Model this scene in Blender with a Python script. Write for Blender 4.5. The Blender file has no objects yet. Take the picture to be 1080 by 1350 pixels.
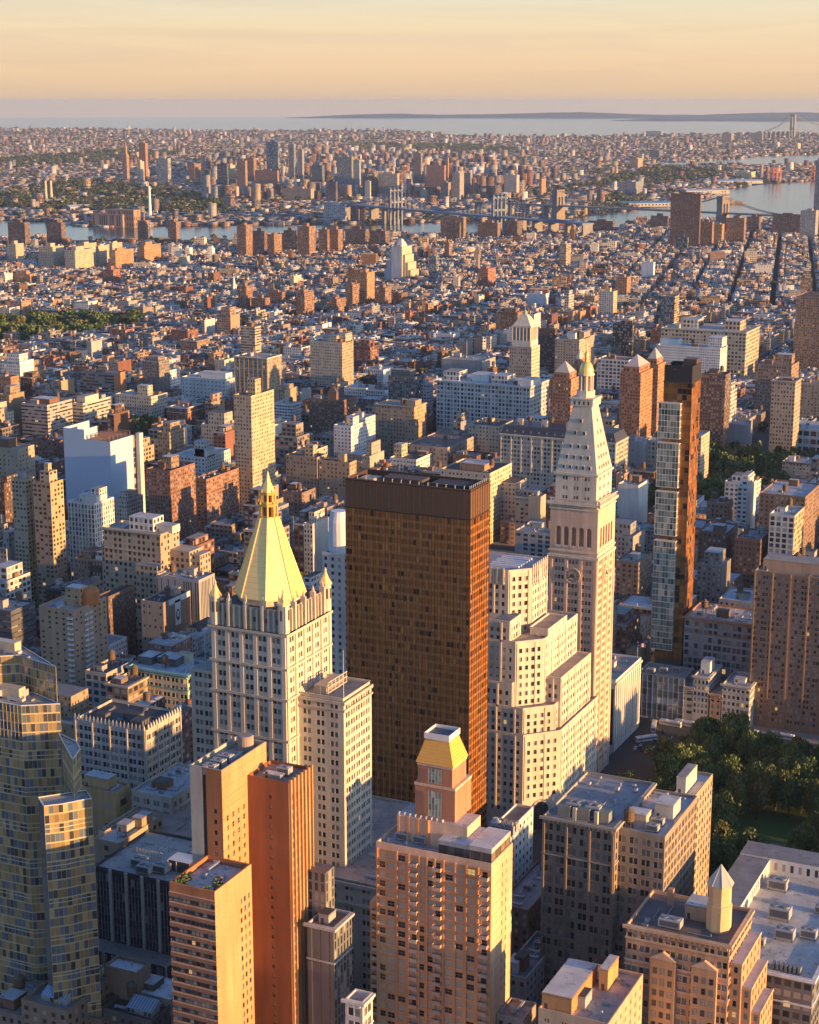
import bpy, math, random
import numpy as np
from math import radians, sin, cos, tan, pi, sqrt, atan2
# ---------------------------------------------------------------- camera, sky, sun, exposure
# World axes: +X runs west along the cross streets, +Y runs downtown along the avenues, metres.
SC = bpy.context.scene
FPX, CX, CY, EYE = 2290.0, 540.0, 675.0, 325.0
PITCH = math.atan((675-133)/FPX); YAW = radians(25.2)
cam_d = bpy.data.cameras.new('camera'); cam = bpy.data.objects.new('camera', cam_d)
SC.collection.objects.link(cam); SC.camera = cam
cam.location = (0, 0, EYE); cam.rotation_euler = (pi/2-PITCH, 0, YAW)
cam_d.sensor_fit = 'HORIZONTAL'; cam_d.sensor_width = 36; cam_d.lens = 36*FPX/1080
cam_d.clip_start = 5; cam_d.clip_end = 90000
HAZE = 1.9e-5
SUN_EL, SUN_AZ = radians(6.0), radians(-3)        # azimuth measured from +X (west) towards +Y (south)
sdir = (cos(SUN_EL)*cos(SUN_AZ), cos(SUN_EL)*sin(SUN_AZ), sin(SUN_EL))
sun_d = bpy.data.lights.new('sun', 'SUN'); sun = bpy.data.objects.new('sun', sun_d)
SC.collection.objects.link(sun); sun_d.energy = 5.0; sun_d.angle = radians(0.5); sun_d.color = (1.0, 0.55, 0.20)
sun.rotation_euler = (pi/2-SUN_EL, 0, SUN_AZ+pi/2)
SC.view_settings.view_transform = 'Standard'; SC.view_settings.look = 'None'
SC.view_settings.exposure = 1.12; SC.view_settings.gamma = 1.0
wd = bpy.data.worlds.new('World'); SC.world = wd; wd.use_nodes = True
nt = wd.node_tree; nt.nodes.clear()
def N(t, k, **kw):
    n = t.nodes.new(k)
    for a, v in kw.items():
        if a == 'inp':
            for i, x in v.items(): n.inputs[i].default_value = x
        else: setattr(n, a, v)
    return n
def mth(t, op, a, b=None, c=None, clamp=False):
    n = t.nodes.new('ShaderNodeMath'); n.operation = op; n.use_clamp = clamp
    for i, v in enumerate((a, b, c)):
        if v is None: continue
        if isinstance(v, (int, float)): n.inputs[i].default_value = v
        else: t.links.new(v, n.inputs[i])
    return n.outputs[0]
def mixc(t, f, a, b, op='MIX'):
    n = t.nodes.new('ShaderNodeMix'); n.data_type = 'RGBA'; n.blend_type = op; n.clamp_factor = True
    for s, v in ((0, f), (6, a), (7, b)):
        if isinstance(v, (int, float)): n.inputs[s].default_value = v
        elif isinstance(v, tuple): n.inputs[s].default_value = v if len(v) == 4 else v+(1,)
        else: t.links.new(v, n.inputs[s])
    return n.outputs[2]
sky = N(nt, 'ShaderNodeTexSky', sky_type='NISHITA', sun_disc=False, sun_elevation=SUN_EL, sun_rotation=atan2(sdir[0], sdir[1]), air_density=1.0, dust_density=1.0, ozone_density=1.0)
skb = N(nt, 'ShaderNodeVectorMath', operation='SCALE'); skb.inputs[3].default_value = 0.86
nt.links.new(sky.outputs[0], skb.inputs[0])
tcw = N(nt, 'ShaderNodeTexCoord'); sxyz = N(nt, 'ShaderNodeSeparateXYZ'); nt.links.new(tcw.outputs['Generated'], sxyz.inputs[0])
zz = sxyz.outputs[2]
ramp = N(nt, 'ShaderNodeValToRGB'); cr = ramp.color_ramp
nt.links.new(mth(nt, 'MULTIPLY', zz, 10.0, clamp=True), ramp.inputs[0])
SKYC = [(0.0, (2.424, 1.838, 1.367)), (0.05, (2.786, 1.966, 1.288)), (0.19, (3.198, 2.273, 1.42)), (0.41, (3.249, 2.605, 1.709)), (0.58, (2.939, 2.732, 2.051)), (0.85, (2.166, 2.503, 2.419)), (1.0, (1.857, 2.349, 2.524))]
while len(cr.elements) < len(SKYC): cr.elements.new(0.5)
for e, (p, c) in zip(cr.elements, SKYC): e.position = p; e.color = c+(1,)
mp = N(nt, 'ShaderNodeMapping'); mp.inputs['Scale'].default_value = (3.0, 3.0, 46); nt.links.new(tcw.outputs['Generated'], mp.inputs[0])
cn = N(nt, 'ShaderNodeTexNoise', inp={'Scale': 1.6, 'Distortion': .8, 'Detail': 6.0, 'Roughness': .6}); nt.links.new(mp.outputs[0], cn.inputs['Vector'])
cl = mth(nt, 'MULTIPLY', mth(nt, 'SUBTRACT', cn.outputs[0], .43, clamp=True), 3.0, clamp=True)
low = mixc(nt, mth(nt, 'MULTIPLY', cl, .4), ramp.outputs[0], (.44*5.6, .325*5.6, .245*5.6))
hi = mth(nt, 'MULTIPLY', mth(nt, 'SUBTRACT', zz, .055, clamp=True), 14.0, clamp=True)
skt = mixc(nt, 1.0, skb.outputs[0], (.70, .98, 1.62), 'MULTIPLY')
bgc = mixc(nt, hi, low, skt)
bgn = N(nt, 'ShaderNodeBackground'); nt.links.new(bgc, bgn.inputs[0]); bgn.inputs[1].default_value = 0.13
wo = N(nt, 'ShaderNodeOutputWorld'); nt.links.new(bgn.outputs[0], wo.inputs[0])
SC.cycles.max_bounces = 5; SC.cycles.diffuse_bounces = 3; SC.cycles.glossy_bounces = 2; SC.cycles.volume_bounces = 1
SC.cycles.use_denoising = True
# ---------------------------------------------------------------- where a thing seen in the photograph stands
sp, cp, sy, cy = sin(PITCH), cos(PITCH), sin(YAW), cos(YAW)
def at(px, py, z=0.0):
    a = (px-CX)/FPX; b = (CY-py)/FPX
    d = (a*cy-sy*cp-b*sy*sp, a*sy+cy*cp+b*cy*sp, -sp+b*cp); t = (z-EYE)/d[2]
    return d[0]*t, d[1]*t
def proj(x, y, z):
    z = z-EYE; r = x*cy+y*sy; f = -sy*x+cy*y; d = f*cp-z*sp; u = f*sp+z*cp
    return CX+FPX*r/d, CY-FPX*u/d
def bis(f, lo, hi, t):
    for _ in range(50):
        m = (lo+hi)/2
        if f(m) > t: hi = m
        else: lo = m
    return (lo+hi)/2
def foot(xl, xc, yc, xr, h):       # north-west corner X, Y, width east, depth south of a block of height h
    X, Y = at(xc, yc, h)
    return X, Y, X-bis(lambda q: proj(q, Y, h)[0], X-400, X, xl), bis(lambda q: proj(X, q, h)[0], Y, Y+500, xr)-Y
# ---------------------------------------------------------------- materials
def newmat(name):
    m = bpy.data.materials.new(name); m.use_nodes = True; m.node_tree.nodes.clear(); t = m.node_tree
    o = N(t, 'ShaderNodeOutputMaterial'); p = N(t, 'ShaderNodeBsdfPrincipled'); t.links.new(p.outputs[0], o.inputs[0])
    return m, t, p
def attr(t, n): return N(t, 'ShaderNodeAttribute', attribute_name=n)
def noise(t, scale, detail=3.0, vec=None, rough=.55):
    n = N(t, 'ShaderNodeTexNoise', inp={'Scale': scale, 'Detail': detail, 'Roughness': rough})
    if vec is not None: t.links.new(vec, n.inputs['Vector'])
    return n.outputs[0]
def geo_pos(t): return N(t, 'ShaderNodeNewGeometry').outputs['Position']
def glass_look(t, r):              # colour, roughness and glow of a pane from one random number
    dark = mixc(t, mth(t, 'MULTIPLY', r, 1.0), (.02, .024, .032), (.10, .10, .10))
    c = mixc(t, mth(t, 'GREATER_THAN', r, .66), dark, (.34, .31, .27))
    return c, mth(t, 'LESS_THAN', r, .006)
def wall_mat(name, rough=.85, brick=True):
    m, t, p = newmat(name)
    col = attr(t, 'col').outputs[0]; wa = attr(t, 'win'); ws = N(t, 'ShaderNodeSeparateXYZ'); t.links.new(wa.outputs[1], ws.inputs[0])
    uv = N(t, 'ShaderNodeUVMap', uv_map='UVMap').outputs[0]; us = N(t, 'ShaderNodeSeparateXYZ'); t.links.new(uv, us.inputs[0])
    fr = lambda s: mth(t, 'ABSOLUTE', mth(t, 'SUBTRACT', mth(t, 'FRACT', s), .5))
    mk = mth(t, 'MULTIPLY', mth(t, 'LESS_THAN', mth(t, 'MULTIPLY', fr(us.outputs[0]), 2.0), ws.outputs[0]), mth(t, 'LESS_THAN', mth(t, 'MULTIPLY', fr(us.outputs[1]), 2.0), ws.outputs[1]))
    cb = N(t, 'ShaderNodeCombineXYZ')
    for i in (0, 1): t.links.new(mth(t, 'FLOOR', us.outputs[i]), cb.inputs[i])
    t.links.new(ws.outputs[2], cb.inputs[2])
    wn = N(t, 'ShaderNodeTexWhiteNoise', noise_dimensions='3D'); t.links.new(cb.outputs[0], wn.inputs['Vector'])
    gc, lit = glass_look(t, wn.outputs[0])
    pos = geo_pos(t)
    st = N(t, 'ShaderNodeMapping'); st.inputs['Scale'].default_value = (.35, .35, .03); t.links.new(pos, st.inputs[0])
    n1 = noise(t, 1.0, 4.0, st.outputs[0]); n2 = noise(t, .045, 3.0, pos); n3 = noise(t, 2.3, 2.0, pos)
    k = mth(t, 'ADD', mth(t, 'ADD', mth(t, 'MULTIPLY', n1, .75), mth(t, 'MULTIPLY', n2, .5)), mth(t, 'ADD', mth(t, 'MULTIPLY', n3, .4), .17))
    kk = N(t, 'ShaderNodeVectorMath', operation='SCALE'); t.links.new(col, kk.inputs[0]); t.links.new(k, kk.inputs[3])
    t.links.new(mixc(t, mk, kk.outputs[0], gc), p.inputs['Base Color'])
    t.links.new(mth(t, 'SUBTRACT', rough, mth(t, 'MULTIPLY', mk, rough-.12)), p.inputs['Roughness'])
    p.inputs['Specular IOR Level'].default_value = .4
    p.inputs['Emission Color'].default_value = (1, .6, .25, 1); t.links.new(mth(t, 'MULTIPLY', mth(t, 'MULTIPLY', mk, lit), .3), p.inputs['Emission Strength'])
    bp = N(t, 'ShaderNodeBump', inp={'Strength': .35, 'Distance': .3}); t.links.new(mth(t, 'SUBTRACT', mth(t, 'MULTIPLY', n3, .3), mk), bp.inputs['Height']); t.links.new(bp.outputs[0], p.inputs['Normal'])
    return m
def roof_mat():
    m, t, p = newmat('roofing'); col = attr(t, 'col').outputs[0]; pos = geo_pos(t)
    n1 = noise(t, .13, 5.0, pos, .7); n2 = noise(t, 1.4, 3.0, pos)
    vo = N(t, 'ShaderNodeTexVoronoi', inp={'Scale': .12}); t.links.new(pos, vo.inputs['Vector'])
    k = mth(t, 'ADD', mth(t, 'ADD', mth(t, 'MULTIPLY', n1, 1.05), mth(t, 'MULTIPLY', n2, .35)), .2)
    kk = N(t, 'ShaderNodeVectorMath', operation='SCALE'); t.links.new(col, kk.inputs[0]); t.links.new(k, kk.inputs[3])
    c = mixc(t, mth(t, 'MULTIPLY', mth(t, 'GREATER_THAN', noise(t, .31, 4.0, pos, .75), .60), .55), kk.outputs[0], (.10, .095, .09))
    t.links.new(c, p.inputs['Base Color']); p.inputs['Roughness'].default_value = .8
    return m
def pane_mat(name='window_glass', light=0):
    m, t, p = newmat(name); wa = attr(t, 'win'); ws = N(t, 'ShaderNodeSeparateXYZ'); t.links.new(wa.outputs[1], ws.inputs[0])
    oi = N(t, 'ShaderNodeObjectInfo'); r = mth(t, 'FRACT', mth(t, 'ADD', oi.outputs['Random'], ws.outputs[2]))
    c, lit = glass_look(t, r)
    if light: c = mixc(t, mth(t, 'GREATER_THAN', r, .34), c, mixc(t, mth(t, 'FRACT', mth(t, 'MULTIPLY', r, 7.0)), (.56, .38, .26), (.46, .44, .36)))
    else: c = mixc(t, mth(t, 'GREATER_THAN', mth(t, 'FRACT', mth(t, 'MULTIPLY', r, 13.0)), .72), c, (.20, .20, .20))
    t.links.new(c, p.inputs['Base Color']); p.inputs['Roughness'].default_value = .07
    p.inputs['Emission Color'].default_value = (1, .58, .22, 1); t.links.new(mth(t, 'MULTIPLY', lit, .3), p.inputs['Emission Strength'])
    bp = N(t, 'ShaderNodeBump', inp={'Strength': .05, 'Distance': .2}); t.links.new(noise(t, .5, 2.0, geo_pos(t)), bp.inputs['Height']); t.links.new(bp.outputs[0], p.inputs['Normal'])
    return m
def tint_glass(name, metal, rough, wob=.06, var=1.0):   # coated curtain-wall glass: colour per pane from the mesh, varied pane by pane
    m, t, p = newmat(name); col = attr(t, 'col').outputs[0]; wa = attr(t, 'win'); ws = N(t, 'ShaderNodeSeparateXYZ'); t.links.new(wa.outputs[1], ws.inputs[0])
    k = mth(t, 'ADD', 1-var*.55, mth(t, 'MULTIPLY', ws.outputs[2], var))
    kk = N(t, 'ShaderNodeVectorMath', operation='SCALE'); t.links.new(col, kk.inputs[0]); t.links.new(k, kk.inputs[3])
    t.links.new(kk.outputs[0], p.inputs['Base Color']); p.inputs['Metallic'].default_value = metal; p.inputs['Roughness'].default_value = rough
    bp = N(t, 'ShaderNodeBump', inp={'Strength': wob, 'Distance': .4}); t.links.new(noise(t, .35, 2.0, geo_pos(t)), bp.inputs['Height']); t.links.new(bp.outputs[0], p.inputs['Normal'])
    return m
def plain(name, rough=.6, metal=0.0, var=.3, sc=.6, spec=.4):
    m, t, p = newmat(name); col = attr(t, 'col').outputs[0]; k = mth(t, 'ADD', 1-var/2, mth(t, 'MULTIPLY', noise(t, sc, 4.0, geo_pos(t)), var))
    kk = N(t, 'ShaderNodeVectorMath', operation='SCALE'); t.links.new(col, kk.inputs[0]); t.links.new(k, kk.inputs[3])
    t.links.new(kk.outputs[0], p.inputs['Base Color']); p.inputs['Roughness'].default_value = rough; p.inputs['Metallic'].default_value = metal
    p.inputs['Specular IOR Level'].default_value = spec
    return m
def leaf_mat():
    m, t, p = newmat('foliage'); oi = N(t, 'ShaderNodeObjectInfo'); col = attr(t, 'col').outputs[0]
    r = N(t, 'ShaderNodeValToRGB'); e = r.color_ramp.elements; e[0].color = (.068, .115, .034, 1); e[1].color = (.16, .11, .03, 1); e[1].position = 1
    x = e.new(.55); x.color = (.095, .145, .04, 1); x = e.new(.90); x.color = (.105, .11, .03, 1)
    wn = mth(t, 'FRACT', mth(t, 'ADD', oi.outputs['Random'], 0.0)); t.links.new(wn, r.inputs[0])
    t.links.new(mixc(t, 1.0, r.outputs[0], col, 'MULTIPLY'), p.inputs['Base Color']); p.inputs['Roughness'].default_value = .6
    p.inputs['Subsurface Weight'].default_value = 0.0
    return m
M_WALL = wall_mat('masonry'); M_ROOF = roof_mat(); M_PANE = pane_mat(); M_PANE2 = pane_mat('curtained_glass', 1); M_METAL = plain('painted_metal', .5, .0, .25); M_GOLD = plain('gold_leaf', .36, .4, .25, .5, .6)
M_BRONZE = tint_glass('bronze_glass', .2, .13, .16, .35); M_MIRROR = tint_glass('blue_grey_glass', .3, .12, .1, .45); M_CLEAR = tint_glass('pale_green_glass', .3, .12)
M_LEAF = leaf_mat(); M_BARK = plain('bark', .9, 0, .5, 3.0); M_PAINT = plain('vehicle_paint', .3, 0, .1); M_NET = plain('white_netting', .9, 0, .12, .8, .1)
WALL, ROOF, PANE, METAL, GOLD, BRONZE, MIRROR, CLEAR, LEAF, BARK, PAINT, NET = MATS = [M_WALL, M_ROOF, M_PANE, M_METAL, M_GOLD, M_BRONZE, M_MIRROR, M_CLEAR, M_LEAF, M_BARK, M_PAINT, M_NET]
# ---------------------------------------------------------------- mesh building
RN = random.Random(11)
COLL = SC.collection
def finish(name, verts, faces, uv, col, win, midx, mats, parent=None, loc=(0, 0, 0)):
    me = bpy.data.meshes.new(name); me.from_pydata(verts, [], faces)
    ul = me.uv_layers.new(name='UVMap'); ul.data.foreach_set('uv', np.asarray(uv, dtype=np.float32).ravel())
    a = me.attributes.new('col', 'FLOAT_COLOR', 'FACE'); c = np.ones((len(faces), 4), np.float32); c[:, :3] = col; a.data.foreach_set('color', c.ravel())
    a = me.attributes.new('win', 'FLOAT_VECTOR', 'FACE'); a.data.foreach_set('vector', np.asarray(win, np.float32).ravel())
    for m in mats: me.materials.append(m)
    me.polygons.foreach_set('material_index', np.asarray(midx, np.int32)); me.update()
    o = bpy.data.objects.new(name, me); COLL.objects.link(o); o.location = loc
    if parent: o.parent = parent
    return o
class MB:
    def __init__(s): s.v = []; s.f = []; s.uv = []; s.c = []; s.w = []; s.m = []
    def quad(s, a, b, c, d, col, m=M_WALL, win=(0, 0, 0), uv=None):
        n = len(s.v); s.v += [a, b, c, d]; s.f.append((n, n+1, n+2, n+3)); s.c.append(col); s.w.append(win); s.m.append(m)
        nu, nv = uv or (1, 1); s.uv += [(0, 0), (nu, 0), (nu, nv), (0, nv)]
    def poly(s, pts, col, m=M_WALL):
        n = len(s.v); s.v += pts; s.f.append(tuple(range(n, n+len(pts)))); s.c.append(col); s.w.append((0, 0, 0)); s.m.append(m); s.uv += [(p[0], p[1]) for p in pts]
    def side(s, x0, y0, x1, y1, z0, z1, col, st=None, m=M_WALL):   # wall left to right as seen from outside; st = bay, floor, window width and height fractions
        L = sqrt((x1-x0)**2+(y1-y0)**2)
        if L < .01 or z1-z0 < .01: return
        win, uv = (0, 0, 0), (1, 1)
        if st: uv = (max(1, round(L/st[0])), max(1, round((z1-z0)/st[1]))); win = (st[2], st[3], RN.random()*50)
        s.quad((x0, y0, z0), (x1, y1, z0), (x1, y1, z1), (x0, y0, z1), col, m, win, uv)
    def box(s, x0, x1, y0, y1, z0, z1, col, m=M_WALL, st=None, top=None, tm=None, bot=False, stw=None):
        stw = st if stw is None else stw
        s.side(x0, y0, x1, y0, z0, z1, col, st, m); s.side(x1, y0, x1, y1, z0, z1, col, stw or None, m); s.side(x1, y1, x0, y1, z0, z1, col, st, m); s.side(x0, y1, x0, y0, z0, z1, col, stw or None, m)
        s.quad((x0, y0, z1), (x1, y0, z1), (x1, y1, z1), (x0, y1, z1), top or col, tm or m)
        if bot: s.quad((x0, y1, z0), (x1, y1, z0), (x1, y0, z0), (x0, y0, z0), col, m)
    def loft(s, rings, col, m=M_WALL, cap=True, st=None):           # stacked horizontal polygons, counter-clockwise from above
        for A, B in zip(rings, rings[1:]):
            n = len(A)
            for i in range(n):
                a, b, c, d = A[i], A[(i+1) % n], B[(i+1) % n], B[i]
                L = math.dist(a, b); H = math.dist(a, d)
                if st: s.quad(a, b, c, d, col, m, (st[2], st[3], RN.random()*50), (max(1, round(L/st[0])), max(1, round(H/st[1]))))
                else: s.quad(a, b, c, d, col, m)
        if cap: s.poly(list(rings[-1]), col, m)
    def tube(s, a, b, r, col, m=M_METAL, n=5, r2=None):
        a = np.array(a, float); b = np.array(b, float); d = b-a; d /= np.linalg.norm(d); u = np.cross(d, (0, 0, 1) if abs(d[2]) < .9 else (1, 0, 0)); u /= np.linalg.norm(u); w = np.cross(d, u); r2 = r if r2 is None else r2
        P = [[tuple(q+(u*cos(2*pi*k/n)+w*sin(2*pi*k/n))*rr) for k in range(n)] for q, rr in ((a, r), (b, r2))]
        for k in range(n): s.quad(P[0][k], P[0][(k+1) % n], P[1][(k+1) % n], P[1][k], col, m)
    def build(s, name, parent=None, loc=(0, 0, 0)):
        if not s.f: return None
        used = list(dict.fromkeys(s.m)); ix = {m: i for i, m in enumerate(used)}
        return finish(name, s.v, s.f, s.uv, s.c, s.w, [ix[m] for m in s.m], used, parent, loc)
def ring(cx, cy_, r, z, n=8, a0=pi/8, sx=1, sy_=1): return [(cx+r*sx*cos(a0+2*pi*k/n), cy_+r*sy_*sin(a0+2*pi*k/n), z) for k in range(n)]
def rect(x0, x1, y0, y1, z): return [(x0, y0, z), (x1, y0, z), (x1, y1, z), (x0, y1, z)]
USED_LABELS = set()
def tag(o, label=None, cat=None, group=None, kind=None):
    if label: o['label'] = label; USED_LABELS.add(label)
    if cat: o['category'] = cat
    if group: o['group'] = group
    if kind: o['kind'] = kind
    return o
def thing(name, label, cat, loc, group=None):
    o = bpy.data.objects.new(name, None); COLL.objects.link(o); o.location = loc; o.empty_display_size = 3
    return tag(o, label, cat, group)
def child(o, mesh_of, loc):        # another copy of a part under the thing o
    c = bpy.data.objects.new(mesh_of.name.split('.')[0], mesh_of.data if hasattr(mesh_of, 'data') else mesh_of); COLL.objects.link(c); c.parent = o; c.location = loc
    return c
# colours (linear base colours of the materials themselves)
LIME = (.52, .46, .38); CREAM = (.60, .54, .44); WHITE = (.72, .70, .66); TAN = (.42, .31, .19); BUFF = (.50, .38, .25); RED = (.26, .115, .075); BROWN = (.19, .105, .065); DKBRN = (.11, .065, .045); GREY = (.34, .33, .32); DKGREY = (.12, .12, .125); ORANGE = (.42, .185, .07); PINK = (.50, .29, .19); BLACK = (.03, .03, .032)
SILVER = (.42, .43, .45); TAR = (.06, .06, .062); PALE = (.55, .54, .52); GRAV = (.30, .28, .26)
# shared roof pieces
def me_tank():
    b = MB(); wood = (.16, .095, .05)
    for k in range(4):
        a = pi/4+k*pi/2; b.tube((1.3*cos(a), 1.3*sin(a), 0), (1.3*cos(a), 1.3*sin(a), 3.2), .14, (.07, .06, .055), n=4)
    b.loft([ring(0, 0, 1.9, 3, 14), ring(0, 0, 1.75, 6.6, 14)], wood, M_BARK, False); b.loft([ring(0, 0, 2.05, 6.55, 14), ring(0, 0, .1, 8.2, 14)], (.12, .1, .085), M_BARK)
    for z in (3.6, 4.5, 5.4, 6.2): b.loft([ring(0, 0, 1.93, z, 14), ring(0, 0, 1.93, z+.12, 14)], (.05, .05, .05), M_METAL, False)
    return b
def me_fan():
    b = MB(); g = (.36, .37, .38); b.box(-2.2, 2.2, -1.5, 1.5, .5, 2.7, g, M_METAL, bot=True)
    for x in (-1.1, 1.1): b.loft([ring(x, 0, .85, 2.7, 12), ring(x, 0, .85, 3.1, 12)], (.22, .22, .23), M_METAL); b.loft([ring(x, 0, .66, 3.104, 12), ring(x, 0, .1, 2.95, 12)], (.04, .04, .04), M_METAL)
    for x in (-2, 2):
        for y in (-1.3, 1.3): b.box(x-.12, x+.12, y-.12, y+.12, 0, .5, (.1, .1, .1), M_METAL)
    b.quad((-1.9, -1.503, .8), (1.9, -1.503, .8), (1.9, -1.503, 2.4), (-1.9, -1.503, 2.4), (.12, .12, .13), M_METAL)
    return b
def me_vent():
    b = MB(); b.loft([ring(0, 0, .3, 0, 8), ring(0, 0, .3, 1.3, 8)], (.4, .4, .4), M_METAL); b.loft([ring(0, 0, .55, 1.3, 8), ring(0, 0, .1, 1.75, 8)], (.36, .36, .37), M_METAL)
    return b
def me_duct():
    b = MB(); g = (.42, .43, .44); b.box(-3.2, 3.2, -.45, .45, .35, 1.15, g, M_METAL, bot=True); b.box(-3.2, -2.3, -.45, .45, 0, .35, g, M_METAL); b.box(2.3, 3.2, -.45, 1.6, .3, 1.2, g, M_METAL); b.box(-.3, .3, -.4, .4, 0, .35, (.1, .1, .1), M_METAL)
    return b
def me_hatch():
    b = MB(); b.box(-1.3, 1.3, -.9, .9, 0, .7, (.25, .24, .23), M_METAL); b.quad((-1.4, -1, .72), (1.4, -1, .72), (1.4, 0, 1.25), (-1.4, 0, 1.25), (.16, .2, .24), M_CLEAR, (0, 0, .5)); b.quad((-1.4, 0, 1.25), (1.4, 0, 1.25), (1.4, 1, .72), (-1.4, 1, .72), (.16, .2, .24), M_CLEAR, (0, 0, .5))
    return b
DUCT = me_duct().build('roof_duct'); HATCH = me_hatch().build('skylight')
TANK = me_tank().build('water_tank'); FAN = me_fan().build('cooling_unit'); VENT = me_vent().build('roof_vent')
for o in (TANK, FAN, VENT, DUCT, HATCH): COLL.objects.unlink(o)
def parapet(mw, mr, x0, x1, y0, y1, z, col, roofcol, ph=1.0, t=.45):   # rim and deck of a flat roof whose walls stop at z
    zi = z-ph
    for A, B in (((x0, y0), (x1, y0)), ((x1, y0), (x1, y1)), ((x1, y1), (x0, y1)), ((x0, y1), (x0, y0))):
        f = lambda p: (p[0]+(t if p[0] == x0 else -t), p[1]+(t if p[1] == y0 else -t))
        a, b = f(A), f(B)
        mw.quad((A[0], A[1], z), (B[0], B[1], z), (b[0], b[1], z), (a[0], a[1], z), col)
        mw.quad((b[0], b[1], zi), (a[0], a[1], zi), (a[0], a[1], z), (b[0], b[1], z), col)
    mr.quad((x0+t, y0+t, zi), (x1-t, y0+t, zi), (x1-t, y1-t, zi), (x0+t, y1-t, zi), roofcol, M_ROOF)
def bulkhead(T, x0, x1, y0, y1, z0, h, col, top=PALE, st=None, name='bulkhead'):
    b = MB(); b.box(x0, x1, y0, y1, z0, z0+h, col, st=st, top=top, tm=M_ROOF)
    b.box(x0-.15, x1+.15, y0-.15, y1+.15, z0+h-.5, z0+h-.2, tuple(c*.8 for c in col), bot=True)
    if not st: b.quad((x0+.8, y0-.01, z0+.05), (x0+1.8, y0-.01, z0+.05), (x0+1.8, y0-.01, z0+2.2), (x0+.8, y0-.01, z0+2.2), (.09, .07, .06), M_METAL)
    return b.build(name, T)
def roof_kit(T, x0, x1, y0, y1, z, col, rng, n=3, tank=True):
    W, D = x1-x0, y1-y0; k = []
    def spot(w, d):
        for _ in range(12):
            x = rng.uniform(x0+1.2, max(x0+1.3, x1-w-1.2)); y = rng.uniform(y0+1.2, max(y0+1.3, y1-d-1.2))
            if all(x+w < a or x > b or y+d < c or y > e for a, b, c, e in k): k.append((x, x+w, y, y+d)); return x, y
    if W > 7 and D > 7:
        w, d = min(W*.45, rng.uniform(4, 9)), min(D*.45, rng.uniform(4, 8)); p = spot(w, d)
        if p: bulkhead(T, p[0], p[0]+w, p[1], p[1]+d, z, rng.uniform(2.8, 5.5), rng.choice([col, tuple(c*.75 for c in col), GREY, BROWN]), rng.choice([PALE, SILVER, GRAV, TAR]))
        if tank:
            p = spot(4.2, 4.2)
            if p: child(T, TANK, (p[0]+2.1, p[1]+2.1, z))
        for _ in range(n*2):
            p = spot(4.6, 3.2)
            if p:
                q = child(T, rng.choice([FAN, VENT, VENT, DUCT, HATCH, DUCT]), (p[0]+2.3, p[1]+1.6, z)); q.scale = (.7, .7, .8)
# ---------------------------------------------------------------- facades with set-back windows
def cols(L, n, ww, group=1, gap=.35, m=0.0):
    bw = (L-2*m)/n; tot = group*ww+(group-1)*gap
    return [(m+bw*(i+.5)-tot/2+ww/2+g*(ww+gap), ww) for i in range(n) for g in range(group)]
def facade(mb, wins, x0, y0, x1, y1, z0, z1, cs, nf, wh, col, rec=.4, sf=.45, skip=None, sill=None):
    L = sqrt((x1-x0)**2+(y1-y0)**2); ux, uy = (x1-x0)/L, (y1-y0)/L; nx, ny = uy, -ux; fh = (z1-z0)/nf
    P = lambda u, z, d=0.0: (x0+ux*u-nx*d, y0+uy*u-ny*d, z)
    Q = lambda u0, u1, a, b: u1-u0 > .004 and b-a > .004 and mb.quad(P(u0, a), P(u1, a), P(u1, b), P(u0, b), col)
    zp = z0
    for k in range(nf):
        a = z0+k*fh+(fh-wh)*sf; b = a+wh; Q(0, L, zp, a); zp = b; up = 0.0
        for i, (c, w) in enumerate(cs):
            if skip and skip(i, k): continue
            l, r = c-w/2, c+w/2; Q(up, l, a, b); up = r
            mb.quad(P(l, a), P(l, a, rec), P(l, b, rec), P(l, b), col); mb.quad(P(r, a, rec), P(r, a), P(r, b), P(r, b, rec), col)
            mb.quad(P(l, a), P(r, a), P(r, a, rec), P(l, a, rec), col); mb.quad(P(l, b, rec), P(r, b, rec), P(r, b), P(l, b), col)
            if sill:
                mb.quad(P(l-.15, a-.25, -.12), P(r+.15, a-.25, -.12), P(r+.15, a, -.12), P(l-.15, a, -.12), sill); mb.quad(P(l-.15, a, -.12), P(r+.15, a, -.12), P(r+.15, a, 0), P(l-.15, a, 0), sill)
            wins.append((P(c, (a+b)/2, rec-.02), (nx, ny), w, wh))
        Q(up, L, a, b)
    Q(0, L, zp, z1)
PANES = {}
def pane_into(b, w, h, P, z, seed, fc=(.10, .09, .08), gm=None):
    l, r, t, d = -w/2, w/2, h/2, -h/2
    b.quad(P(l, d, 0), P(r, d, 0), P(r, t, 0), P(l, t, 0), (.05, .05, .06), gm or M_PANE, (0, 0, seed))
    for u0, u1, z0, z1 in ((l, l+.09, d, t), (r-.09, r, d, t), (l+.09, r-.09, d, d+.09), (l+.09, r-.09, t-.09, t), (l+.09, r-.09, -.05, .05)) if z else ((l, r, -.05, .05),):
        b.quad(P(u0, z0, .05), P(u1, z0, .05), P(u1, z1, .05), P(u0, z1, .05), fc, M_METAL)
    if w > 2.2:
        for q in range(1, int(w/1.1)): b.quad(P(l+q*w/int(w/1.1)-.04, d+.09, .053), P(l+q*w/int(w/1.1)+.04, d+.09, .053), P(l+q*w/int(w/1.1)+.04, t-.09, .053), P(l+q*w/int(w/1.1)-.04, t-.09, .053), fc, M_METAL)
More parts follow.
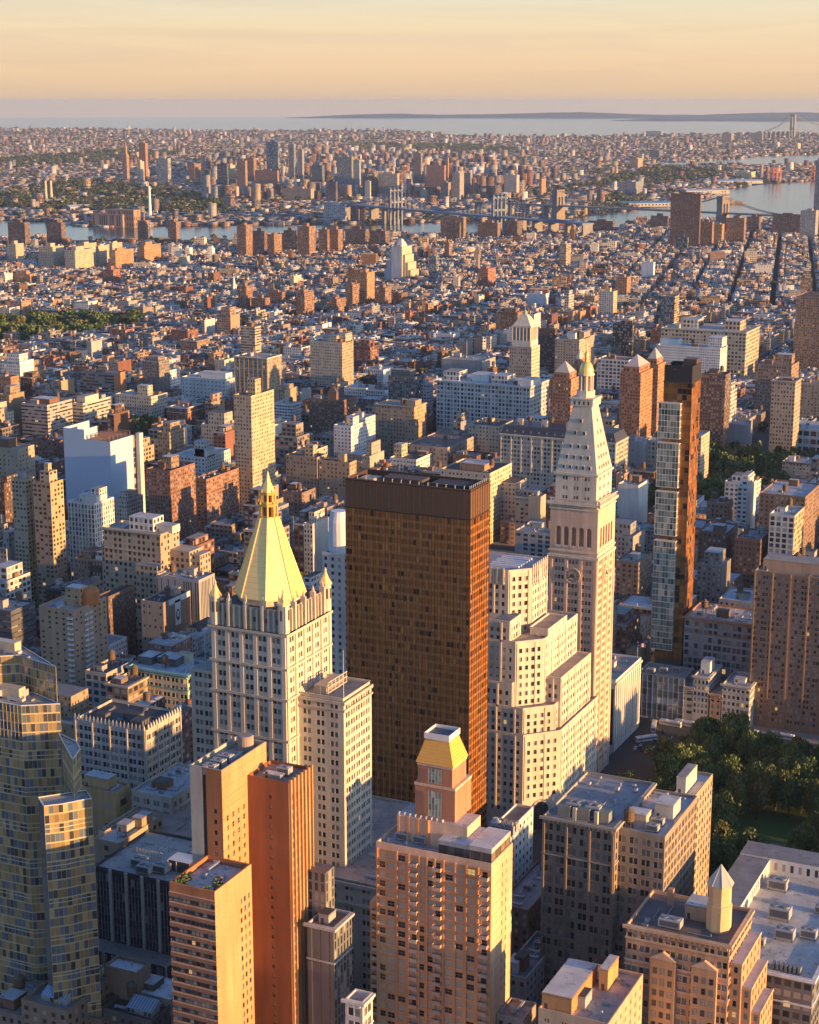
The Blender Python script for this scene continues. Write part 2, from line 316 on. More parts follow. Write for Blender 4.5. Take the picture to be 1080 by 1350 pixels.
def place_windows(T, wins, fc=(.10, .09, .08), limit=100, gm=None):
    ox, oy, oz = T.location; sc = []
    for i, w in enumerate(wins):
        (x, y, z), n, ww, wh = w; X, Y, Z = x+ox, y+oy, z+oz; px, py = proj(X, Y, Z)
        dv = (-X, -Y, EYE-Z); d = sqrt(sum(q*q for q in dv)); f = (dv[0]*n[0]+dv[1]*n[1])/d
        ok = 0 < px < 1080 and 0 < py < 1350
        sc.append((-(f*ww*wh/d/d) if ok else 1, i))
    sc.sort(); own = [i for s, i in sc[:limit] if s < 0]; rest = [i for i in range(len(wins)) if i not in set(own)]
    for i in own:
        (x, y, z), n, ww, wh = wins[i]; key = (round(ww, 2), round(wh, 2), fc, gm)
        if key not in PANES:
            b = MB(); pane_into(b, ww, wh, lambda u, zz_, o: (u, -o, zz_), 1, 0.0, fc, gm); o = b.build('window'); PANES[key] = o.data; COLL.objects.unlink(o); bpy.data.objects.remove(o)
        c = bpy.data.objects.new('window', PANES[key]); COLL.objects.link(c); c.parent = T; c.location = (x, y, z); c.rotation_euler = (0, 0, atan2(n[0], -n[1]))
    b = MB()
    for i in rest:
        (x, y, z), n, ww, wh = wins[i]; ux, uy = -n[1], n[0]
        pane_into(b, ww, wh, lambda u, zz_, o: (x+ux*u+n[0]*o, y+uy*u+n[1]*o, z+zz_), 0, RN.random(), fc, gm)
    o = b.build('window', T)
    if o: o['kind'] = 'stuff'
def course(mb, x0, x1, y0, y1, z, h, p, col, m=M_WALL):               # a projecting band round a block
    mb.box(x0-p, x1+p, y0-p, y0-.002, z, z+h, col, m, bot=True); mb.box(x1+.002, x1+p, y0-.002, y1, z, z+h, col, m, bot=True)
def dentils(mb, x0, x1, y0, y1, z, col, step=1.6, s=.7, h=.9, p=.6):
    n = int((x1-x0)/step)
    for i in range(n): a = x0+(i+.5)*(x1-x0)/n; mb.box(a-s/2, a+s/2, y0-p, y0-.002, z, z+h, col, bot=True)
    n = int((y1-y0)/step)
    for i in range(n): a = y0+(i+.5)*(y1-y0)/n; mb.box(x1+.002, x1+p, a-s/2, a+s/2, z, z+h, col, bot=True)
def curtain(mf, mg, x0, y0, x1, y1, z0, z1, n, nf, fcol, gcol, gm, mull=.25, band=.5, proud=.18, spand=None, rng=RN):  # mullion grid over panes
    L = sqrt((x1-x0)**2+(y1-y0)**2); ux, uy = (x1-x0)/L, (y1-y0)/L; nx, ny = uy, -ux; fh = (z1-z0)/nf
    P = lambda u, z, d: (x0+ux*u+nx*d, y0+uy*u+ny*d, z)
    for k in range(nf):
        a = z0+k*fh
        for i in range(n):
            u0, u1 = i*L/n, (i+1)*L/n; mg.quad(P(u0, a, 0), P(u1, a, 0), P(u1, a+fh, 0), P(u0, a+fh, 0), gcol(i, k) if callable(gcol) else gcol, gm, (0, 0, rng.random()))
        if band: mf.quad(P(0, a, proud*.6), P(L, a, proud*.6), P(L, a+band, proud*.6), P(0, a+band, proud*.6), spand or fcol, M_METAL); mf.quad(P(0, a+band, proud*.6), P(L, a+band, proud*.6), P(L, a+band, 0), P(0, a+band, 0), fcol, M_METAL)
    if mull:
        for i in range(n+1):
            u = i*L/n
            for q in ((P(u-mull/2, z0, proud), P(u+mull/2, z0, proud), P(u+mull/2, z1, proud), P(u-mull/2, z1, proud)), (P(u+mull/2, z0, proud), P(u+mull/2, z0, 0), P(u+mull/2, z1, 0), P(u+mull/2, z1, proud)), (P(u-mull/2, z0, 0), P(u-mull/2, z0, proud), P(u-mull/2, z1, proud), P(u-mull/2, z1, 0))):
                mf.quad(*q, fcol, M_METAL)
OCC = []     # occupied ground and what must stay in view: (x0, x1, y0, y1, margin) / (px0, px1, distance, lowest visible y)
KEEP = []
def occupy(X, Y, w, d, m=4): OCC.append((X-w-m, X+m, Y-m, Y+d+m))
# ---------------------------------------------------------------- the tall slender clock tower
def keep(xl, xr, dist, yb): KEEP.append((xl, xr, dist, yb))
def octo_roof(): pass
def clock_tower():
    X, Y, w, d = -259.5, 761, 24.0, 25.5; c = (.65, .455, .33); c2 = (.64, .55, .44); occupy(X, Y, w, d); keep(726, 815, 800, 1000)  # wall tint made salmon to stand for glow reflected onto pale marble
    T = thing('clock_tower', 'tall slender pale marble clock tower with pointed roof and gilded cupola', 'tower', (X, Y, 0))
    b = MB(); wins = []
    nc = cols(w, 3, 1.25, 3, .45, 1.6); wc = cols(d, 3, 1.25, 3, .45, 1.8)
    hole = lambda i, k: (k in (24, 25) and 3 <= i <= 5)
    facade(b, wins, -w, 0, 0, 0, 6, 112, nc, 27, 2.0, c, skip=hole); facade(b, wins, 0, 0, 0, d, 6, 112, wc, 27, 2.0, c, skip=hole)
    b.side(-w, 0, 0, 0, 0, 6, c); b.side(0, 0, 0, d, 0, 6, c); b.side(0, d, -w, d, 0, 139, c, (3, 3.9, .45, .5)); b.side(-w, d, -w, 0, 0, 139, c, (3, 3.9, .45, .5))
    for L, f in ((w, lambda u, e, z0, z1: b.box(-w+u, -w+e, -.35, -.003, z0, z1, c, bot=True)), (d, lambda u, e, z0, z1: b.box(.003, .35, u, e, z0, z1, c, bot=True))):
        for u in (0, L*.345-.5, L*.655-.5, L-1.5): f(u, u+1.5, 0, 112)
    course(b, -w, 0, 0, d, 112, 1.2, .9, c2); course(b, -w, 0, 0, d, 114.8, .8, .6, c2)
    # loggia of five arches on each face
    for (x0, y0, x1, y1) in ((-w, 0, 0, 0), (0, 0, 0, d)):
        L = w if y0 == y1 else d; ux, uy = (x1-x0)/L, (y1-y0)/L; nx, ny = uy, -ux; P = lambda u, z, q=0.0: (x0+ux*u-nx*q, y0+uy*u-ny*q, z)
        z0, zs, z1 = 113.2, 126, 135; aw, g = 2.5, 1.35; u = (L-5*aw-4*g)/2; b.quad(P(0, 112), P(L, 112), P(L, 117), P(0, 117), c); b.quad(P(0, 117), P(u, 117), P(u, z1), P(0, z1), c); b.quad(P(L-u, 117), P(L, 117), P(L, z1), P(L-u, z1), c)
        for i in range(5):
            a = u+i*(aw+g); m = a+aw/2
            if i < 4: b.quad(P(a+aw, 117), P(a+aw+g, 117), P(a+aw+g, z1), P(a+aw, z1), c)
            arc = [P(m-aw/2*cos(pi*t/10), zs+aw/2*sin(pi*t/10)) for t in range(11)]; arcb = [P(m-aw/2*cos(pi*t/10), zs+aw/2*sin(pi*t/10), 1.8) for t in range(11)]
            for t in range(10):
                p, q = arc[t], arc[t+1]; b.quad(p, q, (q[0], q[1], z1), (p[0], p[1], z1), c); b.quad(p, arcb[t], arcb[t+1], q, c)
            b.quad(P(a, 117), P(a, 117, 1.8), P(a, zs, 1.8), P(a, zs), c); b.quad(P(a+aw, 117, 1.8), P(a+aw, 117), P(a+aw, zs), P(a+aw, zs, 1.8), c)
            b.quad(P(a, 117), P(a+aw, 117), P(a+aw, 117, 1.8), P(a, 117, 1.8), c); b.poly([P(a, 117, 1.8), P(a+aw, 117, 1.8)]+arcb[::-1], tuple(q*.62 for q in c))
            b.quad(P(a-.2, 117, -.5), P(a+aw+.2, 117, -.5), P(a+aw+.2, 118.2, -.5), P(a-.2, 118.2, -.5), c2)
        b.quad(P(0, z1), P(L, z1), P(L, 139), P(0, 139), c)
    course(b, -w, 0, 0, d, 135.6, .8, .5, c2); dentils(b, -w, 0, 0, d, 137.2, c2, 1.2, .6, .8, .9); course(b, -w, 0, 0, d, 138, 1.3, 1.5, c2)
    b.quad((-w, 0, 139), (0, 0, 139), (0, d, 139), (-w, d, 139), c2)
    for i in range(20):   # balustrade
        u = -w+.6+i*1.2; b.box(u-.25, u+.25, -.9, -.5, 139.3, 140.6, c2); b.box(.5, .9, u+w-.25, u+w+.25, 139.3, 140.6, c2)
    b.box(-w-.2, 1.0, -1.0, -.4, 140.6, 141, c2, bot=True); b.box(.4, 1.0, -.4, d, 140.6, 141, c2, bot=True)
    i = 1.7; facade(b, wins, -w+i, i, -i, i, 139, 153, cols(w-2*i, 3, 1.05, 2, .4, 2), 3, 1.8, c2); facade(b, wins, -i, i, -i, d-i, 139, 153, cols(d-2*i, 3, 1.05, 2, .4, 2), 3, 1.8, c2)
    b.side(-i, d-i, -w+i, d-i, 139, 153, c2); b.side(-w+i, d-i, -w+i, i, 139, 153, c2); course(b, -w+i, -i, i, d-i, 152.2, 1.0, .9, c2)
    b.build('wall', T); place_windows(T, wins, (.3, .24, .18))
    r = MB(); cx, cy2 = -w/2, d/2; rs = (.50, .48, .41); zt = 184.5
    A = rect(-w+i, -i, i, d-i, 153.2); B = rect(cx-4.7, cx+4.7, cy2-4.7, cy2+4.7, zt); r.loft([A, B], rs)
    for row, n, t in ((0, 5, .05), (1, 4, .2), (2, 3, .36), (3, 2, .56), (4, 1, .74)):   # dormers in the pyramid
        z = 153.2+(zt-153.2)*t; hw = (w/2-i)*(1-t)+4.7*t; hd = (d/2-i)*(1-t)+4.7*t
        for q in range(n):
            u = (q-(n-1)/2)*2*hw/(n+1.2)
            r.box(cx+u-.75, cx+u+.75, cy2-hd-.12, cy2-hd+2.0, z+.2, z+2.1, rs, bot=True); r.quad((cx+u-.45, cy2-hd-.13, z+.4), (cx+u+.45, cy2-hd-.13, z+.4), (cx+u+.45, cy2-hd-.13, z+1.9), (cx+u-.45, cy2-hd-.13, z+1.9), (.03, .03, .03), M_METAL)
            r.box(cx+hw-2.0, cx+hw+.12, cy2+u-.75, cy2+u+.75, z+.2, z+2.1, rs, bot=True); r.quad((cx+hw+.13, cy2+u-.45, z+.4), (cx+hw+.13, cy2+u+.45, z+.4), (cx+hw+.13, cy2+u+.45, z+1.9), (cx+hw+.13, cy2+u-.45, z+1.9), (.08, .06, .05), M_METAL)
    r.build('roof', T)
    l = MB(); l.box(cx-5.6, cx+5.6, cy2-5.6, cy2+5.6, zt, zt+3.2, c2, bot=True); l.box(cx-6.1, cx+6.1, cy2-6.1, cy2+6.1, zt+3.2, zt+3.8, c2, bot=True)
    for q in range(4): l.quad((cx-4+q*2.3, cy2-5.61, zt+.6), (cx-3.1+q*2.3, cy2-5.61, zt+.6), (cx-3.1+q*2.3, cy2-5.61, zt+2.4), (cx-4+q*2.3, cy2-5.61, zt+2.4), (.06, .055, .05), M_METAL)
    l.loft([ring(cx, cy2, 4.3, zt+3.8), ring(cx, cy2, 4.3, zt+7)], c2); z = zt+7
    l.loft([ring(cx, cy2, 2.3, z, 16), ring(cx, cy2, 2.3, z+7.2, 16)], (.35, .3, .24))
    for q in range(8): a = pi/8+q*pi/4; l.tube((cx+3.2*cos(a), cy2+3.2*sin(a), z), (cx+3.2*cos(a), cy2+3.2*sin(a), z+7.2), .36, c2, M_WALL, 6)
    l.loft([ring(cx, cy2, 3.9, z+7.2, 16), ring(cx, cy2, 3.9, z+8, 16)], c2); l.build('lantern', T)
    g = MB(); z += 8; gc = (.85, .62, .2); g.loft([ring(cx, cy2, 3.5*cos(t*pi/2/7)**.8+.02, z+5.8*sin(t*pi/2/7), 16) for t in range(7)]+[ring(cx, cy2, 1.0, z+5.9, 16)], gc, M_GOLD)
    g.loft([ring(cx, cy2, .9, z+5.9), ring(cx, cy2, .9, z+8.6), ring(cx, cy2, 1.3, z+8.7), ring(cx, cy2, 1.2, z+9.2), ring(cx, cy2, .3, z+11), ring(cx, cy2, .08, z+14.5)], gc, M_GOLD); g.build('cupola', T)
    for (ox, oy, rz) in ((cx, -.4, 0), (.4, d/2, pi/2)):     # clock faces
        k = MB(); R = 4.05; dk = (.16, .11, .075)
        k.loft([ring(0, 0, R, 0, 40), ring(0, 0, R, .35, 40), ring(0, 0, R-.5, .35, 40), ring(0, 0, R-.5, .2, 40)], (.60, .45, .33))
        [k.loft([ring(0, 0, R-u, .204, 40), ring(0, 0, R-u, .3, 40), ring(0, 0, R-v, .3, 40), ring(0, 0, R-v, .2, 40)], dk, M_METAL, False) for u, v in ((.1, .48), (1.5, 1.75), (3.0, 3.4))]
        for q in range(12):
            a = q*pi/6; u, v = cos(a), sin(a); s = .26; k.quad((u*(R-.65)+v*s, v*(R-.65)-u*s, .3), (u*(R-.65)-v*s, v*(R-.65)+u*s, .3), (u*(R-1.2)-v*s, v*(R-1.2)+u*s, .3), (u*(R-1.2)+v*s, v*(R-1.2)-u*s, .3), dk, M_METAL)
        o = k.build('clock_face', T, (ox, oy, 103.4)); o.rotation_euler = (pi/2, 0, rz)
        for L, wd_, ang in ((2.9, .3, radians(120)), (2.1, .4, radians(232))):
            h = MB(); h.quad((-wd_, -.5, .4), (wd_, -.5, .4), (wd_*.4, L, .4), (-wd_*.4, L, .4), (.07, .05, .04), M_METAL); p = h.build('clock_hand', o); p.rotation_euler = (0, 0, ang)
clock_tower()
# ---------------------------------------------------------------- the gilded pyramid tower
def gold_tower():
    X, Y, w, d = -300, 531, 31.5, 35.0; c = (.56, .49, .39); c2 = (.50, .43, .34); occupy(-262, 520, 125, 88); keep(237, 486, 560, 1110)
    T = thing('gilded_pyramid_tower', 'pale limestone tower crowned by a gilded eight sided pyramid and spire', 'tower', (X, Y, 0))
    b = MB(); wins = []; zt = 134
    def block(x0, x1, y0, y1, z0, z1, nN, nW, fl, only=(1, 1), gp=2, ww=1.35):
        if only[0]: facade(b, wins, x0, y0, x1, y0, z0, z1, cols(x1-x0, nN, ww, gp, .5, 1.2), fl, 2.1, c)
        else: b.side(x0, y0, x1, y0, z0, z1, c)
        if only[1]: facade(b, wins, x1, y0, x1, y1, z0, z1, cols(y1-y0, nW, ww, gp, .5, 1.2), fl, 2.1, c)
        else: b.side(x1, y0, x1, y1, z0, z1, c)
        b.side(x1, y1, x0, y1, z0, z1, c, (4, 3.8, .4, .5)); b.side(x0, y1, x0, y0, z0, z1, c, (4, 3.8, .4, .5))
    block(-w, 0, 0, d, 40, zt, 5, 5, 24)
    for u in range(6):
        x = -w+u*(w-1.6)/5; b.box(x, x+1.6, -.55, -.003, 40, zt+1, c, bot=True); y = u*(d-1.6)/5; b.box(.003, .55, y, y+1.6, 40, zt+1, c, bot=True)
    for z in (93, 109, 121): course(b, -w, 0, 0, d, z, .9, .95, c2)
    # gothic crown storey
    course(b, -w, 0, 0, d, zt, 1.0, 1.2, c2); b.quad((-w-1, -1, zt+1), (1, -1, zt+1), (1, d, zt+1), (-w-1, d, zt+1), c2)
    block(-w+1.4, -1.4, 1.4, d-1.4, zt+1, zt+8.5, 6, 7, 1, gp=1, ww=1.5)
    for n, L, f in ((13, w, lambda u, a, z: b.box(-w+u-a, -w+u+a, .1-a, 1.2+a, zt+1, z, c)), (14, d, lambda u, a, z: b.box(-1.2-a, -.1+a, u-a, u+a, zt+1, z, c))):
        for k in range(n+1):
            u = k*L/n; big = k % 3 == 0; f(u, .5 if big else .28, zt+(11.5 if big else 9.3))
            if big:
                px, py = (-w+u, .6) if L == w else (-.6, u); b.loft([ring(px, py, .7, zt+11.5, 4, pi/4), ring(px, py, .05, zt+14, 4, pi/4)], c)
    for z in (zt+8.3,): course(b, -w+1.4, -1.4, 1.4, d-1.4, z, 1.0, .4, c2)
    b.quad((-w+1.4, 1.4, zt+8.6), (-1.4, 1.4, zt+8.6), (-1.4, d-1.4, zt+8.6), (-w+1.4, d-1.4, zt+8.6), TAR, M_ROOF)
    # wings and podium
    xe = -w-17
    block(-w-15, -w, 8, d-2, 40, 113, 3, 1, 19, (1, 0)); course(b, -w-15, -w-.01, 8, d-2, 112, 1, .6, c2)
    block(0.002, 19.5, 8, 31, 42, 109, 3, 5, 18); course(b, 0.56, 19.5, 8, 31, 105.4, .7, .7, c2); course(b, .56, 19.5, 8, 31, 108, 1.2, .8, c2)
    b.quad((-w-15, 8, 113), (-w, 8, 113), (-w, d-2, 113), (-w-15, d-2, 113), GRAV, M_ROOF)
    block(-84, 38, -2, 74, 0, 43, 17, 11, 10); course(b, -84, 38, -2, 74, 34, .8, .7, c2); course(b, -84, 38, -2, 74, 41.6, 1.4, 1.0, c2)
    rr = MB(); parapet(b, rr, -84, 38, -2, 74, 44.0, c2, (.40, .30, .25)); r2 = MB(); parapet(b, r2, .002, 19.5, 8, 31, 110.6, c, GRAV, 1.4); r2.build('roof_deck', T)
    for (x0, x1, y0, y1, z) in ((22, 36, 22, 24, 43.5),): b.box(x0, x1, y0, y1, 43, z, c2)
    b.build('wall', T); rr.build('roof_deck', T); place_windows(T, wins, (.16, .14, .12))
    cx, cyy = -w/2, d/2-1.0; gc = (1.0, .66, .25); p = MB(); z0, z1 = 145.2, 174.2; a0 = pi/8
    p.loft([ring(cx, cyy, 12.2, zt+8.5), ring(cx, cyy, 12.2, z0)], c, M_WALL, False)
    p.loft([ring(cx, cyy, 13.6, z0-.4), ring(cx, cyy, 13.6, z0), ring(cx, cyy, 8.5, z0+14.7), ring(cx, cyy, 3.7, z1)], gc, M_GOLD)
    for k in range(8):
        a = a0+k*pi/4; p.tube((cx+13.62*cos(a), cyy+13.62*sin(a), z0), (cx+3.72*cos(a), cyy+3.72*sin(a), z1), .26, gc, M_GOLD, 5)
    for q in range(1, 15):
        t = q/15; rq = 13.6+(8.5-13.6)*t*2 if t < .5 else 8.5+(3.7-8.5)*(t-.5)*2; zq = z0+29*t; p.loft([ring(cx, cyy, rq+.09, zq), ring(cx, cyy, rq+.02, zq+.16)], tuple(v*.8 for v in gc), M_GOLD, False)
    p.build('pyramid_roof', T)
    l = MB(); g2 = (.80, .52, .15)
    for za, zb, r in ((z1, 179.3, 3.2), (179.6, 183.6, 2.5)):
        l.loft([ring(cx, cyy, r+.5, za), ring(cx, cyy, r+.5, za+.5)], g2, M_GOLD); l.loft([ring(cx, cyy, r*.55, za), ring(cx, cyy, r*.55, zb)], (.16, .07, .02), M_METAL, False)
        for k in range(8): a = a0+k*pi/4; l.tube((cx+r*cos(a), cyy+r*sin(a), za), (cx+r*cos(a), cyy+r*sin(a), zb), .42, g2, M_GOLD, 5); l.tube((cx+r*1.12*cos(a), cyy+r*1.12*sin(a), zb), (cx+r*1.12*cos(a), cyy+r*1.12*sin(a), zb+1.8), .25, g2, M_GOLD, 4, .02)
        l.loft([ring(cx, cyy, r+.4, zb-.8), ring(cx, cyy, r+.5, zb+.2)], g2, M_GOLD)
    l.loft([ring(cx, cyy, 2.6, 183.8), ring(cx, cyy, 1.1, 187.6), ring(cx, cyy, .12, 191.5)], gc, M_GOLD); l.build('spire', T)
    for (x, y) in ((-w+1.2, 1.2), (-1.2, d-1.2), (-w+1.2, d-1.2), (-1.4, 1.4)):
        t = MB(); t.loft([ring(x, y, 2.1, zt+1), ring(x, y, 2.1, zt+11.5), ring(x, y, 2.5, zt+11.6), ring(x, y, 2.5, zt+12.2)], c)
        for k in range(8): a = k*pi/4; t.quad((x+2.12*cos(a)-.35*sin(a), y+2.12*sin(a)+.35*cos(a), zt+6), (x+2.12*cos(a)+.35*sin(a), y+2.12*sin(a)-.35*cos(a), zt+6), (x+2.12*cos(a)+.35*sin(a), y+2.12*sin(a)-.35*cos(a), zt+10), (x+2.12*cos(a)-.35*sin(a), y+2.12*sin(a)+.35*cos(a), zt+10), (.06, .05, .04), M_METAL)
        t.loft([ring(x, y, 2.3, zt+12.2), ring(x, y, 1.2, zt+14.2), ring(x, y, .35, zt+16.4), ring(x, y, .5, zt+16.8), ring(x, y, .05, zt+18)], gc, M_GOLD); t.build('turret', T)
    f = MB()
    for (x, y, h) in ((19, 9, 20), (9, 9.5, 12), (-w-9, 9, 16)): f.tube((x, y, 109 if x > 0 else 113), (x, y, 109+h if x > 0 else 113+h), .14, (.6, .55, .45), n=5, r2=.08)
    f.build('flagpole', T)
    s = MB()                                                        # steel screen on the wing roof
    for y in range(6): s.box(10.6, 10.9, 12+y*3, 12.3+y*3, 109.2, 114.2, (.55, .48, .4), M_METAL)
    for z in (110, 112, 114): s.box(10.95, 11.1, 12, 27.3, z, z+.3, (.6, .52, .42), M_METAL, bot=True)
    s.box(5, 10, 12, 27, 109.2, 112.6, (.3, .27, .25), M_METAL); s.build('roof_screen', T)
    for q in range(7): child(T, VENT, (20+RN.random()*15, 30+RN.random()*36, 43))
    bulkhead(T, 23, 31, 48, 58, 43, 4, c2)
gold_tower()
# ---------------------------------------------------------------- the bronze glass slab
def bronze_slab():
    X, Y, w, d = -271, 634, 57, 20; occupy(X+6, Y-6, w+16, d+14); keep(455, 645, 640, 1060)
    T = thing('bronze_glass_tower', 'broad dark bronze glass office slab, flat roof edged by short posts', 'tower', (X, Y, 0))
    f, g = MB(), MB(); br = (.075, .04, .022); rg = random.Random(3)
    def pc(i, k): return (.72, .31, .08) if rg.random() < (.10 if 10 < i < 20 and 30 < k < 39 else .03) else (.40, .16, .046) if rg.random() < .55 else (.50, .205, .058) if rg.random() < .6 else (.20, .085, .032) if rg.random() < .7 else (.06, .035, .022)  # bright amber panes, denser at upper centre, paint reflections into the glass colour
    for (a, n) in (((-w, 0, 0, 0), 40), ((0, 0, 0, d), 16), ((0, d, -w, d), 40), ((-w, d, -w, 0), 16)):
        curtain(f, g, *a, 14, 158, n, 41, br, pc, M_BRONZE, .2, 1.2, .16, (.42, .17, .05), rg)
        f.side(*a, 158.0, 171, (.16, .085, .048), m=M_METAL); f.side(*a, 0, 14, (.05, .04, .035), m=M_METAL)
    for i in range(21):
        x = -w+i*w/20; f.box(x-.14, x+.14, -.30, -.17, 12, 171, br, M_METAL)
        if i < 9: y = i*d/8; f.box(.17, .30, y-.14, y+.14, 12, 171, br, M_METAL)
    for z in (158.3, 170.2): course(f, -w, 0, 0, d, z, .5, .3, (.045, .027, .02), M_METAL)
    r = MB(); parapet(f, r, -w, 0, 0, d, 171, (.06, .035, .025), (.035, .033, .034), 3.2, .5); f.build('frame', T); g.build('glazing', T); r.build('roof_deck', T)
    for (x0, x1, y0, y1, h, cc) in ((-44, -26, 9, 17, 3, (.09, .07, .06)), (-22, -6, 9, 20, 2.4, (.05, .05, .05)), (-54, -47, 6, 14, 2.2, (.5, .38, .28))): bulkhead(T, x0, x1, y0, y1, 167.8, h, cc, cc, name='plant_room')
    for i in range(24):
        u = i/23; x, y = ((-w+1+u*1.7*(w-2), 1.0) if u < .588 else (-1.0, 1+(u-.588)/.412*(d-2)))
        q = MB(); q.tube((0, 0, 0), (0, 0, 1.9), .11, (.55, .53, .5), n=4); q.tube((0, 0, 1.7), (.7, 0, 1.9), .08, (.55, .53, .5), n=4); q.build('roof_post', T, (x, y, 170.4))
bronze_slab()
# ---------------------------------------------------------------- the stepped white block with the chamfered corner
def stepped_block():
    X, Y, W, D = -258, 690, 70, 64; c = (.61, .52, .42); c2 = (.55, .46, .37); occupy(X, Y, W, D); keep(640, 775, 690, 1085)
    T = thing('stepped_limestone_block', 'stepped pale limestone block with cut corner and tall arched doorways', 'building', (X, Y, 0))
    b = MB(); rr = MB(); wins = []
    def outline(yn, xw, ch, ys, z): return [(-W, yn, z), (xw-ch, yn, z), (xw, yn+ch, z), (xw, ys, z), (-W, ys, z)]
    def rim(P, z, roofc):
        I = [(x+(.5 if x < -W+1 else -.5), y+(.5 if y < 30 else -.5)) for x, y, _ in P]; n = len(P)
        for k in range(n):
            a, e, a2, e2 = P[k], P[(k+1) % n], I[k], I[(k+1) % n]
            b.quad((a[0], a[1], z), (e[0], e[1], z), (e[0], e[1], z+.9), (a[0], a[1], z+.9), c); b.quad((a[0], a[1], z+.9), (e[0], e[1], z+.9), (e2[0], e2[1], z+.9), (a2[0], a2[1], z+.9), c2); b.quad((e2[0], e2[1], z), (a2[0], a2[1], z), (a2[0], a2[1], z+.9), (e2[0], e2[1], z+.9), c2)
        q = MB(); q.poly([(x, y, z) for x, y, _ in P], roofc, M_ROOF); q.build('roof_deck', T)
    def walls(P, z0, z1, vis, base=0):
        n = len(P)
        for j in range(n):
            p, q = P[j], P[(j+1) % n]; L = math.dist(p[:2], q[:2])
            if not vis[j]: b.side(p[0], p[1], q[0], q[1], z0, z1, c, (4.5, 4, .4, .5)); continue
            za = z0+(base if j != 1 else base*1.9)
            if za > z0: b.side(p[0], p[1], q[0], q[1], z0, za, c)
            nb = max(1, round((L-2.2)/3.05)); facade(b, wins, p[0], p[1], q[0], q[1], za, z1-1.6, cols(L, nb, 1.55, 1, 0, 1.1), max(1, round((z1-1.6-za)/4.0)), 2.1, c, .55); b.side(p[0], p[1], q[0], q[1], z1-1.6, z1, c)
            if L > 9:
                ux, uy = (q[0]-p[0])/L, (q[1]-p[1])/L; nx, ny = uy, -ux
                for g in range(0, nb+1, 3):
                    u = 1.1+g*(L-2.2)/nb; P4 = lambda u_, z_, d_: (p[0]+ux*u_+nx*d_, p[1]+uy*u_+ny*d_, z_)
                    for A_4 in ((u-.45, .3, u+.45, .3), (u+.45, .3, u+.45, 0), (u-.45, 0, u-.45, .3)): b.quad(P4(A_4[0], za, A_4[1]), P4(A_4[2], za, A_4[3]), P4(A_4[2], z1, A_4[3]), P4(A_4[0], z1, A_4[1]), c)
    for yn, xw, ch, ys, z0, z1, base in ((0, 3, 13, D, 0, 46, 8), (1.5, 0, 11, D-2, 46, 58, 0), (4, -6, 10, D-6, 58, 88, 0), (17, -17, 8, 46, 88, 117, 0)):
        P = outline(yn, xw, ch, ys, 0); walls(P, z0, z1, (1, 1, 1, 0, 0), base); rim(P, z1, (.40, .33, .28) if z1 < 117 else (.42, .44, .48))
    for x0, x1, y0, y1, z0, z1 in ((-W, -16.5, 1.8, 14, 58, 69), (-W, -19, 4.3, 18, 69, 97), (-12, 1.2, 17, D-6, 46, 69.5), (-15, -6.2, 19, D-20, 69.5, 91)):
        P = [(x0, y0, 0), (x1, y0, 0), (x1, y1, 0), (x0, y1, 0)]; walls(P, z0, z1, (1, 1, 0, 0)); rim(P, z1, (.40, .33, .28))
    for k in range(14): x = -W+(k+.5)*(44/14); b.box(x-.45, x+.45, 17-.6, 17-.003, 111, 118.6, c2)
    for k in range(8): y = 26+k*2.6; b.box(-17+.003, -16.4, y-.4, y+.4, 110, 119.4, c)
    b.build('wall', T); place_windows(T, wins, (.12, .1, .09))
    for (mx, my, ax, ay, ln) in ((-3.5, 6.5, 1/sqrt(2), 1/sqrt(2), 1), (3, 50, 0, 1, 1)):   # arched portals
        o = MB(); nx, ny = ay, -ax; R = 3.6; P = lambda u, z, q: (mx+ax*u+nx*q, my+ay*u+ny*q, z)
        arc = [(-R*cos(pi*t/12), 10+R*sin(pi*t/12)) for t in range(13)]; pts = [(-R, 0)]+arc+[(R, 0)]
        big = [(-R-1.1, 0)]+[(u*1.3, 10+(z-10)*1.3) for u, z in arc]+[(R+1.1, 0)]
        o.poly([P(u, z, .12) for u, z in pts], (.05, .045, .04), M_METAL)
        for (a, b_), (c_, d_) in zip(zip(pts, big), zip(pts[1:], big[1:])): o.quad(P(*b_, .5), P(*d_, .5), P(*c_, .5), P(*a, .5), c2); o.quad(P(*b_, 0), P(*d_, 0), P(*d_, .5), P(*b_, .5), c2); o.quad(P(*a, .5), P(*c_, .5), P(*c_, .12), P(*a, .12), c2)
        for u in (-1.2, 1.2): o.quad(P(u-.12, 0, .2), P(u+.12, 0, .2), P(u+.12, 13, .2), P(u-.12, 13, .2), (.12, .1, .08), M_METAL)
        o.build('arched_portal', T)
    for k in range(6):
        m = MB(); m.box(-34-(k % 2)*.8, -20, 0, 1.5, 0, 1.1, (.62, .62, .64), M_METAL); m.build('roof_duct', T, (-3, 24+k*3.2, 117))
    f = MB(); [f.box(-W+8, -W+24, 22, 40, 117, 122, (.35, .2, .14))]; f.build('bulkhead', T)
    for k in range(8): q = MB(); q.tube((0, 0, 0), (0, 0, 2.6), .1, (.6, .5, .35), n=4); q.tube((-.8, 0, 2.2), (0, 0, 2.6), .08, (.6, .5, .35), n=4); q.build('roof_post', T, (-W+14+k*2.4, 18+k*.3, 117))
stepped_block()
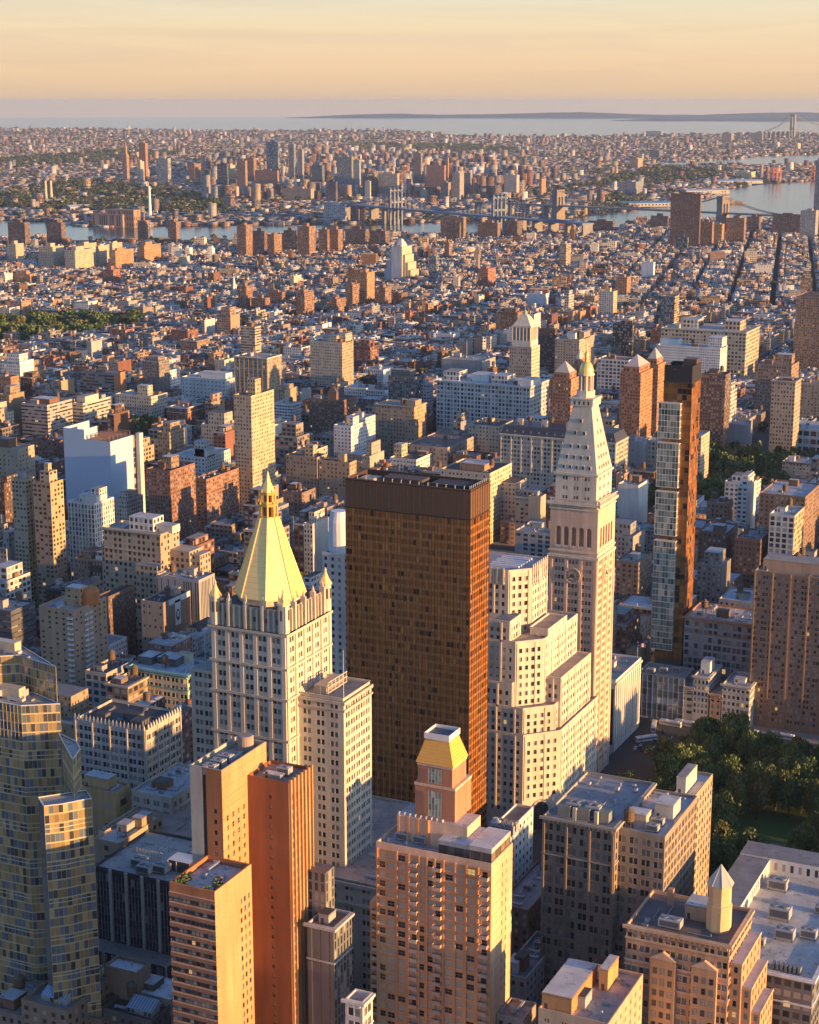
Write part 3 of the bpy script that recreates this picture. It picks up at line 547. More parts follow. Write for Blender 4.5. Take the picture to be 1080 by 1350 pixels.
# ---------------------------------------------------------------- the slim glass tower and its low base
def slim_tower():
    X, Y = -255, 897; w, d = 15.5, 17.0; occupy(-240, 858, 34, 62); keep(855, 928, 880, 930)
    T = thing('slim_glass_tower', 'slim square bronze glass tower with stacked pale glass pods facing north', 'tower', (X, Y, 0))
    f, g = MB(), MB(); rg = random.Random(8); br = (.10, .055, .03)
    pc = lambda i, k: (.46, .20, .06) if rg.random() < .5 else (.30, .13, .05) if rg.random() < .72 else (.05, .035, .025)
    for a, n in (((-w, 0, 0, 0), 6), ((0, 0, 0, d), 7), ((0, d, -w, d), 6), ((-w, d, -w, 0), 7)): curtain(f, g, *a, 22, 178, n, 47, br, pc, M_BRONZE, .14, .55, .1, (.20, .085, .035), rg); f.side(*a, 178, 187, (.035, .033, .035), m=M_METAL); f.side(*a, 0, 22, DKGREY, m=M_METAL)
    r = MB(); parapet(f, r, -w, 0, 0, d, 187, (.06, .05, .045), TAR, 2.5); f.box(-w*.5, -.6, d*.55, d-.6, 184, 189.5, (.10, .06, .04), M_METAL)
    course(f, -w, 0, 0, d, 177.6, .6, .2, (.08, .05, .035), M_METAL)
    f.build('frame', T); g.build('glazing', T); r.build('roof_deck', T)
    x0, x1 = -w-1.6, -5.2; rg2 = random.Random(4); wf = (.66, .64, .58)
    for z0, z1 in ((28, 90), (93.4, 117.6), (120.4, 144.6), (147.4, 166.5)):     # the pods
        f, g = MB(), MB(); nf = round((z1-z0)/3.4)
        gc = lambda i, k: (.38, .40, .31) if rg2.random() < .6 else (.60, .50, .34) if rg2.random() < .45 else (.16, .19, .17)
        for a, n in (((x0, -3.0, x1, -3.0), 7), ((x1, -3.0, x1, 0), 2), ((x0, 0, x0, -3.0), 2)): curtain(f, g, *a, z0, z1, n, nf, wf, gc, M_CLEAR, .1, .42, .12, wf, rg2)
        f.quad((x0, -3, z1), (x1, -3, z1), (x1, 0, z1), (x0, 0, z1), PALE); f.quad((x0, 0, z0), (x1, 0, z0), (x1, -3, z0), (x0, -3, z0), PALE); f.box(x0-.15, x1+.15, -3.2, 0, z1, z1+.5, wf, M_METAL, bot=True)
        o = f.build('glass_pod', T); g.build('glazing', o)
    P = thing('glazed_podium', 'low glass fronted shop building at the foot of the slim glass tower', 'building', (-243, 861, 0)); f, g = MB(), MB()
    for a, n in (((-26, 0, 0, 0), 9), ((0, 0, 0, 20), 7)):
        curtain(f, g, *a, 0, 24, n, 6, (.30, .31, .32), lambda i, k: (.26, .29, .31) if k != 2 else (.5, .54, .58), M_CLEAR, .2, .7, .2, (.25, .26, .27), rg)
    f.side(0, 20, -26, 20, 0, 24, GREY); f.side(-26, 20, -26, 0, 0, 24, GREY); r = MB(); parapet(f, r, -26, 0, 0, 20, 24.4, GREY, GRAV); f.build('wall', P); g.build('glazing', P); r.build('roof_deck', P)
    for q in range(3): child(P, FAN, (-20+q*6, 5+q*4, 23.4))
slim_tower()
# ---------------------------------------------------------------- orange brick tower in the foreground
def orange_tower():
    X, Y, w, d = foot(250, 292, 1016, 351, 125); occupy(X+26, Y-26, 48, 70); keep(222, 412, 420, 1350)
    T = thing('orange_brick_tower', 'tall plain orange brick slab tower with a lower planted terrace wing', 'tower', (X, Y, 0))
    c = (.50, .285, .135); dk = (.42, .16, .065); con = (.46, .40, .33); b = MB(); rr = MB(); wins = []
    # main slab: concrete strip, recess, brick north face, west face with a block of windows
    zA = 125
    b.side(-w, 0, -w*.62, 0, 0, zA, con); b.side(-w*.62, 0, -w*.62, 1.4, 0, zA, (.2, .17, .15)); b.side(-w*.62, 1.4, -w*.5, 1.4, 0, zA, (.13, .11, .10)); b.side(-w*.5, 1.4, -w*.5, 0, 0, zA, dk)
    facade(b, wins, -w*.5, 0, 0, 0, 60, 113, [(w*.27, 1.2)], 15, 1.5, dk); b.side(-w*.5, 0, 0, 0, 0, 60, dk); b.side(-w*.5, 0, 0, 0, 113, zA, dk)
    facade(b, wins, 0, 0, 0, d, 2, 110, cols(d-2, 7, 1.15, 1, 0, 1.2), 33, 1.75, c); b.side(0, 0, 0, d, 0, 2, c); b.side(0, 0, 0, d, 110, zA, c)
    b.side(0, d, -w, d, 0, zA, c); b.side(-w, d, -w, 0, 0, zA, con, (4, 3.2, .4, .5)); parapet(b, rr, -w, 0, 0, d, zA, con, (.42, .37, .32), 2.6, .5)
    b.quad((-w*.62, 0, zA-.01), (-w*.5, 0, zA-.01), (-w*.5, 1.4, zA-.01), (-w*.62, 1.4, zA-.01), con)
    for k in range(36): b.box(.003, .05, .02, d-.02, 3+k*3.4, 3.16+k*3.4, tuple(v*.8 for v in c))
    # west wing with ribs
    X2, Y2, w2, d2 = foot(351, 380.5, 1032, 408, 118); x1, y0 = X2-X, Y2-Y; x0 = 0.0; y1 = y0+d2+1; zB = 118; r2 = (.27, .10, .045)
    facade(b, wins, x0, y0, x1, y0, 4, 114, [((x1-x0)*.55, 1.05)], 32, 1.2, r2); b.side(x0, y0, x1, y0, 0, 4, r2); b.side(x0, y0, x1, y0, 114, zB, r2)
    L = y1-y0; facade(b, wins, x1, y0, x1, y1, 4, 114, [(.9+i*(L-1.2)/6+(L-1.2)/12-.3, 1.25) for i in range(6)], 34, 2.1, c, .5)
    b.side(x1, y0, x1, y1, 0, 4, c); b.side(x1, y0, x1, y1, 114, zB, c)
    for i in range(7): y = y0+.1+i*(L-.7)/6; b.box(x1+.003, x1+.8, y, y+.5, 0, zB+.9, c)
    b.side(x1, y1, x0, y1, 0, zB, r2); ra = MB(); parapet(b, ra, x0+.003, x1, y0, y1, zB, r2, (.30, .24, .2), 1.2); ra.build('roof_deck', T)
    # terrace wing with ribbon windows
    X3, Y3, w3, d3 = foot(225, 283, 1176, 323, 96); x1, y0 = X3-X, Y3-Y; x0 = x1-w3-.5; zC = 96; y1 = 0.0
    for k in range(27):
        z = zC-2.6-3.3*(k+1)
        if z < 3: break
        b.side(x0, y0, x1, y0, z+1.9, z+3.3, dk); b.quad((x0-.1, y0-.55, z+1.9), (x1+.1, y0-.55, z+1.9), (x1+.1, y0, z+1.9), (x0-.1, y0, z+1.9), con); b.quad((x0, y0-.55, z+1.75), (x1, y0-.55, z+1.75), (x1, y0-.55, z+3.0), (x0, y0-.55, z+3.0), (.33, .15, .085)); b.quad((x0, y0-.55, z+3.0), (x1, y0-.55, z+3.0), (x1, y0, z+3.0), (x0, y0, z+3.0), con)
        n = 11
        for i in range(n): wins.append(((x0+(i+.5)*(x1-x0)/n, y0+.15, z+.95), (0, -1), (x1-x0)/n-.12, 1.86))
        wins.append(((x1-.001, y0+.8, z+.95), (1, 0), 1.2, 1.7))
    b.side(x0, y0, x1, y0, zC-2.6, zC, dk); facade(b, wins, x1, y0, x1, y1, 2, zC-8, [((y1-y0)*.70, 1.1), ((y1-y0)*.80, 1.1), ((y1-y0)*.91, 1.1)], 27, 1.7, c, .35); b.side(x1, y0, x1, y1, 0, 2, c); b.side(x1, y0, x1, y1, zC-8, zC, c); b.side(x0, y1, x0, y0, 0, zC, dk); b.side(x1, 0, 0, 0, 0, zC, c)
    rc = MB(); parapet(b, rc, x0, x1, y0, y1-.003, zC, dk, (.52, .50, .48), 2.0, .6); rc.build('roof_deck', T)
    b.build('wall', T); rr.build('roof_deck', T); place_windows(T, wins, (.10, .085, .07))
    t = MB(); t.loft([ring(0, 0, 2.6, 0, 20), ring(0, 0, 2.6, 5, 20), ring(0, 0, 2.3, 5.4, 20)], (.30, .24, .2)); t.build('rooftop_drum', T, (-w*.45, d*.85, zA-2.6))
    for i in range(3): child(T, FAN, (-w*.5, 3+i*4.6, zA-2.6))
    child(T, FAN, (9, Y2-Y+8, zB-1.2)); bulkhead(T, 4, 10, Y2-Y+3, Y2-Y+6, zB-1.2, 1.5, (.3, .3, .3))
    for i in range(9):
        q = MB(); rg = random.Random(i)
        q.box(-.8, .8, -.5, .5, 0, .7, (.18, .10, .06))
        for _ in range(90): a = np.array([rg.gauss(0, .7), rg.gauss(0, .45), 1.0+rg.random()*1.2]); u = np.array([rg.uniform(-.3, .3) for _ in 'xyz']); v = np.array([rg.uniform(-.3, .3) for _ in 'xyz']); q.quad(tuple(a-u), tuple(a+v), tuple(a+u), tuple(a-v), (1, 1, 1), M_LEAF)
        q.build('planter', T, (x0+1.6+(i % 3)*.5 if i < 5 else x1-2-(i % 3), y0+1.6+i*1.5 if i < 5 else y0+2+(i-5)*2.4, zC-2))
    for i in range(3): q = MB(); q.loft([ring(0, 0, .75, .68, 10), ring(0, 0, .75, .76, 10)], (.5, .45, .4), M_METAL); q.tube((0, 0, 0), (0, 0, .7), .08, (.2, .2, .2)); q.build('terrace_table', T, (x0+4+i*3, y0+4+i*2.2, zC-2))
orange_tower()
# ---------------------------------------------------------------- pinkish apartment tower with a tiled crown
def zfor(x, y, py): return bis(lambda z: -proj(x, y, z)[1], 0, 320, -py)
def crown_tower():
    X, Y, w, d = foot(496, 648, 1139, 676, 94); occupy(X, Y, w, d, 8); keep(478, 680, 425, 1350)
    T = thing('crowned_apartment_tower', 'pinkish brick apartment tower with balconies and a yellow tiled crown', 'apartment tower', (X, Y, 0))
    c = (.64, .31, .135); c2 = (.66, .45, .31); b = MB(); wins = []; h = 94; fh = 3.3; fl = 27; z0 = h-2.4-fl*fh  # brick colour warmed and brightened for light reflected onto the north face
    bays = [(.055, 2.0, 0), (.13, 2.6, 0), (.225, 2.6, 0), (.335, 1.6, 1), (.40, 2.0, 0), (.475, 2.0, 0), (.545, 1.6, 1), (.64, 2.6, 0), (.73, 2.6, 0), (.83, 2.6, 0), (.945, 1.9, 1)]
    cs = [(-0+f*w, ww) for f, ww, bal in bays]
    facade(b, wins, -w, 0, 0, 0, z0, h-2.4, cs, fl, 2.05, c, .25, .35, sill=c2)
    facade(b, wins, 0, 0, 0, d, z0, h-2.4, [(d*.52, .7), (d*.7, .7)], fl, 1.5, (.58, .42, .25), .3)
    b.side(-w, 0, 0, 0, h-2.4, h, c2); b.side(0, 0, 0, d, h-2.4, h, (.58, .42, .25)); b.side(0, d, -w, d, 0, h, c, (4, 3.05, .5, .5)); b.side(-w, d, -w, 0, 0, h, c, (4, 3.05, .3, .5)); b.side(-w, 0, 0, 0, 0, z0, c); b.side(0, 0, 0, d, 0, z0, c)
    for f in (.0, .175, .28, .37, .44, .51, .585, .685, .78, .88):
        x = -w+f*w; b.box(x+.05, x+.65, -.3, -.003, z0, h-2, c, bot=True)
    rr = MB(); parapet(b, rr, -w, 0, 0, d, h, c2, (.40, .38, .37), 1.1)
    b.box(-w-3.2, -w-.003, 1.5, d, 0, h-22, c, st=(3, 3.05, .5, .5), top=c2)
    for k in range(28): b.box(.003, .06, .05, d-.05, 3+k*3.3, 3.2+k*3.3, (.52, .37, .22))
    b.build('wall', T); rr.build('roof_deck', T); place_windows(T, wins, (.42, .30, .22), gm=M_PANE2)
    n = 0
    for k in range(fl):                                              # balconies
        for f, bw in ((.335, 2.9), (.545, 2.9), (.945, 3.0), (-.025, 2.2)):
            z = z0+k*fh+.2
            if f < 0 and z > h-24: continue
            q = MB(); y0 = -1.5; q.box(-bw/2, bw/2, y0, -.01, -.22, 0, c2, bot=True)
            for x in (-bw/2, bw/2-.12): q.box(x, x+.12, y0, -.01, 0, .95, (.50, .33, .24))
            q.box(-bw/2+.12, bw/2-.12, y0, y0+.12, 0, .95, (.54, .36, .26)) if n % 3 else q.box(-bw/2+.12, bw/2-.12, y0, y0+.1, .1, .95, (.45, .40, .36))
            q.build('balcony', T, (-w+f*w, 0 if f > 0 else 1.5, z)); n += 1
    # penthouse with big panes, on the west half of the roof
    p, g = MB(), MB(); zr = h-1.1
    def pent(x0, x1, y0, y1, z1):
        curtain(p, g, x0, y0, x1, y0, zr, z1-1.6, max(2, int((x1-x0)/2.6)), 1, (.10, .07, .05), (.20, .17, .15), M_CLEAR, .3, 0, .1); curtain(p, g, x1, y0, x1, y1, zr, z1-1.6, 4, 1, (.10, .07, .05), (.30, .22, .14), M_CLEAR, .3, 0, .1)
        p.box(x0-.25, x1+.25, y0-.25, y1, z1-1.6, z1, (.46, .43, .42), top=(.56, .55, .56), tm=M_ROOF, bot=True); p.side(x1, y1, x0, y1, zr, z1, c2); p.side(x0, y1, x0, y0, zr, z1, c2)
    pent(-w*.47, -w*.20, 2.2, d-1, h+3.8); pent(-w*.195, -.6, 1.2, d-1, h+4.4)
    o = p.build('penthouse', T); g.build('glazing', o)
    # crown
    cX, cY = X-w*.575, Y+8; ux = 7.0; z1, z2, z3, z4 = h+9, zfor(cX+ux, cY, 1042), zfor(cX+6.0, cY, 1014), zfor(cX+4.2, cY, 979); x, y = cX-X, cY-Y
    k = MB(); k.box(x-ux-5.5, x+ux+5, y-1.5, d-.5, zr, h+7.6, c2, top=(.45, .44, .44), tm=M_ROOF)
    for q in range(9): xx = x-ux-5+q*1.9; k.loft([ring(xx, y-1.0, .35, h+7.6, 6), ring(xx, y-1.0, .35, h+8.4, 6)], (.66, .62, .56))
    for q in range(4): xx = x-ux-5.4+q*3.4; k.box(xx, xx+.9, y-2.0, y-1.503, zr, h+7.6, c, bot=True)
    def stage(r, za, zb, cc): k.box(x-r, x+r, y, y+2*r*.92, za, zb, cc); [k.box(x-r-.2, x+r+.2, y-.2, y+2*r*.92+.2, z, z+.9, c2, bot=True) for z in (zb-.4,)]
    stage(ux, h+7.6, z2, (.46, .21, .12)); stage(ux-1.0, z2+.5, z3, (.46, .21, .12)); k.build('crown', T)
    for za, zb, r in ((h+8.4, z2-1.6, ux), (z2+1.2, z3-.8, ux-1)):
        f, g = MB(), MB(); curtain(f, g, x-2.1, y-.32 if r == ux else y-.3, x+2.3, y-.32 if r == ux else y-.3, za, zb, 4, 4, (.42, .42, .38), lambda i, j: (.42, .46, .38) if (i+j) % 4 else (.55, .56, .40), M_CLEAR, .14, .14, .06); o = f.build('crown_window', T); g.build('pane', o)
    m = MB(); r = ux-1; yc = y+r*.92; tile = (.86, .46, .10)
    for q in range(9):
        t0, t1 = q/9, (q+1)/9; za, zb = z3+.5+(z4-z3-.5)*t0, z3+.5+(z4-z3-.5)*t1; ra, rb = (r+.5)*(1-t0)+(r-2.1)*t0, (r+.5)*(1-t1)+(r-2.1)*t1
        m.loft([rect(x-ra, x+ra, yc-ra*.92, yc+ra*.92, za), rect(x-rb-.1, x+rb+.1, yc-rb*.92-.1, yc+rb*.92+.1, zb)], tile, M_METAL, False)
    m.build('tiled_mansard', T); m = MB(); rb = r-1.9
    m.box(x-rb, x+rb, yc-rb, yc+rb, z4, z4+.5, (.14, .14, .15), bot=True)
    for (a, b2, c3, d3) in ((x-rb, x+rb, yc-rb-.25, yc-rb), (x-rb, x+rb, yc+rb, yc+rb+.25), (x-rb-.25, x-rb, yc-rb-.25, yc+rb+.25), (x+rb, x+rb+.25, yc-rb-.25, yc+rb+.25)): m.box(a, b2, c3, d3, z4-.3, z4+1.7, (.74, .70, .64), bot=True)
    m.build('crown_rail', T)
    for q in range(4): child(T, FAN if q % 2 else VENT, (-w+3+q*3.2, 3.0+q % 2*4, zr))
crown_tower()
# ---------------------------------------------------------------- faceted glass tower at the edge
def faceted_tower():
    T = thing('faceted_glass_tower', 'golden blue faceted glass tower with slanting cut roofs', 'tower', (-352, 443, 0)); occupy(-318, 420, 90, 66); keep(-80, 125, 440, 1350)
    f, g = MB(), MB(); rg = random.Random(5); fc = (.52, .42, .25)
    pc = lambda i, k: (.44, .31, .15) if rg.random() < .34 else (.56, .42, .22) if rg.random() < .3 else (.18, .21, .25) if rg.random() < .7 else (.09, .09, .09)  # gold in panes and frames is low sun glow put into their colour
    def prism(pts, zs, z0, vis):
        n = len(pts)
        for i in range(n):
            (xa, ya), (xb, yb), za, zb = pts[i], pts[(i+1) % n], zs[i], zs[(i+1) % n]; L = math.dist(pts[i], pts[(i+1) % n]); zt = min(za, zb)
            if vis[i]: curtain(f, g, xa, ya, xb, yb, z0, zt, max(2, round(L/1.5)), max(1, round((zt-z0)/3.3)), fc, pc, M_MIRROR, .08, .5, .10, (.50, .40, .22), rg)
            else: g.side(xa, ya, xb, yb, z0, zt, (.2, .22, .24), m=M_MIRROR)
            if abs(za-zb) > .01: g.poly([(xa, ya, zt), (xb, yb, zt), (xa, ya, za) if za > zb else (xb, yb, zb)], (.3, .31, .31), M_MIRROR)
            f.tube((xa, ya, za), (xb, yb, zb), .22, (.62, .58, .5), n=4)
        r = MB(); r.poly([(x, y, z-.5) for (x, y), z in zip(pts, zs)], (.40, .38, .36), M_ROOF); r.build('roof_deck', T)
    def volume(px, z, z0, vis, back=None):
        P = [(lambda q: (q[0]+352, q[1]-443))(at(u, v, z)) for u, v in px]; Q = list(P)
        if back: Q += [(P[-1][0]+back[0], P[-1][1]+back[1]), (P[0][0]+back[0], P[0][1]+back[1])]
        prism(Q, [z]*len(Q), z0, [1]*vis+[0]*9)
        for (xa, ya), (xb, yb) in list(zip(P, P[1:]))[:vis]:
            for k in range(int((z-z0)/13)): f.tube((xa, ya, z0+k*13+6), (xb, yb, z0+k*13+6), .16, (.60, .52, .36), n=4)
        return P
    A1 = volume([(-45, 868), (25, 864), (73.6, 879), (28, 851), (-30, 832)], 140, 90, 2); B1 = volume([(-45, 918), (27.8, 930.5), (79, 928), (47, 914), (-30, 903)], 128, 0, 2)
    volume([(58, 1063), (83, 1060), (108, 1055), (121, 1053)], 105, 0, 3, (-6, 5)); volume([(82, 976), (96, 1001), (105.5, 987.5)], 118, 40, 2, (-5, 5))
    f.build('frame', T); g.build('glazing', T)
    for P, z in ((A1, 139.6), (B1, 127.6)):
        m = np.array(P); c0 = m.mean(0)
        for i in range(5): p = c0*.62+m[i]*.38; child(T, (FAN, DUCT, HATCH)[i % 3], (p[0], p[1], z))
        b = MB(); b.box(c0[0]-5, c0[0]+4, c0[1]-1, c0[1]+2.5, z, z+4.0, (.50, .42, .30), M_METAL); b.build('plant_screen', T)
faceted_tower()
# ---------------------------------------------------------------- general blocks
def bld(name, label, cat, px, h, col, st=(3.6, 3.4, .45, .52), roof=None, yb=None, D=None, W=None, Yf=None, geo=False, tiers=(), low=(), kit=2, tank=True, corn=None, pil=0, stw=None, fin=None, group=None, colw=None, gable=None, wfc=(.10, .09, .08), north=None):
    xl, xc, yc, xr = px
    if Yf:
        a = (xc-CX)/FPX; q = (CY-yc)/FPX; dy = a*sy+cy*cp+q*cy*sp; h = EYE+(-sp+q*cp)/dy*Yf
    X, Y, w, d = foot(xl, xc, yc, xr, h); d = D or max(d, 7); w = W or max(w, 6)
    T = thing(name, label, cat, (X, Y, 0), group); occupy(X, Y, w, d, 2.5); keep(min(xl, xc), max(xr, xc), Y, yb or yc+40)
    rng = random.Random(label); roof = roof or rng.choice([SILVER, GRAV, TAR, PALE, GREY]); b, rr = MB(), MB(); wins = []; colw = colw or col  # most separate west wall colours are warmer, with low sunlight painted in
    if geo:
        fl = max(1, int((h-4)/st[1])); z0 = h-1.6-fl*st[1]; nN, nW = max(1, round(w/st[0])), max(1, round(d/st[0]))
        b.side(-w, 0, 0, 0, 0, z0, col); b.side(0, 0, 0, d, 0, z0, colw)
        gp = 2 if st[0] > 4 and st[2] < .8 else 1
        for (a, n, L, cc) in (((-w, 0, 0, 0), nN, w, col), ((0, 0, 0, d), nW, d, colw)):
            ww = L/n*st[2]/gp; facade(b, wins, *a, z0, h-1.6, cols(L, n, ww, gp, .35), fl, st[1]*st[3], cc, .3, .4, sill=tuple(min(.75, q*1.25) for q in cc))
        b.side(-w, 0, 0, 0, h-1.6, h, col); b.side(0, 0, 0, d, h-1.6, h, colw)
        b.side(0, d, -w, d, 0, h, col, st); b.side(-w, d, -w, 0, 0, h, col, st)
    else:
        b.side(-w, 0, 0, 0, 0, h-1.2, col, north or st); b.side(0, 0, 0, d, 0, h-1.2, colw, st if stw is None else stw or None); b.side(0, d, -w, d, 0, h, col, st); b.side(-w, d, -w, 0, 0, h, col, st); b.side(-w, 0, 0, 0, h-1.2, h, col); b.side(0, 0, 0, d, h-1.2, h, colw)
    if pil:
        for i in range(int(w/pil)+1): x = -w+i*(w-.8)/max(1, int(w/pil)); b.box(x, x+.8, -.4, -.003, 0, h-.2, col, bot=True)
        for i in range(int(d/pil)+1): y = i*(d-.8)/max(1, int(d/pil)); b.box(.003, .4, y, y+.8, 0, h-.2, colw, bot=True)
    if corn:
        course(b, -w, 0, 0, d, h-1.0, .9, 1.0, corn); course(b, -w, 0, 0, d, h*.82, .5, .35, corn)
        if geo: dentils(b, -w, 0, 0, d, h-1.9, corn)
    parapet(b, rr, -w, 0, 0, d, h, corn or col, roof, 1.1)
    for (x0, x1, y0, y1, z0, z1, cc) in low:
        b.box(x0, x1, y0, y1, z0, z1, cc or col, st=st, top=roof, tm=M_ROOF)
    b.build('wall', T); rr.build('roof_deck', T); place_windows(T, wins, wfc)
    for (fx0, fx1, fy0, fy1, dh, cc) in tiers: bulkhead(T, -w+fx0*w, -w+fx1*w, fy0*d, fy1*d, h-1.1, dh+1.1, cc or col, rng.choice([SILVER, PALE, GRAV]), st if dh > 6 else None, 'upper_storey' if dh > 6 else 'bulkhead')
    roof_kit(T, -w+.8, -.8, .8, d-.8, h-1.1, col, rng, kit, tank) if kit else None
    if fin: fin(T, w, d, h, rng)
    return T
A_, O_, B_ = 'apartment building', 'office building', 'building'
PUN = (3.4, 3.2, .42, .5); BAND = (4, 3.4, .97, .46); GRID = (3.6, 3.6, .76, .66); RIB = (2.2, 3.5, .5, .8); LOFT = (5.2, 4.0, .74, .6); BAL = (3.8, 3.0, .6, .55)
def glass_ridge(T, x0, x1, y0, y1, z, name='skylight'):
    b = MB(); n = 9; c = (.20, .32, .48)
    for i in range(n):
        a, e = x0+i*(x1-x0)/n, x0+(i+1)*(x1-x0)/n
        b.quad((a+.12, y0, z+2), (e-.12, y0, z+2), (e-.12, y1, z+4.2), (a+.12, y1, z+4.2), c, M_CLEAR, (0, 0, .6)); b.quad((a, y0, z+1.97), (e, y0, z+1.97), (e, y1, z+4.17), (a, y1, z+4.17), (.5, .52, .54), M_METAL)
    b.side(x0, y0, x1, y0, z, z+1.97, (.3, .28, .26), (1.6, 2, .7, .7)); b.quad((x1, y0, z), (x1, y1, z), (x1, y1, z+4.17), (x1, y0, z+1.97), (.4, .36, .32)); b.quad((x0, y1, z), (x0, y0, z), (x0, y0, z+1.97), (x0, y1, z+4.17), (.4, .36, .32)); b.side(x1, y1, x0, y1, z, z+4.17, (.4, .36, .32)); b.build(name, T)
# ---- near the bottom of the picture
def fin_crenel(T, w, d, h, rng):
    b = MB(); b.loft([ring(0, 0, .6, 0, 4, pi/4), ring(0, 0, .6, 1.2, 4, pi/4), ring(0, 0, .03, 2.8, 4, pi/4)], (.56, .52, .46)); o = b.build('pinnacle'); COLL.objects.unlink(o)
    for i in range(19): child(T, o, (-w+.5+i*(w-1)/18, 0, h))
    for i in range(1, 14): child(T, o, (0, .5+i*(d-1)/13, h))
    for (x, y, ww, dd) in ((-30, 6, 5, 4), (-20, 12, 9, 4), (-11, 5, 6, 7)): bulkhead(T, x, x+ww, y, y+dd, h-1.1, 3, (.12, .12, .13), TAR)
bld('loft_block', 'grey limestone loft block with pointed crest and black roof', O_, (98, 191, 964, 238), 55, (.44, .41, .37), (4.6, 3.9, .72, .6), TAR, 1090, geo=True, kit=0, pil=9.2, fin=fin_crenel)
bld('cornice_block', 'cream office block with teal cornice and pale blue roof', O_, (169, 247, 890, 262), 48, (.60, .54, .36), (5, 4, .7, .55), (.46, .52, .58), 940, D=26, kit=1, corn=(.16, .36, .36), geo=True, tiers=((.3, .62, .4, .8, 3, DKGREY), (.02, .25, .3, .7, 3, DKGREY)))
bld('brick_loft', 'brown brick loft with pale window bays beside the teal cornice block', O_, (140, 168, 905, 172), 44, (.22, .15, .11), (5, 4, .7, .62), GRAV, 945, D=24, corn=(.40, .36, .3))
bld('stone_loft', 'small grey stone loft with arched bays left of the brown brick loft', O_, (112, 140, 888, 145), 48, (.36, .33, .30), (4.6, 3.8, .66, .62), TAR, 930, D=24)
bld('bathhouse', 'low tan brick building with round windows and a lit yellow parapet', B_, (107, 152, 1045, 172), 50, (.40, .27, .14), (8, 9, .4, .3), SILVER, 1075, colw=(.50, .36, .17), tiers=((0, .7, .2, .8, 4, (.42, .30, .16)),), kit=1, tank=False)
bld('white_roof_loft', 'low tan loft with broad pale roof behind the air conditioning plant', B_, (123, 157, 1112, 214), 48, (.38, .29, .19), (4, 3.8, .5, .5), (.50, .49, .48), 1130, tiers=((.55, .95, .55, .8, 3.5, (.36, .26, .17)),), kit=2, tank=False)
bld('grey_stone_annex', 'grey stone annex with cluttered silver roof left of the gilded pyramid tower', O_, (173, 226, 1052, 262), 50, (.42, .38, .33), (5, 4, .5, .6), SILVER, 1100, geo=True, D=34, kit=9, tank=False)
def fin_dark(T, w, d, h, rng):
    f_, g_ = MB(), MB(); rq = random.Random(1); curtain(f_, g_, -w, -.06, 0, -.06, 27, h-2.2, 26, 8, (.40, .40, .42), lambda i, k: (.035, .045, .07) if rq.random() < .8 else (.10, .12, .15) if rq.random() < .8 else (.34, .36, .40), M_MIRROR, .16, .3, .12, (.06, .065, .08), rq); o_ = f_.build('window_frame', T); g_.build('glazing', o_)
    for i, (x, y) in enumerate(((-16, 5), (-11, 8), (-21, 9))): child(T, FAN, (x, y, h-1.1)).scale = (1.25, 1.6, 1.2)
    b = MB(); b.box(-10, -.8, 10, 17, h-1.1, h+3.2, (.10, .08, .08), top=(.60, .66, .70), tm=M_METAL); [b.box(x, x+.4, 9.8, 9.997, h-1, h+3.1, (.6, .58, .54)) for x in (-10, -6.4)]; b.build('bulkhead', T)
    f = MB(); [f.box(-26+i*1.3, -25.7+i*1.3, 14, 14.3, h-1.1, h+3, (.5, .48, .44), M_METAL) for i in range(9)]; f.box(-26, -14.5, 14.01, 14.2, h+2.4, h+2.8, (.5, .48, .44), M_METAL, bot=True); f.build('plant_screen', T)
    p = MB(); [p.box(-w+i*(w-1)/5, -w+i*(w-1)/5+1, -.7, -.003, 0, h, (.50, .46, .41), bot=True) for i in range(6)]; p.build('pier', T)
    l = MB(); l.box(-w-4, 1, -9, -.75, 0, 27, (.05, .055, .07), st=(1.5, 5, .82, .82), top=(.22, .21, .2), tm=M_ROOF); [l.box(-w-4+i*(w+4.3)/6, -w-3.3+i*(w+4.3)/6, -9.5, -9.003, 0, 27, (.46, .42, .38), bot=True) for i in range(7)]; l.build('lower_storey', T)
bld('dark_glass_block', 'dark glass office block with pale stone piers and rooftop chillers', O_, (123, 232, 1165, 250), 55, (.05, .055, .07), (60, 60, 0, 0), (.40, .38, .36), 1270, D=36, kit=0, fin=fin_dark)
bld('brick_box', 'windowless brown brick box with pale blue roof beside the orange tower', B_, (137, 180, 1283, 198), 40, (.26, .18, .13), (30, 30, 0, 0), (.58, .64, .68), 1350, kit=0, low=((-24, -14.3, -6, 2, 0, 33, (.30, .21, .15)), (0.01, 12, 2, 14, 0, 32, (.36, .30, .25))))
bld('skylight_building', 'low brick building with a long blue sloped skylight on its roof', B_, (28, 88, 1333, 116), 36, (.27, .18, .13), PUN, (.22, .2, .2), 1350, kit=4, tank=False, D=24, fin=lambda T, w, d, h, rng: glass_ridge(T, -w*.72, -w*.18, 4, 9, h-1.1))
bld('greenhouse_roof_building', 'low dark building with a ribbed glass roof light at the bottom edge', B_, (134, 200, 1346, 226), 30, (.12, .10, .09), PUN, TAR, 1350, kit=2, D=26, fin=lambda T, w, d, h, rng: glass_ridge(T, -w*.6, -w*.1, 3, 8, h-1.1))
bld('tank_roof_building', 'low brown building carrying a round wooden tank at the bottom edge', B_, (88, 134, 1345, 140), 28, (.25, .17, .12), PUN, GRAV, 1350, kit=2, D=22)
bld('cream_low_building', 'small cream walk up with pipes on its roof below the glass tower', B_, (62, 100, 1305, 110), 34, (.50, .42, .32), PUN, TAR, 1330, kit=4, D=18)
bld('corner_low_building', 'low brick corner building with rooftop tank at lower left corner', B_, (-20, 30, 1340, 46), 30, (.22, .16, .13), PUN, GRAV, 1350, kit=3, D=22)
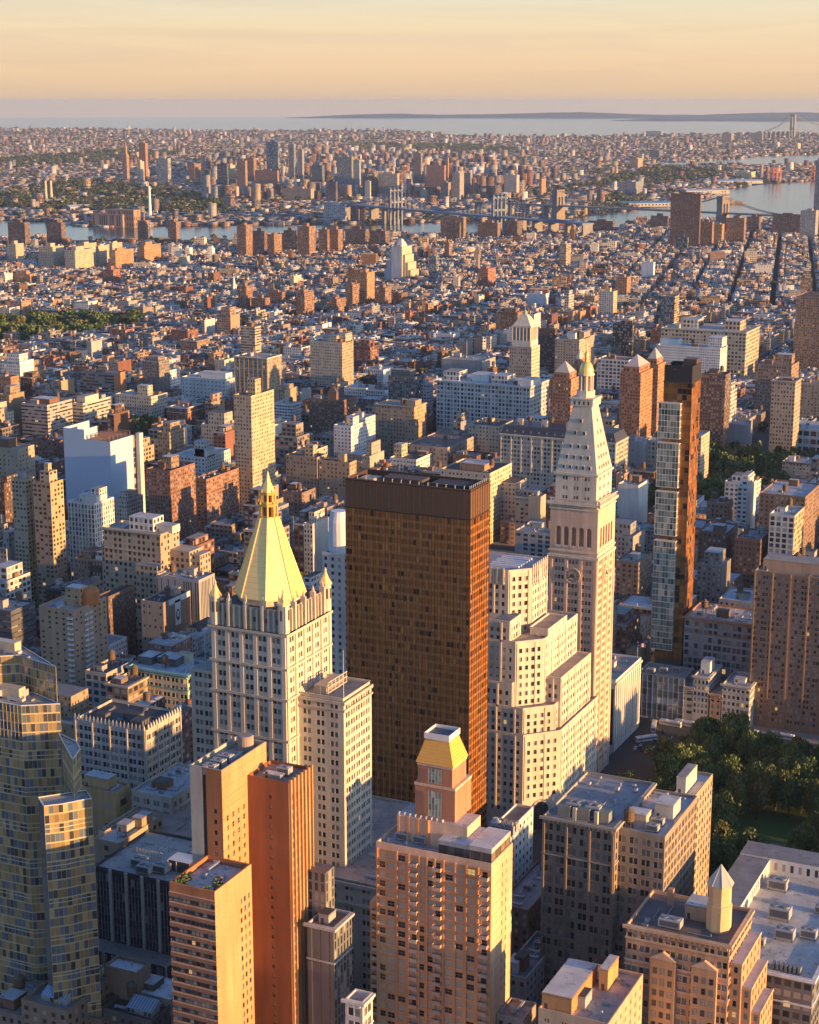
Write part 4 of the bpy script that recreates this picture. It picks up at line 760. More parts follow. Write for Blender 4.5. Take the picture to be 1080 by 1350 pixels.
bld('dark_metal_block', 'dark ribbed metal office block behind the orange brick tower', O_, (405, 440, 1224, 464), 70, (.15, .15, .155), RIB, (.18, .13, .11), 1350, north=(3.6, 80, .12, 1), low=((-16, -7, 8, 14, 0, 84, (.20, .20, .2)),), kit=1, tank=False, corn=(.4, .4, .4))
bld('white_corner_building', 'small white painted building left of the crowned apartment tower base', B_, (457, 478, 1322, 482), 55, (.62, .60, .57), (5, 4.4, .62, .6), (.36, .36, .36), 1350, geo=True, D=7, kit=0, tank=False, corn=(.66, .64, .6))
def fin_cool(T, w, d, h, rng):
    for i in range(4): child(T, FAN, (-w*.5+i % 2*5, 3.5+i//2*5, h-1.1)).scale = (.9, 1.2, 1.5)
    b = MB(); b.box(-w*.85, -w*.45, 2, 6, h-1.1, h+4, (.58, .60, .62), M_METAL); b.loft([ring(-w*.65, 4, 1.4, h+4, 12), ring(-w*.65, 4, 1.2, h+5.4, 12)], (.66, .66, .66), M_METAL)
    for i in range(6): b.tube((-w*.2+i*.8, 4, h), (-w*.2+i*.8, 4, h+5), .22, (.7, .7, .7))
    b.build('cooling_tower', T)
bld('cooling_tower_building', 'low white building topped by cooling towers beside the arched doorway', B_, (640, 664, 1102, 690), 38, (.60, .58, .55), (4, 3.8, .4, .45), (.22, .19, .18), 1130, Yf=622, kit=0, fin=fin_cool, D=34)
bld('low_dark_building', 'low dark roofed building with skylights between pink tower and stone block', B_, (655, 697, 1200, 716), 34, (.20, .13, .10), PUN, (.24, .24, .26), 1225, D=42, kit=6, tank=False)
bld('court_building', 'low building with white awnings and roof plants beside the ornate stone block', B_, (660, 694, 1290, 740), 26, (.42, .40, .37), PUN, (.16, .17, .18), 1330, kit=3, tank=False, tiers=((.1, .5, .1, .3, 3, (.6, .6, .58)),))
bld('slat_roof_building', 'low shed with brown slatted roof at the bottom right of pink tower', B_, (655, 690, 1345, 708), 40, (.34, .28, .24), PUN, (.30, .26, .23), 1350, kit=0)
def arches(T, w, d, h, rng): pass
BA = dict(geo=True, corn=(.34, .30, .25), pil=7.0)
def fin_bA(T, w, d, h, rng):
    for i in range(3): b = MB(); b.box(0, 4.5, 0, 6.5, 0, 4.2, (.26, .27, .25), M_METAL, top=(.16, .2, .18)); b.build('chiller', T, (-w+4+i*7.2, 4, h-1.1))
    for i in range(2): child(T, FAN, (-w+9+i*7.2, 8, h-1.1)).scale = (1.2, 1.6, 1.8)
    for x in (-16, -8): b = MB(); b.box(0, 1.3, 0, 1.3, 0, 5, (.52, .46, .34)); b.build('chimney', T, (x, 1.6, h-1.1))
bld('ornate_stone_block', 'dark ornate stone block with toothed cornice and rooftop chillers', O_, (716, 810, 1092, 830), 80, (.27, .21, .155), (4.5, 4.0, .62, .62), (.30, .30, .31), 1290, D=46, kit=0, fin=fin_bA, **BA)
def fin_bB(T, w, d, h, rng):
    bulkhead(T, -w+2, -w+9, 6, 12, h-1.1, 5, (.50, .42, .33)); bulkhead(T, -w+9, -2, 16, 25, h-1.1, 6, (.60, .52, .42)); child(T, TANK, (-w+3.5, 4, h-1.1)); child(T, FAN, (-6, 5, h-1.1)); child(T, FAN, (-6, 11, h-1.1))
bld('stone_office_block', 'brown stone office block with pale roof huts right of the toothed cornice', O_, (812, 877, 1103, 908), 78, (.32, .25, .185), (4.2, 3.8, .6, .62), (.48, .48, .50), 1290, D=40, kit=0, fin=fin_bB, geo=True)
bld('park_corner_block', 'narrow tan block with white roof deck overlooking the park trees', O_, (880, 908, 1060, 940), 80, (.40, .31, .21), (3.6, 3.6, .5, .55), (.62, .60, .57), 1190, Yf=588, kit=2, tank=False, geo=True, tiers=((.05, .5, .3, .75, 6, (.64, .56, .44)),))
def fin_terra(T, w, d, h, rng):
    tc = (.46, .28, .16); b = MB(); wins = []
    for i, (x0, x1, z) in enumerate(((0.003, 3.6, h-7), (3.603, 6.6, h-15), (6.603, 9.4, h-23), (9.403, 11.6, h-34))):
        yo = 2.0+i*1.2; facade(b, wins, x0, yo, x1, yo, 0, z, cols(x1-x0, 1, 1.2), int(z/3.7), 2.0, tc); facade(b, wins, x1, yo, x1, d-1-i*2.5, 0, z, cols(d-1-i*2.5-yo, 5, 1.3, 1, .4, .5), int(z/3.7), 2.0, tc); b.quad((x0, yo, z), (x1, yo, z), (x1, d-1-i*2.5, z), (x0, d-1-i*2.5, z), PALE); b.side(x1, d-1-i*2.5, x0, d-1-i*2.5, 0, z, tc)
        course(b, x0, x1, yo, d-1-i*2.5, z-.5, .9, .2, (.56, .38, .24))
    for z in (h-4.6, h-12, h-19.4): course(b, -w, 0, 0, d, z, .6, .3, (.55, .38, .25))
    for x in (-w*.22, -w*.62):                                          # gabled bays
        b.box(x-4, x+4, -1.2, -.003, 0, h-9, tc, bot=True); b.poly([(x-4.3, -1.4, h-9), (x+4.3, -1.4, h-9), (x, -1.4, h-6.4)], (.56, .40, .27)); b.quad((x-4.3, -1.4, h-9), (x, -1.4, h-6.4), (x, 0, h-6.4), (x-4.3, 0, h-9), (.56, .40, .27)); b.quad((x, -1.4, h-6.4), (x+4.3, -1.4, h-9), (x+4.3, 0, h-9), (x, 0, h-6.4), (.56, .40, .27))
        for k in range(11):
            for q in (-2.4, 0, 2.4):
                z = h-13-k*3.7
                if z > 2: wins.append(((x+q, -1.215, z), (0, -1), 1.35, 2.1))
    o = b.build('setback_wing', T); place_windows(T, wins, (.14, .10, .07), 30)
    t = MB(); x, y = -6.5, d*.42; r = 3.9; oc = (.62, .42, .22); t.loft([ring(x, y, r, h-1.1), ring(x, y, r, h+7.5), ring(x, y, r-.35, h+7.6), ring(x, y, r-.35, h+13.5), ring(x, y, r+.1, h+13.7), ring(x, y, r+.1, h+14.3)], oc); t.build('octagon_turret', T)
    t = MB(); t.loft([ring(x, y, r+.3, h+14.3), ring(x, y, .1, h+20.5)], (.36, .38, .36), M_METAL); [t.tube((x+(r+.3)*cos(a), y+(r+.3)*sin(a), h+14.3), (x, y, h+20.5), .12, (.5, .48, .4), n=4) for a in [pi/8+k*pi/4 for k in range(8)]]; t.build('turret_roof', T)
    bulkhead(T, -w*.55, -9.5, d*.5, d*.8, h-1.1, 5, (.46, .30, .18)); child(T, FAN, (-w*.62, 6, h-1.1)).scale = (1.6, 1.3, 1.1)
    c = MB(); c.box(0, 1.8, 0, 1.8, 0, 5.5, (.42, .24, .14)); c.build('chimney', T, (-w+7, d*.75, h-1.1))
bld('terracotta_block', 'stepped orange terracotta block with an octagonal corner turret on its roof', B_, (826, 962, 1246, 990), 75, (.46, .28, .16), (4.2, 3.7, .68, .56), (.15, .12, .11), 1350, D=27, geo=True, kit=0, fin=fin_terra, corn=(.54, .36, .23))
def fin_flat(T, w, d, h, rng):
    b = MB(); b.box(-w+1, -2, d-14, d-2, h-1.1, h+4.5, (.60, .58, .55), st=(3, 5.6, .4, .5), top=(.22, .22, .23), tm=M_ROOF); b.box(-w+1, -w+12, 12, d-14.003, h-1.1, h+4, (.60, .58, .55), st=(3, 5, .4, .5), top=(.22, .22, .23), tm=M_ROOF); b.build('upper_storey', T)
    for (x, y, s) in ((-20, 40, 1.6), (-15, 26, 1.4), (-26, 62, 1.5), (-8, 50, 1.0), (-8, 30, 1.2), (-22, 18, 1)): child(T, FAN, (x, y, h-1.1)).scale = (s, s, s)
    q = MB(); [q.box(-14+i*1.4, -13.2+i*1.4, 3, 6, h-1, h+1, (.2, .2, .2), M_METAL) for i in range(7)]; q.build('duct_rack', T); bulkhead(T, -10, -5, 62, 68, h-1.1, 4, (.45, .44, .43))
bld('flat_roof_block', 'wide flat block with pale cluttered roof and white rim beside the park', O_, (905, 1072, 1292, 1110), 55, (.15, .155, .17), (3.2, 3.6, .7, .6), (.50, .49, .46), 1350, D=88, W=44, kit=0, fin=fin_flat, corn=(.60, .64, .66))
bld('tan_slab_top', 'tan slab building top with orange brick rims at bottom right', B_, (710, 802, 1350, 848), 62, (.50, .36, .24), (5, 3.4, .2, .4), (.42, .36, .31), 1350, geo=True, kit=1, tank=False, tiers=((.02, .45, .05, .75, 4.5, (.46, .24, .1)), (.55, .68, .6, .9, 6, (.55, .3, .12))))
# ---- round the square
def fin_wing(T, w, d, h, rng):
    b = MB(); [b.box(.003, .6, y, y+1.2, 4, h-2, (.62, .58, .52), bot=True) for y in [1+i*3.4 for i in range(int(d/3.4))]]; course(b, -w, 0, 0, d, h-2.4, 1.0, .9, (.6, .56, .5)); b.build('pier', T)
    f = MB(); f.tube((0, 0, 0), (0, 0, 9), .1, (.6, .58, .5)); f.build('flagpole', T, (-1.5, d-2, h)); g = MB(); n = 8
    for i in range(n):
        for j in range(7):
            u0, u1 = i/n*4.2, (i+1)/n*4.2; z = lambda u, v: (u, .35*sin(u*2.2), v*.33-u*.12); cc = (.03, .04, .16) if i < 3 and j > 2 else (.45, .05, .05) if j % 2 == 0 else (.7, .68, .66)
            g.quad(z(u0, j), z(u1, j), z(u1, j+1), z(u0, j+1), cc, M_NET)
    g.build('flag', T, (-1.4, d-2, h+6.4))
bld('low_marble_wing', 'low white marble wing with tall piers and a flag by the clock tower', O_, (806, 812, 897, 838), 40, (.60, .56, .50), (3.4, 30, .5, .8), (.46, .36, .30), 985, Yf=803, D=42, W=40, kit=2, tank=False, fin=fin_wing)
for i, (px, nm, lb, cc, st, hh) in enumerate((((896, 914, 906, 915), 'shop_house', 'plain grey walk up beside the glass fronted base of the slim tower', (.34, .32, .30), (5, 3.6, .8, .5), 0), ((915, 935, 893, 936), 'shop_house', 'tall narrow white topped shop building facing the square', (.52, .49, .45), (2.3, 3.3, .55, .62), 6), ((937, 951, 916, 952), 'shop_house', 'small peach coloured shop house with red awnings facing the square', (.52, .34, .22), (2.4, 3.6, .5, .6), 0), ((953, 989, 906, 992), 'shop_house', 'wide white shop building beside the tall brown apartment slab', (.58, .55, .50), (2.4, 3.6, .6, .55), 0))):
    bld(nm, lb, 'shop', px, 20, cc, st, SILVER, 945, Yf=862, D=24, geo=True, kit=2, tank=False, corn=tuple(c*.9 for c in cc), tiers=((.2, .8, .3, .7, hh, (.66, .64, .6)),) if hh else ())
sg = MB(); sg.box(-7, 7, -1.6, -.02, 3.4, 5.2, (.55, .04, .03), M_PAINT, bot=True); tag(sg.build('awning', None, (*at(944, 946, 0), 0)), 'red shop awning at street level under the peach shop house', 'awning')
bld('concrete_loft', 'grey concrete loft building with wide grid windows behind the shop houses', O_, (903, 992, 823, 998), 50, (.30, .29, .30), (5.6, 4.2, .76, .66), (.50, .47, .42), 880, D=30, geo=True, kit=6, corn=(.38, .20, .12))
bld('brown_apartment_slab', 'very wide brown brick apartment slab with stacked balconies facing the trees', A_, (995, 1140, 768, 1150), 74, (.28, .185, .125), (4.2, 3.1, .62, .55), GRAV, 945, Yf=872, D=26, geo=True, kit=5, pil=8.4, tiers=((.05, .9, .25, .8, 5, (.40, .28, .2)),), wfc=(.3, .26, .22))
bld('shaded_brick_flats', 'brown brick apartment building with water tanks behind the wide brown slab', A_, (1002, 1062, 655, 1082), 58, (.24, .15, .10), PUN, SILVER, 760, kit=4)
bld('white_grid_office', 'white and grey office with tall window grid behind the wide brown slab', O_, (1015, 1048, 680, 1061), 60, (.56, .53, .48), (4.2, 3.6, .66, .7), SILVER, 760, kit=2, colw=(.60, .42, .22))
bld('red_brick_loft', 'red brick loft with twin tanks at the right edge', O_, (1040, 1075, 742, 1095), 58, (.30, .16, .10), PUN, GRAV, 790, D=22, kit=4)
bld('white_side_office', 'blank white sided office right of the clock tower roof', O_, (815, 842, 640, 846), 50, (.62, .58, .52), (30, 30, 0, 0), SILVER, 690, D=24, kit=2)
bld('grey_party_wall', 'plain grey party wall building left of the slim glass tower', B_, (822, 848, 583, 852), 40, (.40, .39, .38), (14, 12, .1, .2), SILVER, 618, D=24, kit=1)
bld('cream_loft_office', 'cream loft office just left of the slim glass tower top', O_, (849, 880, 582, 890), 40, (.56, .48, .36), (3.6, 3.8, .5, .55), SILVER, 620, D=30, kit=1)
bld('cream_sunlit_loft', 'cream sunlit loft showing right of the slim glass tower', O_, (900, 925, 575, 936), 52, (.52, .42, .30), PUN, SILVER, 637, kit=1)
bld('orange_brick_studio', 'small orange brown brick studio with chimney near the far square trees', B_, (932, 960, 664, 967), 38, (.36, .19, .11), PUN, GRAV, 695, kit=2)
bld('tank_roof_loft', 'brown loft with two wooden tanks right of the clock tower shaft', O_, (812, 842, 742, 860), 45, (.22, .15, .11), PUN, GRAV, 800, kit=4)
bld('blue_roof_block', 'low building with pale blue roof between slim tower and brown slab', B_, (948, 998, 795, 1004), 30, (.40, .36, .32), PUN, (.50, .58, .66), 812, D=30, kit=2)
bld('dark_brick_loft', 'dark brick loft right of the slim glass tower', O_, (921, 958, 703, 963), 42, (.15, .095, .07), PUN, SILVER, 745, D=30, kit=3)
bld('arched_brick_loft', 'dark brown loft with pale window arches beside the dark brick loft', O_, (970, 1003, 712, 1008), 42, (.17, .10, .075), (3, 3.6, .5, .5), GRAV, 745, D=30, kit=2)
# ---- middle distance
def fin_wrap(T, w, d, h, rng):
    b = MB(); nc = (.40, .50, .62); t = .5  # white netting coloured darker and bluish to stand for shade
    def sh(pts): b.quad(*pts, nc, M_NET)
    sh([(-w-t, -t, 22), (-w*.55, -t, 22), (-w*.55, -t, h+8), (-w-t, -t, h+8)]); sh([(-w*.55, -t, 0), (t, -t, 0), (t, -t, h+.5), (-w*.55, -t, h+.5)]); sh([(t, -t, 0), (t, d-4, 0), (t, d-4, h+.5), (t, -t, h+.5)]); sh([(-w-t, d, 22), (-w-t, -t, 22), (-w-t, -t, h+8), (-w-t, d, h+8)]); sh([(-w*.55, -t, h), (-w*.55, d*.5, h), (-w*.55, d*.5, h+8), (-w*.55, -t, h+8)]); sh([(-w*.55, -t+.01, 0), (-w*.55, 10, 0), (-w*.55, 10, 22), (-w*.55, -t+.01, 22)])
    b.build('scaffold_netting', T)
    c = MB(); c.box(1.2, 4.6, d-1, d+4, 0, h+1.5, (.56, .53, .50)); c.build('concrete_core', T)
    f = MB()
    for i in range(9):
        for j in range(6): f.box(-w*.52+i*2.4, -w*.52+i*2.4+.3, 2+j*5.5, 2.3+j*5.5, h-1, h+3.4, (.42, .22, .14), M_METAL)
    for j in range(6): f.box(-w*.52, -w*.52+20, 2.05+j*5.5, 2.25+j*5.5, h+3.4, h+3.7, (.42, .22, .14), M_METAL, bot=True)
    f.build('scaffolding', T)
    g = MB()
    for k in range(5): g.box(-w+.2, -w*.56, .5, 8, 1+k*4, 1.5+k*4, (.34, .26, .2), bot=True)
    g.build('open_floor', T)
bld('netted_tower_block', 'tower block wrapped in pale blue white netting under construction', B_, (85, 145, 583, 178), 75, (.30, .24, .2), (4, 4, .9, .8), (.36, .24, .18), 695, kit=0, fin=fin_wrap)
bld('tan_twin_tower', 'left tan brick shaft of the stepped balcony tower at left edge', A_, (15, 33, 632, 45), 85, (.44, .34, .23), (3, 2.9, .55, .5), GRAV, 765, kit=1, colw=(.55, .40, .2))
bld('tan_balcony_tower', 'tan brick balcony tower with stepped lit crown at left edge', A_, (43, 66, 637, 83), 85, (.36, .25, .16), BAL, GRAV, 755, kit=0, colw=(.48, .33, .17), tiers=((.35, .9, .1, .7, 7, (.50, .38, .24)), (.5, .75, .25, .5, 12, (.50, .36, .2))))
bld('checkered_white_tower', 'white apartment tower with irregular checkered windows', A_, (89, 124, 664, 150), 65, (.68, .66, .62), (2.6, 3.2, .5, .78), PALE, 730, tiers=((.3, .95, .2, .7, 4, (.66, .62, .56)), (.6, .9, .4, .8, 8, (.66, .6, .52))), kit=1, tank=False)
bld('stepped_tan_office', 'large stepped tan office block with white penthouse', O_, (136, 211, 704, 236), 72, (.42, .32, .22), (3.4, 3.7, .52, .56), (.36, .33, .3), 830, kit=0, corn=(.46, .36, .26), low=((-45, -41.4, 3, 20, 0, 60, None), (0.01, 14, 10, 24, 0, 60, None), (14.01, 20, 12, 24, 0, 58, None), (-13, 2.5, -8, -.45, 0, 54, None)), tiers=((.38, .8, .25, .8, 7.5, (.68, .64, .56)), (.82, 1.1, .35, .75, 3.5, (.66, .6, .5))))
def drum(T, x, y, z, r, h, c, name='rooftop_drum'): t = MB(); t.loft([ring(x, y, r, z, 18), ring(x, y, r, z+h, 18), ring(x, y, r*.75, z+h*1.35, 18)], c); t.build(name, T)
bm = MB(); bm.box(-1.6, 1.6, -1.3, -.02, -.2, 0, (.62, .60, .56), bot=True); bm.box(-1.6, 1.6, -1.3, -1.15, 0, .95, (.66, .64, .60)); bm.box(-1.6, -1.48, -1.15, -.02, 0, .95, (.66, .64, .60)); bm.box(1.48, 1.6, -1.15, -.02, 0, .95, (.66, .64, .60))
BALC = bm.build('balcony'); COLL.objects.unlink(BALC)
def fin_balc(T, w, d, h, rng):
    drum(T, -w*.15, d*.62, h-1, 6, 6.5, (.50, .17, .06))
    for k in range(19):
        child(T, BALC, (-2.2, 0, 5+k*2.9)); q = child(T, BALC, (0, 9.6, 5+k*2.9)); q.rotation_euler = (0, 0, pi/2)
        q = child(T, BALC, (0, 13.6, 5+k*2.9)); q.rotation_euler = (0, 0, pi/2)
bld('balcony_tan_flats', 'tan brick flats with columns of white balconies and a glowing orange roof drum', A_, (51, 97, 805, 140), 62, (.44, .29, .18), (4.4, 2.9, .35, .4), (.40, .38, .36), 935, kit=1, tank=False, tiers=((.45, .85, .35, .6, 9, (.50, .32, .16)),), fin=fin_balc)
bld('dotted_brown_block', 'dark brown block with rows of small windows beyond the balcony flats', O_, (128, 142, 787, 178), 45, (.17, .11, .08), (2.4, 3.2, .35, .4), TAR, 850, kit=2)
def banner(T, w, d, h, rng):
    b = MB(); b.quad((.05, d*.42, h-17), (.05, d*.62, h-17), (.05, d*.62, h-2.0), (.05, d*.42, h-2.0), (.66, .64, .6), M_NET); b.quad((.05, d*.2, h-3.4), (.05, d*.98, h-3.4), (.05, d*.98, h), (.05, d*.2, h), (.66, .64, .6), M_NET)
    R = [(.08, d*.52+2.0*cos(t*pi/8)*1.0, h-11+3.6*sin(t*pi/8)) for t in range(16)]; b.poly(R, (.07, .07, .08), M_NET); b.poly([(.11, d*.52+1.1*cos(t*pi/8), h-10.4+2.0*sin(t*pi/8)) for t in range(16)], (.60, .58, .55), M_NET); b.build('wall_banner', T)
bld('banner_building', 'dark roofed building whose blank brown side carries a white banner', B_, (186, 215, 795, 251), 45, (.36, .29, .22), (4, 4, .3, .4), TAR, 850, stw=0, colw=(.26, .18, .13), kit=2, fin=banner)
bld('ribbed_grey_office', 'grey office ribbed with thin vertical piers beyond the banner building', O_, (253, 262, 765, 283), 50, (.36, .35, .34), (1.6, 20, .5, .95), SILVER, 830, kit=2, W=30)
bld('slanted_dark_building', 'dark building with slanting side wall at the left edge', B_, (-20, 14, 806, 46), 40, (.10, .10, .11), (3, 3.4, .9, .2), SILVER, 870, kit=1)
bld('banded_grey_hospital', 'long grey hospital block with dark window bands at left', O_, (28, 62, 534, 95), 42, (.40, .36, .33), BAND, GRAV, 580, kit=5, tiers=((.2, .9, .2, .6, 4, BROWN),))
bld('banded_cream_hospital', 'cream banded hospital block with big lit penthouse', O_, (96, 109, 532, 148), 38, (.48, .43, .37), BAND, GRAV, 555, kit=2, tiers=((.1, .95, .1, .55, 6, (.58, .50, .40)),))
bld('piered_cream_hall', 'cream hall with tall piers and a lit rooftop box above dark park trees', B_, (151, 199, 523, 213), 36, (.50, .45, .37), (3, 3.4, .45, .6), (.4, .38, .36), 545, D=30, kit=2, tiers=((.5, .78, .3, .6, 9, (.58, .50, .36)),))
bld('quoined_red_hotel', 'red brick building with white corner quoins beside the dark trees', B_, (220, 244, 538, 267), 30, (.30, .14, .09), PUN, (.36, .42, .40), 560, corn=(.62, .58, .52), kit=2)
bld('white_hospital_block', 'broad plain white hospital block with small square windows', O_, (239, 297, 501, 309), 34, (.64, .62, .58), (4.6, 4, .34, .34), PALE, 528, D=34, kit=3, tank=False, tiers=((.3, .9, .3, .7, 5, (.66, .66, .64)),))
bld('orange_lit_flats', 'brick flats with glowing orange west walls at the left edge', A_, (-12, 14, 497, 25), 40, (.34, .18, .10), PUN, GRAV, 520, kit=2)
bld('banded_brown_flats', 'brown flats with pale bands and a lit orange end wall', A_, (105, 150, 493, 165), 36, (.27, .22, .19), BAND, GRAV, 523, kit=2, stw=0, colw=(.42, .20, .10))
bld('tan_school_block', 'plain tan block with lit corner behind the twin tan towers', B_, (-30, 24, 592, 45), 55, (.44, .34, .24), (4, 3.6, .3, .4), GRAV, 635, kit=2, tiers=((.1, .7, .2, .7, 6, BROWN),))
bld('scaffolded_red_brick', 'red brick block part lit behind the netted tower', B_, (42, 75, 582, 85), 32, (.32, .15, .09), PUN, TAR, 610, kit=3)
bld('speckled_brown_tower', 'speckled brown brick tower below the netted block', A_, (192, 224, 621, 257), 62, (.24, .125, .085), (2.4, 2.9, .5, .5), TAR, 720, kit=2, tank=False, tiers=((.35, .75, .3, .6, 8, (.30, .2, .12)),))
bld('long_red_flats', 'long reddish flats seen end on left of the tan tower', A_, (255, 272, 632, 315), 42, (.28, .15, .10), (3, 3, .55, .45), TAR, 690, kit=3)
bld('white_terraced_flats', 'white terraced apartment block with sunlit side and stepped penthouse', A_, (229, 270, 603, 318), 45, (.68, .66, .62), (3.4, 3, .45, .5), SILVER, 640, D=40, kit=1, tank=False, tiers=((.55, 1, .1, .4, 6, (.70, .68, .64)), (.6, .9, .1, .3, 12, (.72, .68, .6))))
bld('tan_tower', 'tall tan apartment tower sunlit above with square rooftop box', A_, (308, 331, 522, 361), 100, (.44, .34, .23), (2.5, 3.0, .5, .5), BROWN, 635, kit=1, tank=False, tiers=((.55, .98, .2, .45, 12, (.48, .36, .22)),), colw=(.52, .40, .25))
bld('ornate_tan_hotel', 'tan hotel tower with white stone crown left of the river towers', O_, (309, 352, 472, 371), 70, (.38, .29, .20), (2.4, 3.3, .5, .6), (.34, .3, .27), 512, kit=2, corn=(.60, .55, .46), pil=5)
bld('banded_setback_tower', 'narrow tower with pale banded terraces above the ornate hotel', A_, (317, 336, 431, 344), 55, (.46, .38, .29), BAND, GRAV, 460, kit=1)
bld('cream_grid_flats', 'cream grid fronted apartment house with stepped top beyond red rooftops', A_, (409, 451, 452, 466), 66, (.48, .41, .31), (2.2, 3.2, .5, .5), GRAV, 490, kit=1, tiers=((.55, .8, .1, .5, 7, None), (.75, 1, .3, .9, 9, None)), colw=(.40, .30, .2))
bld('white_banded_flats', 'white flats with black window bands right of the tan tower', A_, (361, 386, 533, 397), 34, (.66, .65, .62), (3.2, 3, .8, .45), SILVER, 560, kit=2)
bld('brown_turret_flats', 'dark brown flats with a pyramid roofed stair tower', A_, (408, 452, 528, 458), 45, (.20, .115, .08), PUN, DKBRN, 575, D=28, kit=1, tank=False, fin=lambda T, w, d, h, rng: (lambda t: (t.box(-w*.5, -w*.25, 4, 10, h-1, h+6, (.2, .12, .09)), t.loft([rect(-w*.52, -w*.23, 3.6, 10.4, h+6), rect(-w*.38, -w*.37, 6.9, 7.1, h+12)], (.14, .09, .07)), t.build('stair_tower', T)))(MB()))
bld('white_corner_flats', 'white corner apartment house with stepped top in mid distance', A_, (440, 463, 562, 482), 46, (.68, .66, .63), PUN, SILVER, 605, kit=1, tiers=((.5, .95, .2, .6, 7, (.68, .66, .63)),))
bld('white_wing_flats', 'shaded white wing right of the white corner apartment house', A_, (476, 482, 551, 495), 46, (.60, .59, .58), PUN, SILVER, 600, W=20, kit=1)
bld('tan_brick_hotel', 'broad tan brick hotel with lit stepped corner behind bronze tower', O_, (495, 546, 536, 562), 50, (.36, .26, .18), (3, 3.4, .42, .5), GRAV, 590, corn=(.44, .34, .24), kit=3, colw=(.46, .32, .18), tiers=((.75, 1.0, .1, .6, 5, None),))
bld('tan_bay_flats', 'tan apartment house with lit rooftop box left of bronze tower', A_, (377, 418, 603, 431), 40, (.40, .30, .205), PUN, TAR, 660, kit=1, tank=False, tiers=((.55, .82, .2, .5, 9, (.5, .38, .22)),))
bld('tan_bay_wing', 'lower tan apartment wing adjoining the bronze tower', A_, (420, 461, 610, 470), 38, (.40, .30, .205), PUN, TAR, 660, kit=2, tank=False, tiers=((.6, .8, .2, .5, 6, (.5, .38, .22)),))
bld('white_low_office', 'low white office with square windows just over the bronze tower roof', O_, (514, 549, 606, 574), 28, (.66, .65, .62), (3, 3.2, .5, .45), TAR, 622, kit=2, tank=False, tiers=((.0, .3, .2, .5, 10, (.48, .38, .26)),))
bld('brown_corner_flats', 'brown brick corner flats right of the gilded spire', A_, (371, 398, 650, 416), 34, (.22, .15, .115), PUN, TAR, 690, kit=3)
bld('grey_banded_flats', 'grey banded flats left of the gilded spire', A_, (317, 346, 636, 350), 26, (.40, .39, .40), BAND, GREY, 665, D=24, kit=2)
bld('white_pylon_office', 'white office shaft squeezed between gilded tower and bronze tower', O_, (425, 470, 733, 490), 80, (.62, .58, .53), (3.4, 3.5, .38, .5), SILVER, 880, Yf=715, kit=0, tank=False, fin=lambda T, w, d, h, rng: drum(T, -w*.72, 8, h-1, 5.2, 15, (.62, .66, .70)))
bld('white_store_block', 'huge white piered block with rooftop sheds in front of the stone lantern tower', O_, (576, 699, 510, 715), 58, (.60, .59, .56), (3.6, 4.2, .68, .66), (.56, .56, .56), 556, D=50, kit=4, corn=(.62, .61, .58), pil=8, tank=False, tiers=((.03, .2, .2, .6, 8, (.62, .62, .6)), (.3, .5, .3, .7, 6, (.62, .62, .6)), (.55, .72, .2, .6, 7, (.64, .63, .6)), (.85, .99, .1, .6, 5, (.64, .63, .6))))
def fin_lantern(T, w, d, h, rng):
    b = MB(); c = (.62, .55, .44); x, y = -w/2, d/2
    b.box(-w+1.6, -1.6, 1.6, d-1.6, h-1, h+6, c); b.box(-w+2.6, -2.6, 2.6, d-2.6, h+6, h+19, (.30, .26, .21))
    for i in range(6):
        u = -w+2.4+i*(w-4.8)/5
        for yy in (2.2, d-2.2): b.tube((u, yy, h+6), (u, yy, h+19), .6, c, M_WALL, 6)
        v = 2.4+i*(d-4.8)/5
        for xx in (-2.2, -w+2.2): b.tube((xx, v, h+6), (xx, v, h+19), .6, c, M_WALL, 6)
    b.box(-w+1.5, -1.5, 1.5, d-1.5, h+19, h+21, c, bot=True); b.loft([rect(-w+2.4, -2.4, 2.4, d-2.4, h+21), rect(x-3, x+3, y-3, y+3, h+31)], c); b.loft([ring(x, y, 2.2, h+31), ring(x, y, 2.2, h+34), ring(x, y, .3, h+36), ring(x, y, .1, h+43)], (.30, .40, .34)); b.build('lantern', T)
bld('lantern_tower', 'pale stone tower ending in a columned lantern and stepped white cap', 'tower', (672, 701, 458, 717), 105, (.36, .29, .23), (2.4, 3.6, .45, .55), GRAV, 560, Yf=1610, D=23, kit=0, fin=fin_lantern, colw=(.55, .46, .34))
for i, (px, lb) in enumerate((((726, 753, 500, 764), 'orange brick pyramid topped tower directly left of the clock tower cupola'), ((754, 766, 482, 775), 'orange brick pyramid topped tower half hidden behind the clock tower cupola'), ((818, 845, 492, 861), 'orange brick pyramid topped tower nearest the slim glass tower'), ((849, 868, 481, 878), 'orange brick pyramid topped tower behind and right of its twin'))):
    def fin_pyr(T, w, d, h, rng):
        b = MB(); b.box(-w+2, -2, 2, d-2, h-1, h+5, (.36, .17, .09), st=(3, 5, .5, .4)); b.build('upper_storey', T); p = MB(); p.loft([rect(-w+2.6, -2.6, 2.6, d-2.6, h+5), rect(-w/2-.2, -w/2+.2, d/2-.2, d/2+.2, h+14)], (.46, .40, .36), M_METAL); p.build('pyramid_roof', T)
    bld('pyramid_topped_tower', lb, A_, px, 92, (.30, .15, .085), (2.4, 2.9, .5, .5), GRAV, 560, kit=0, colw=(.42, .2, .09), fin=fin_pyr, group='four pyramid topped towers')
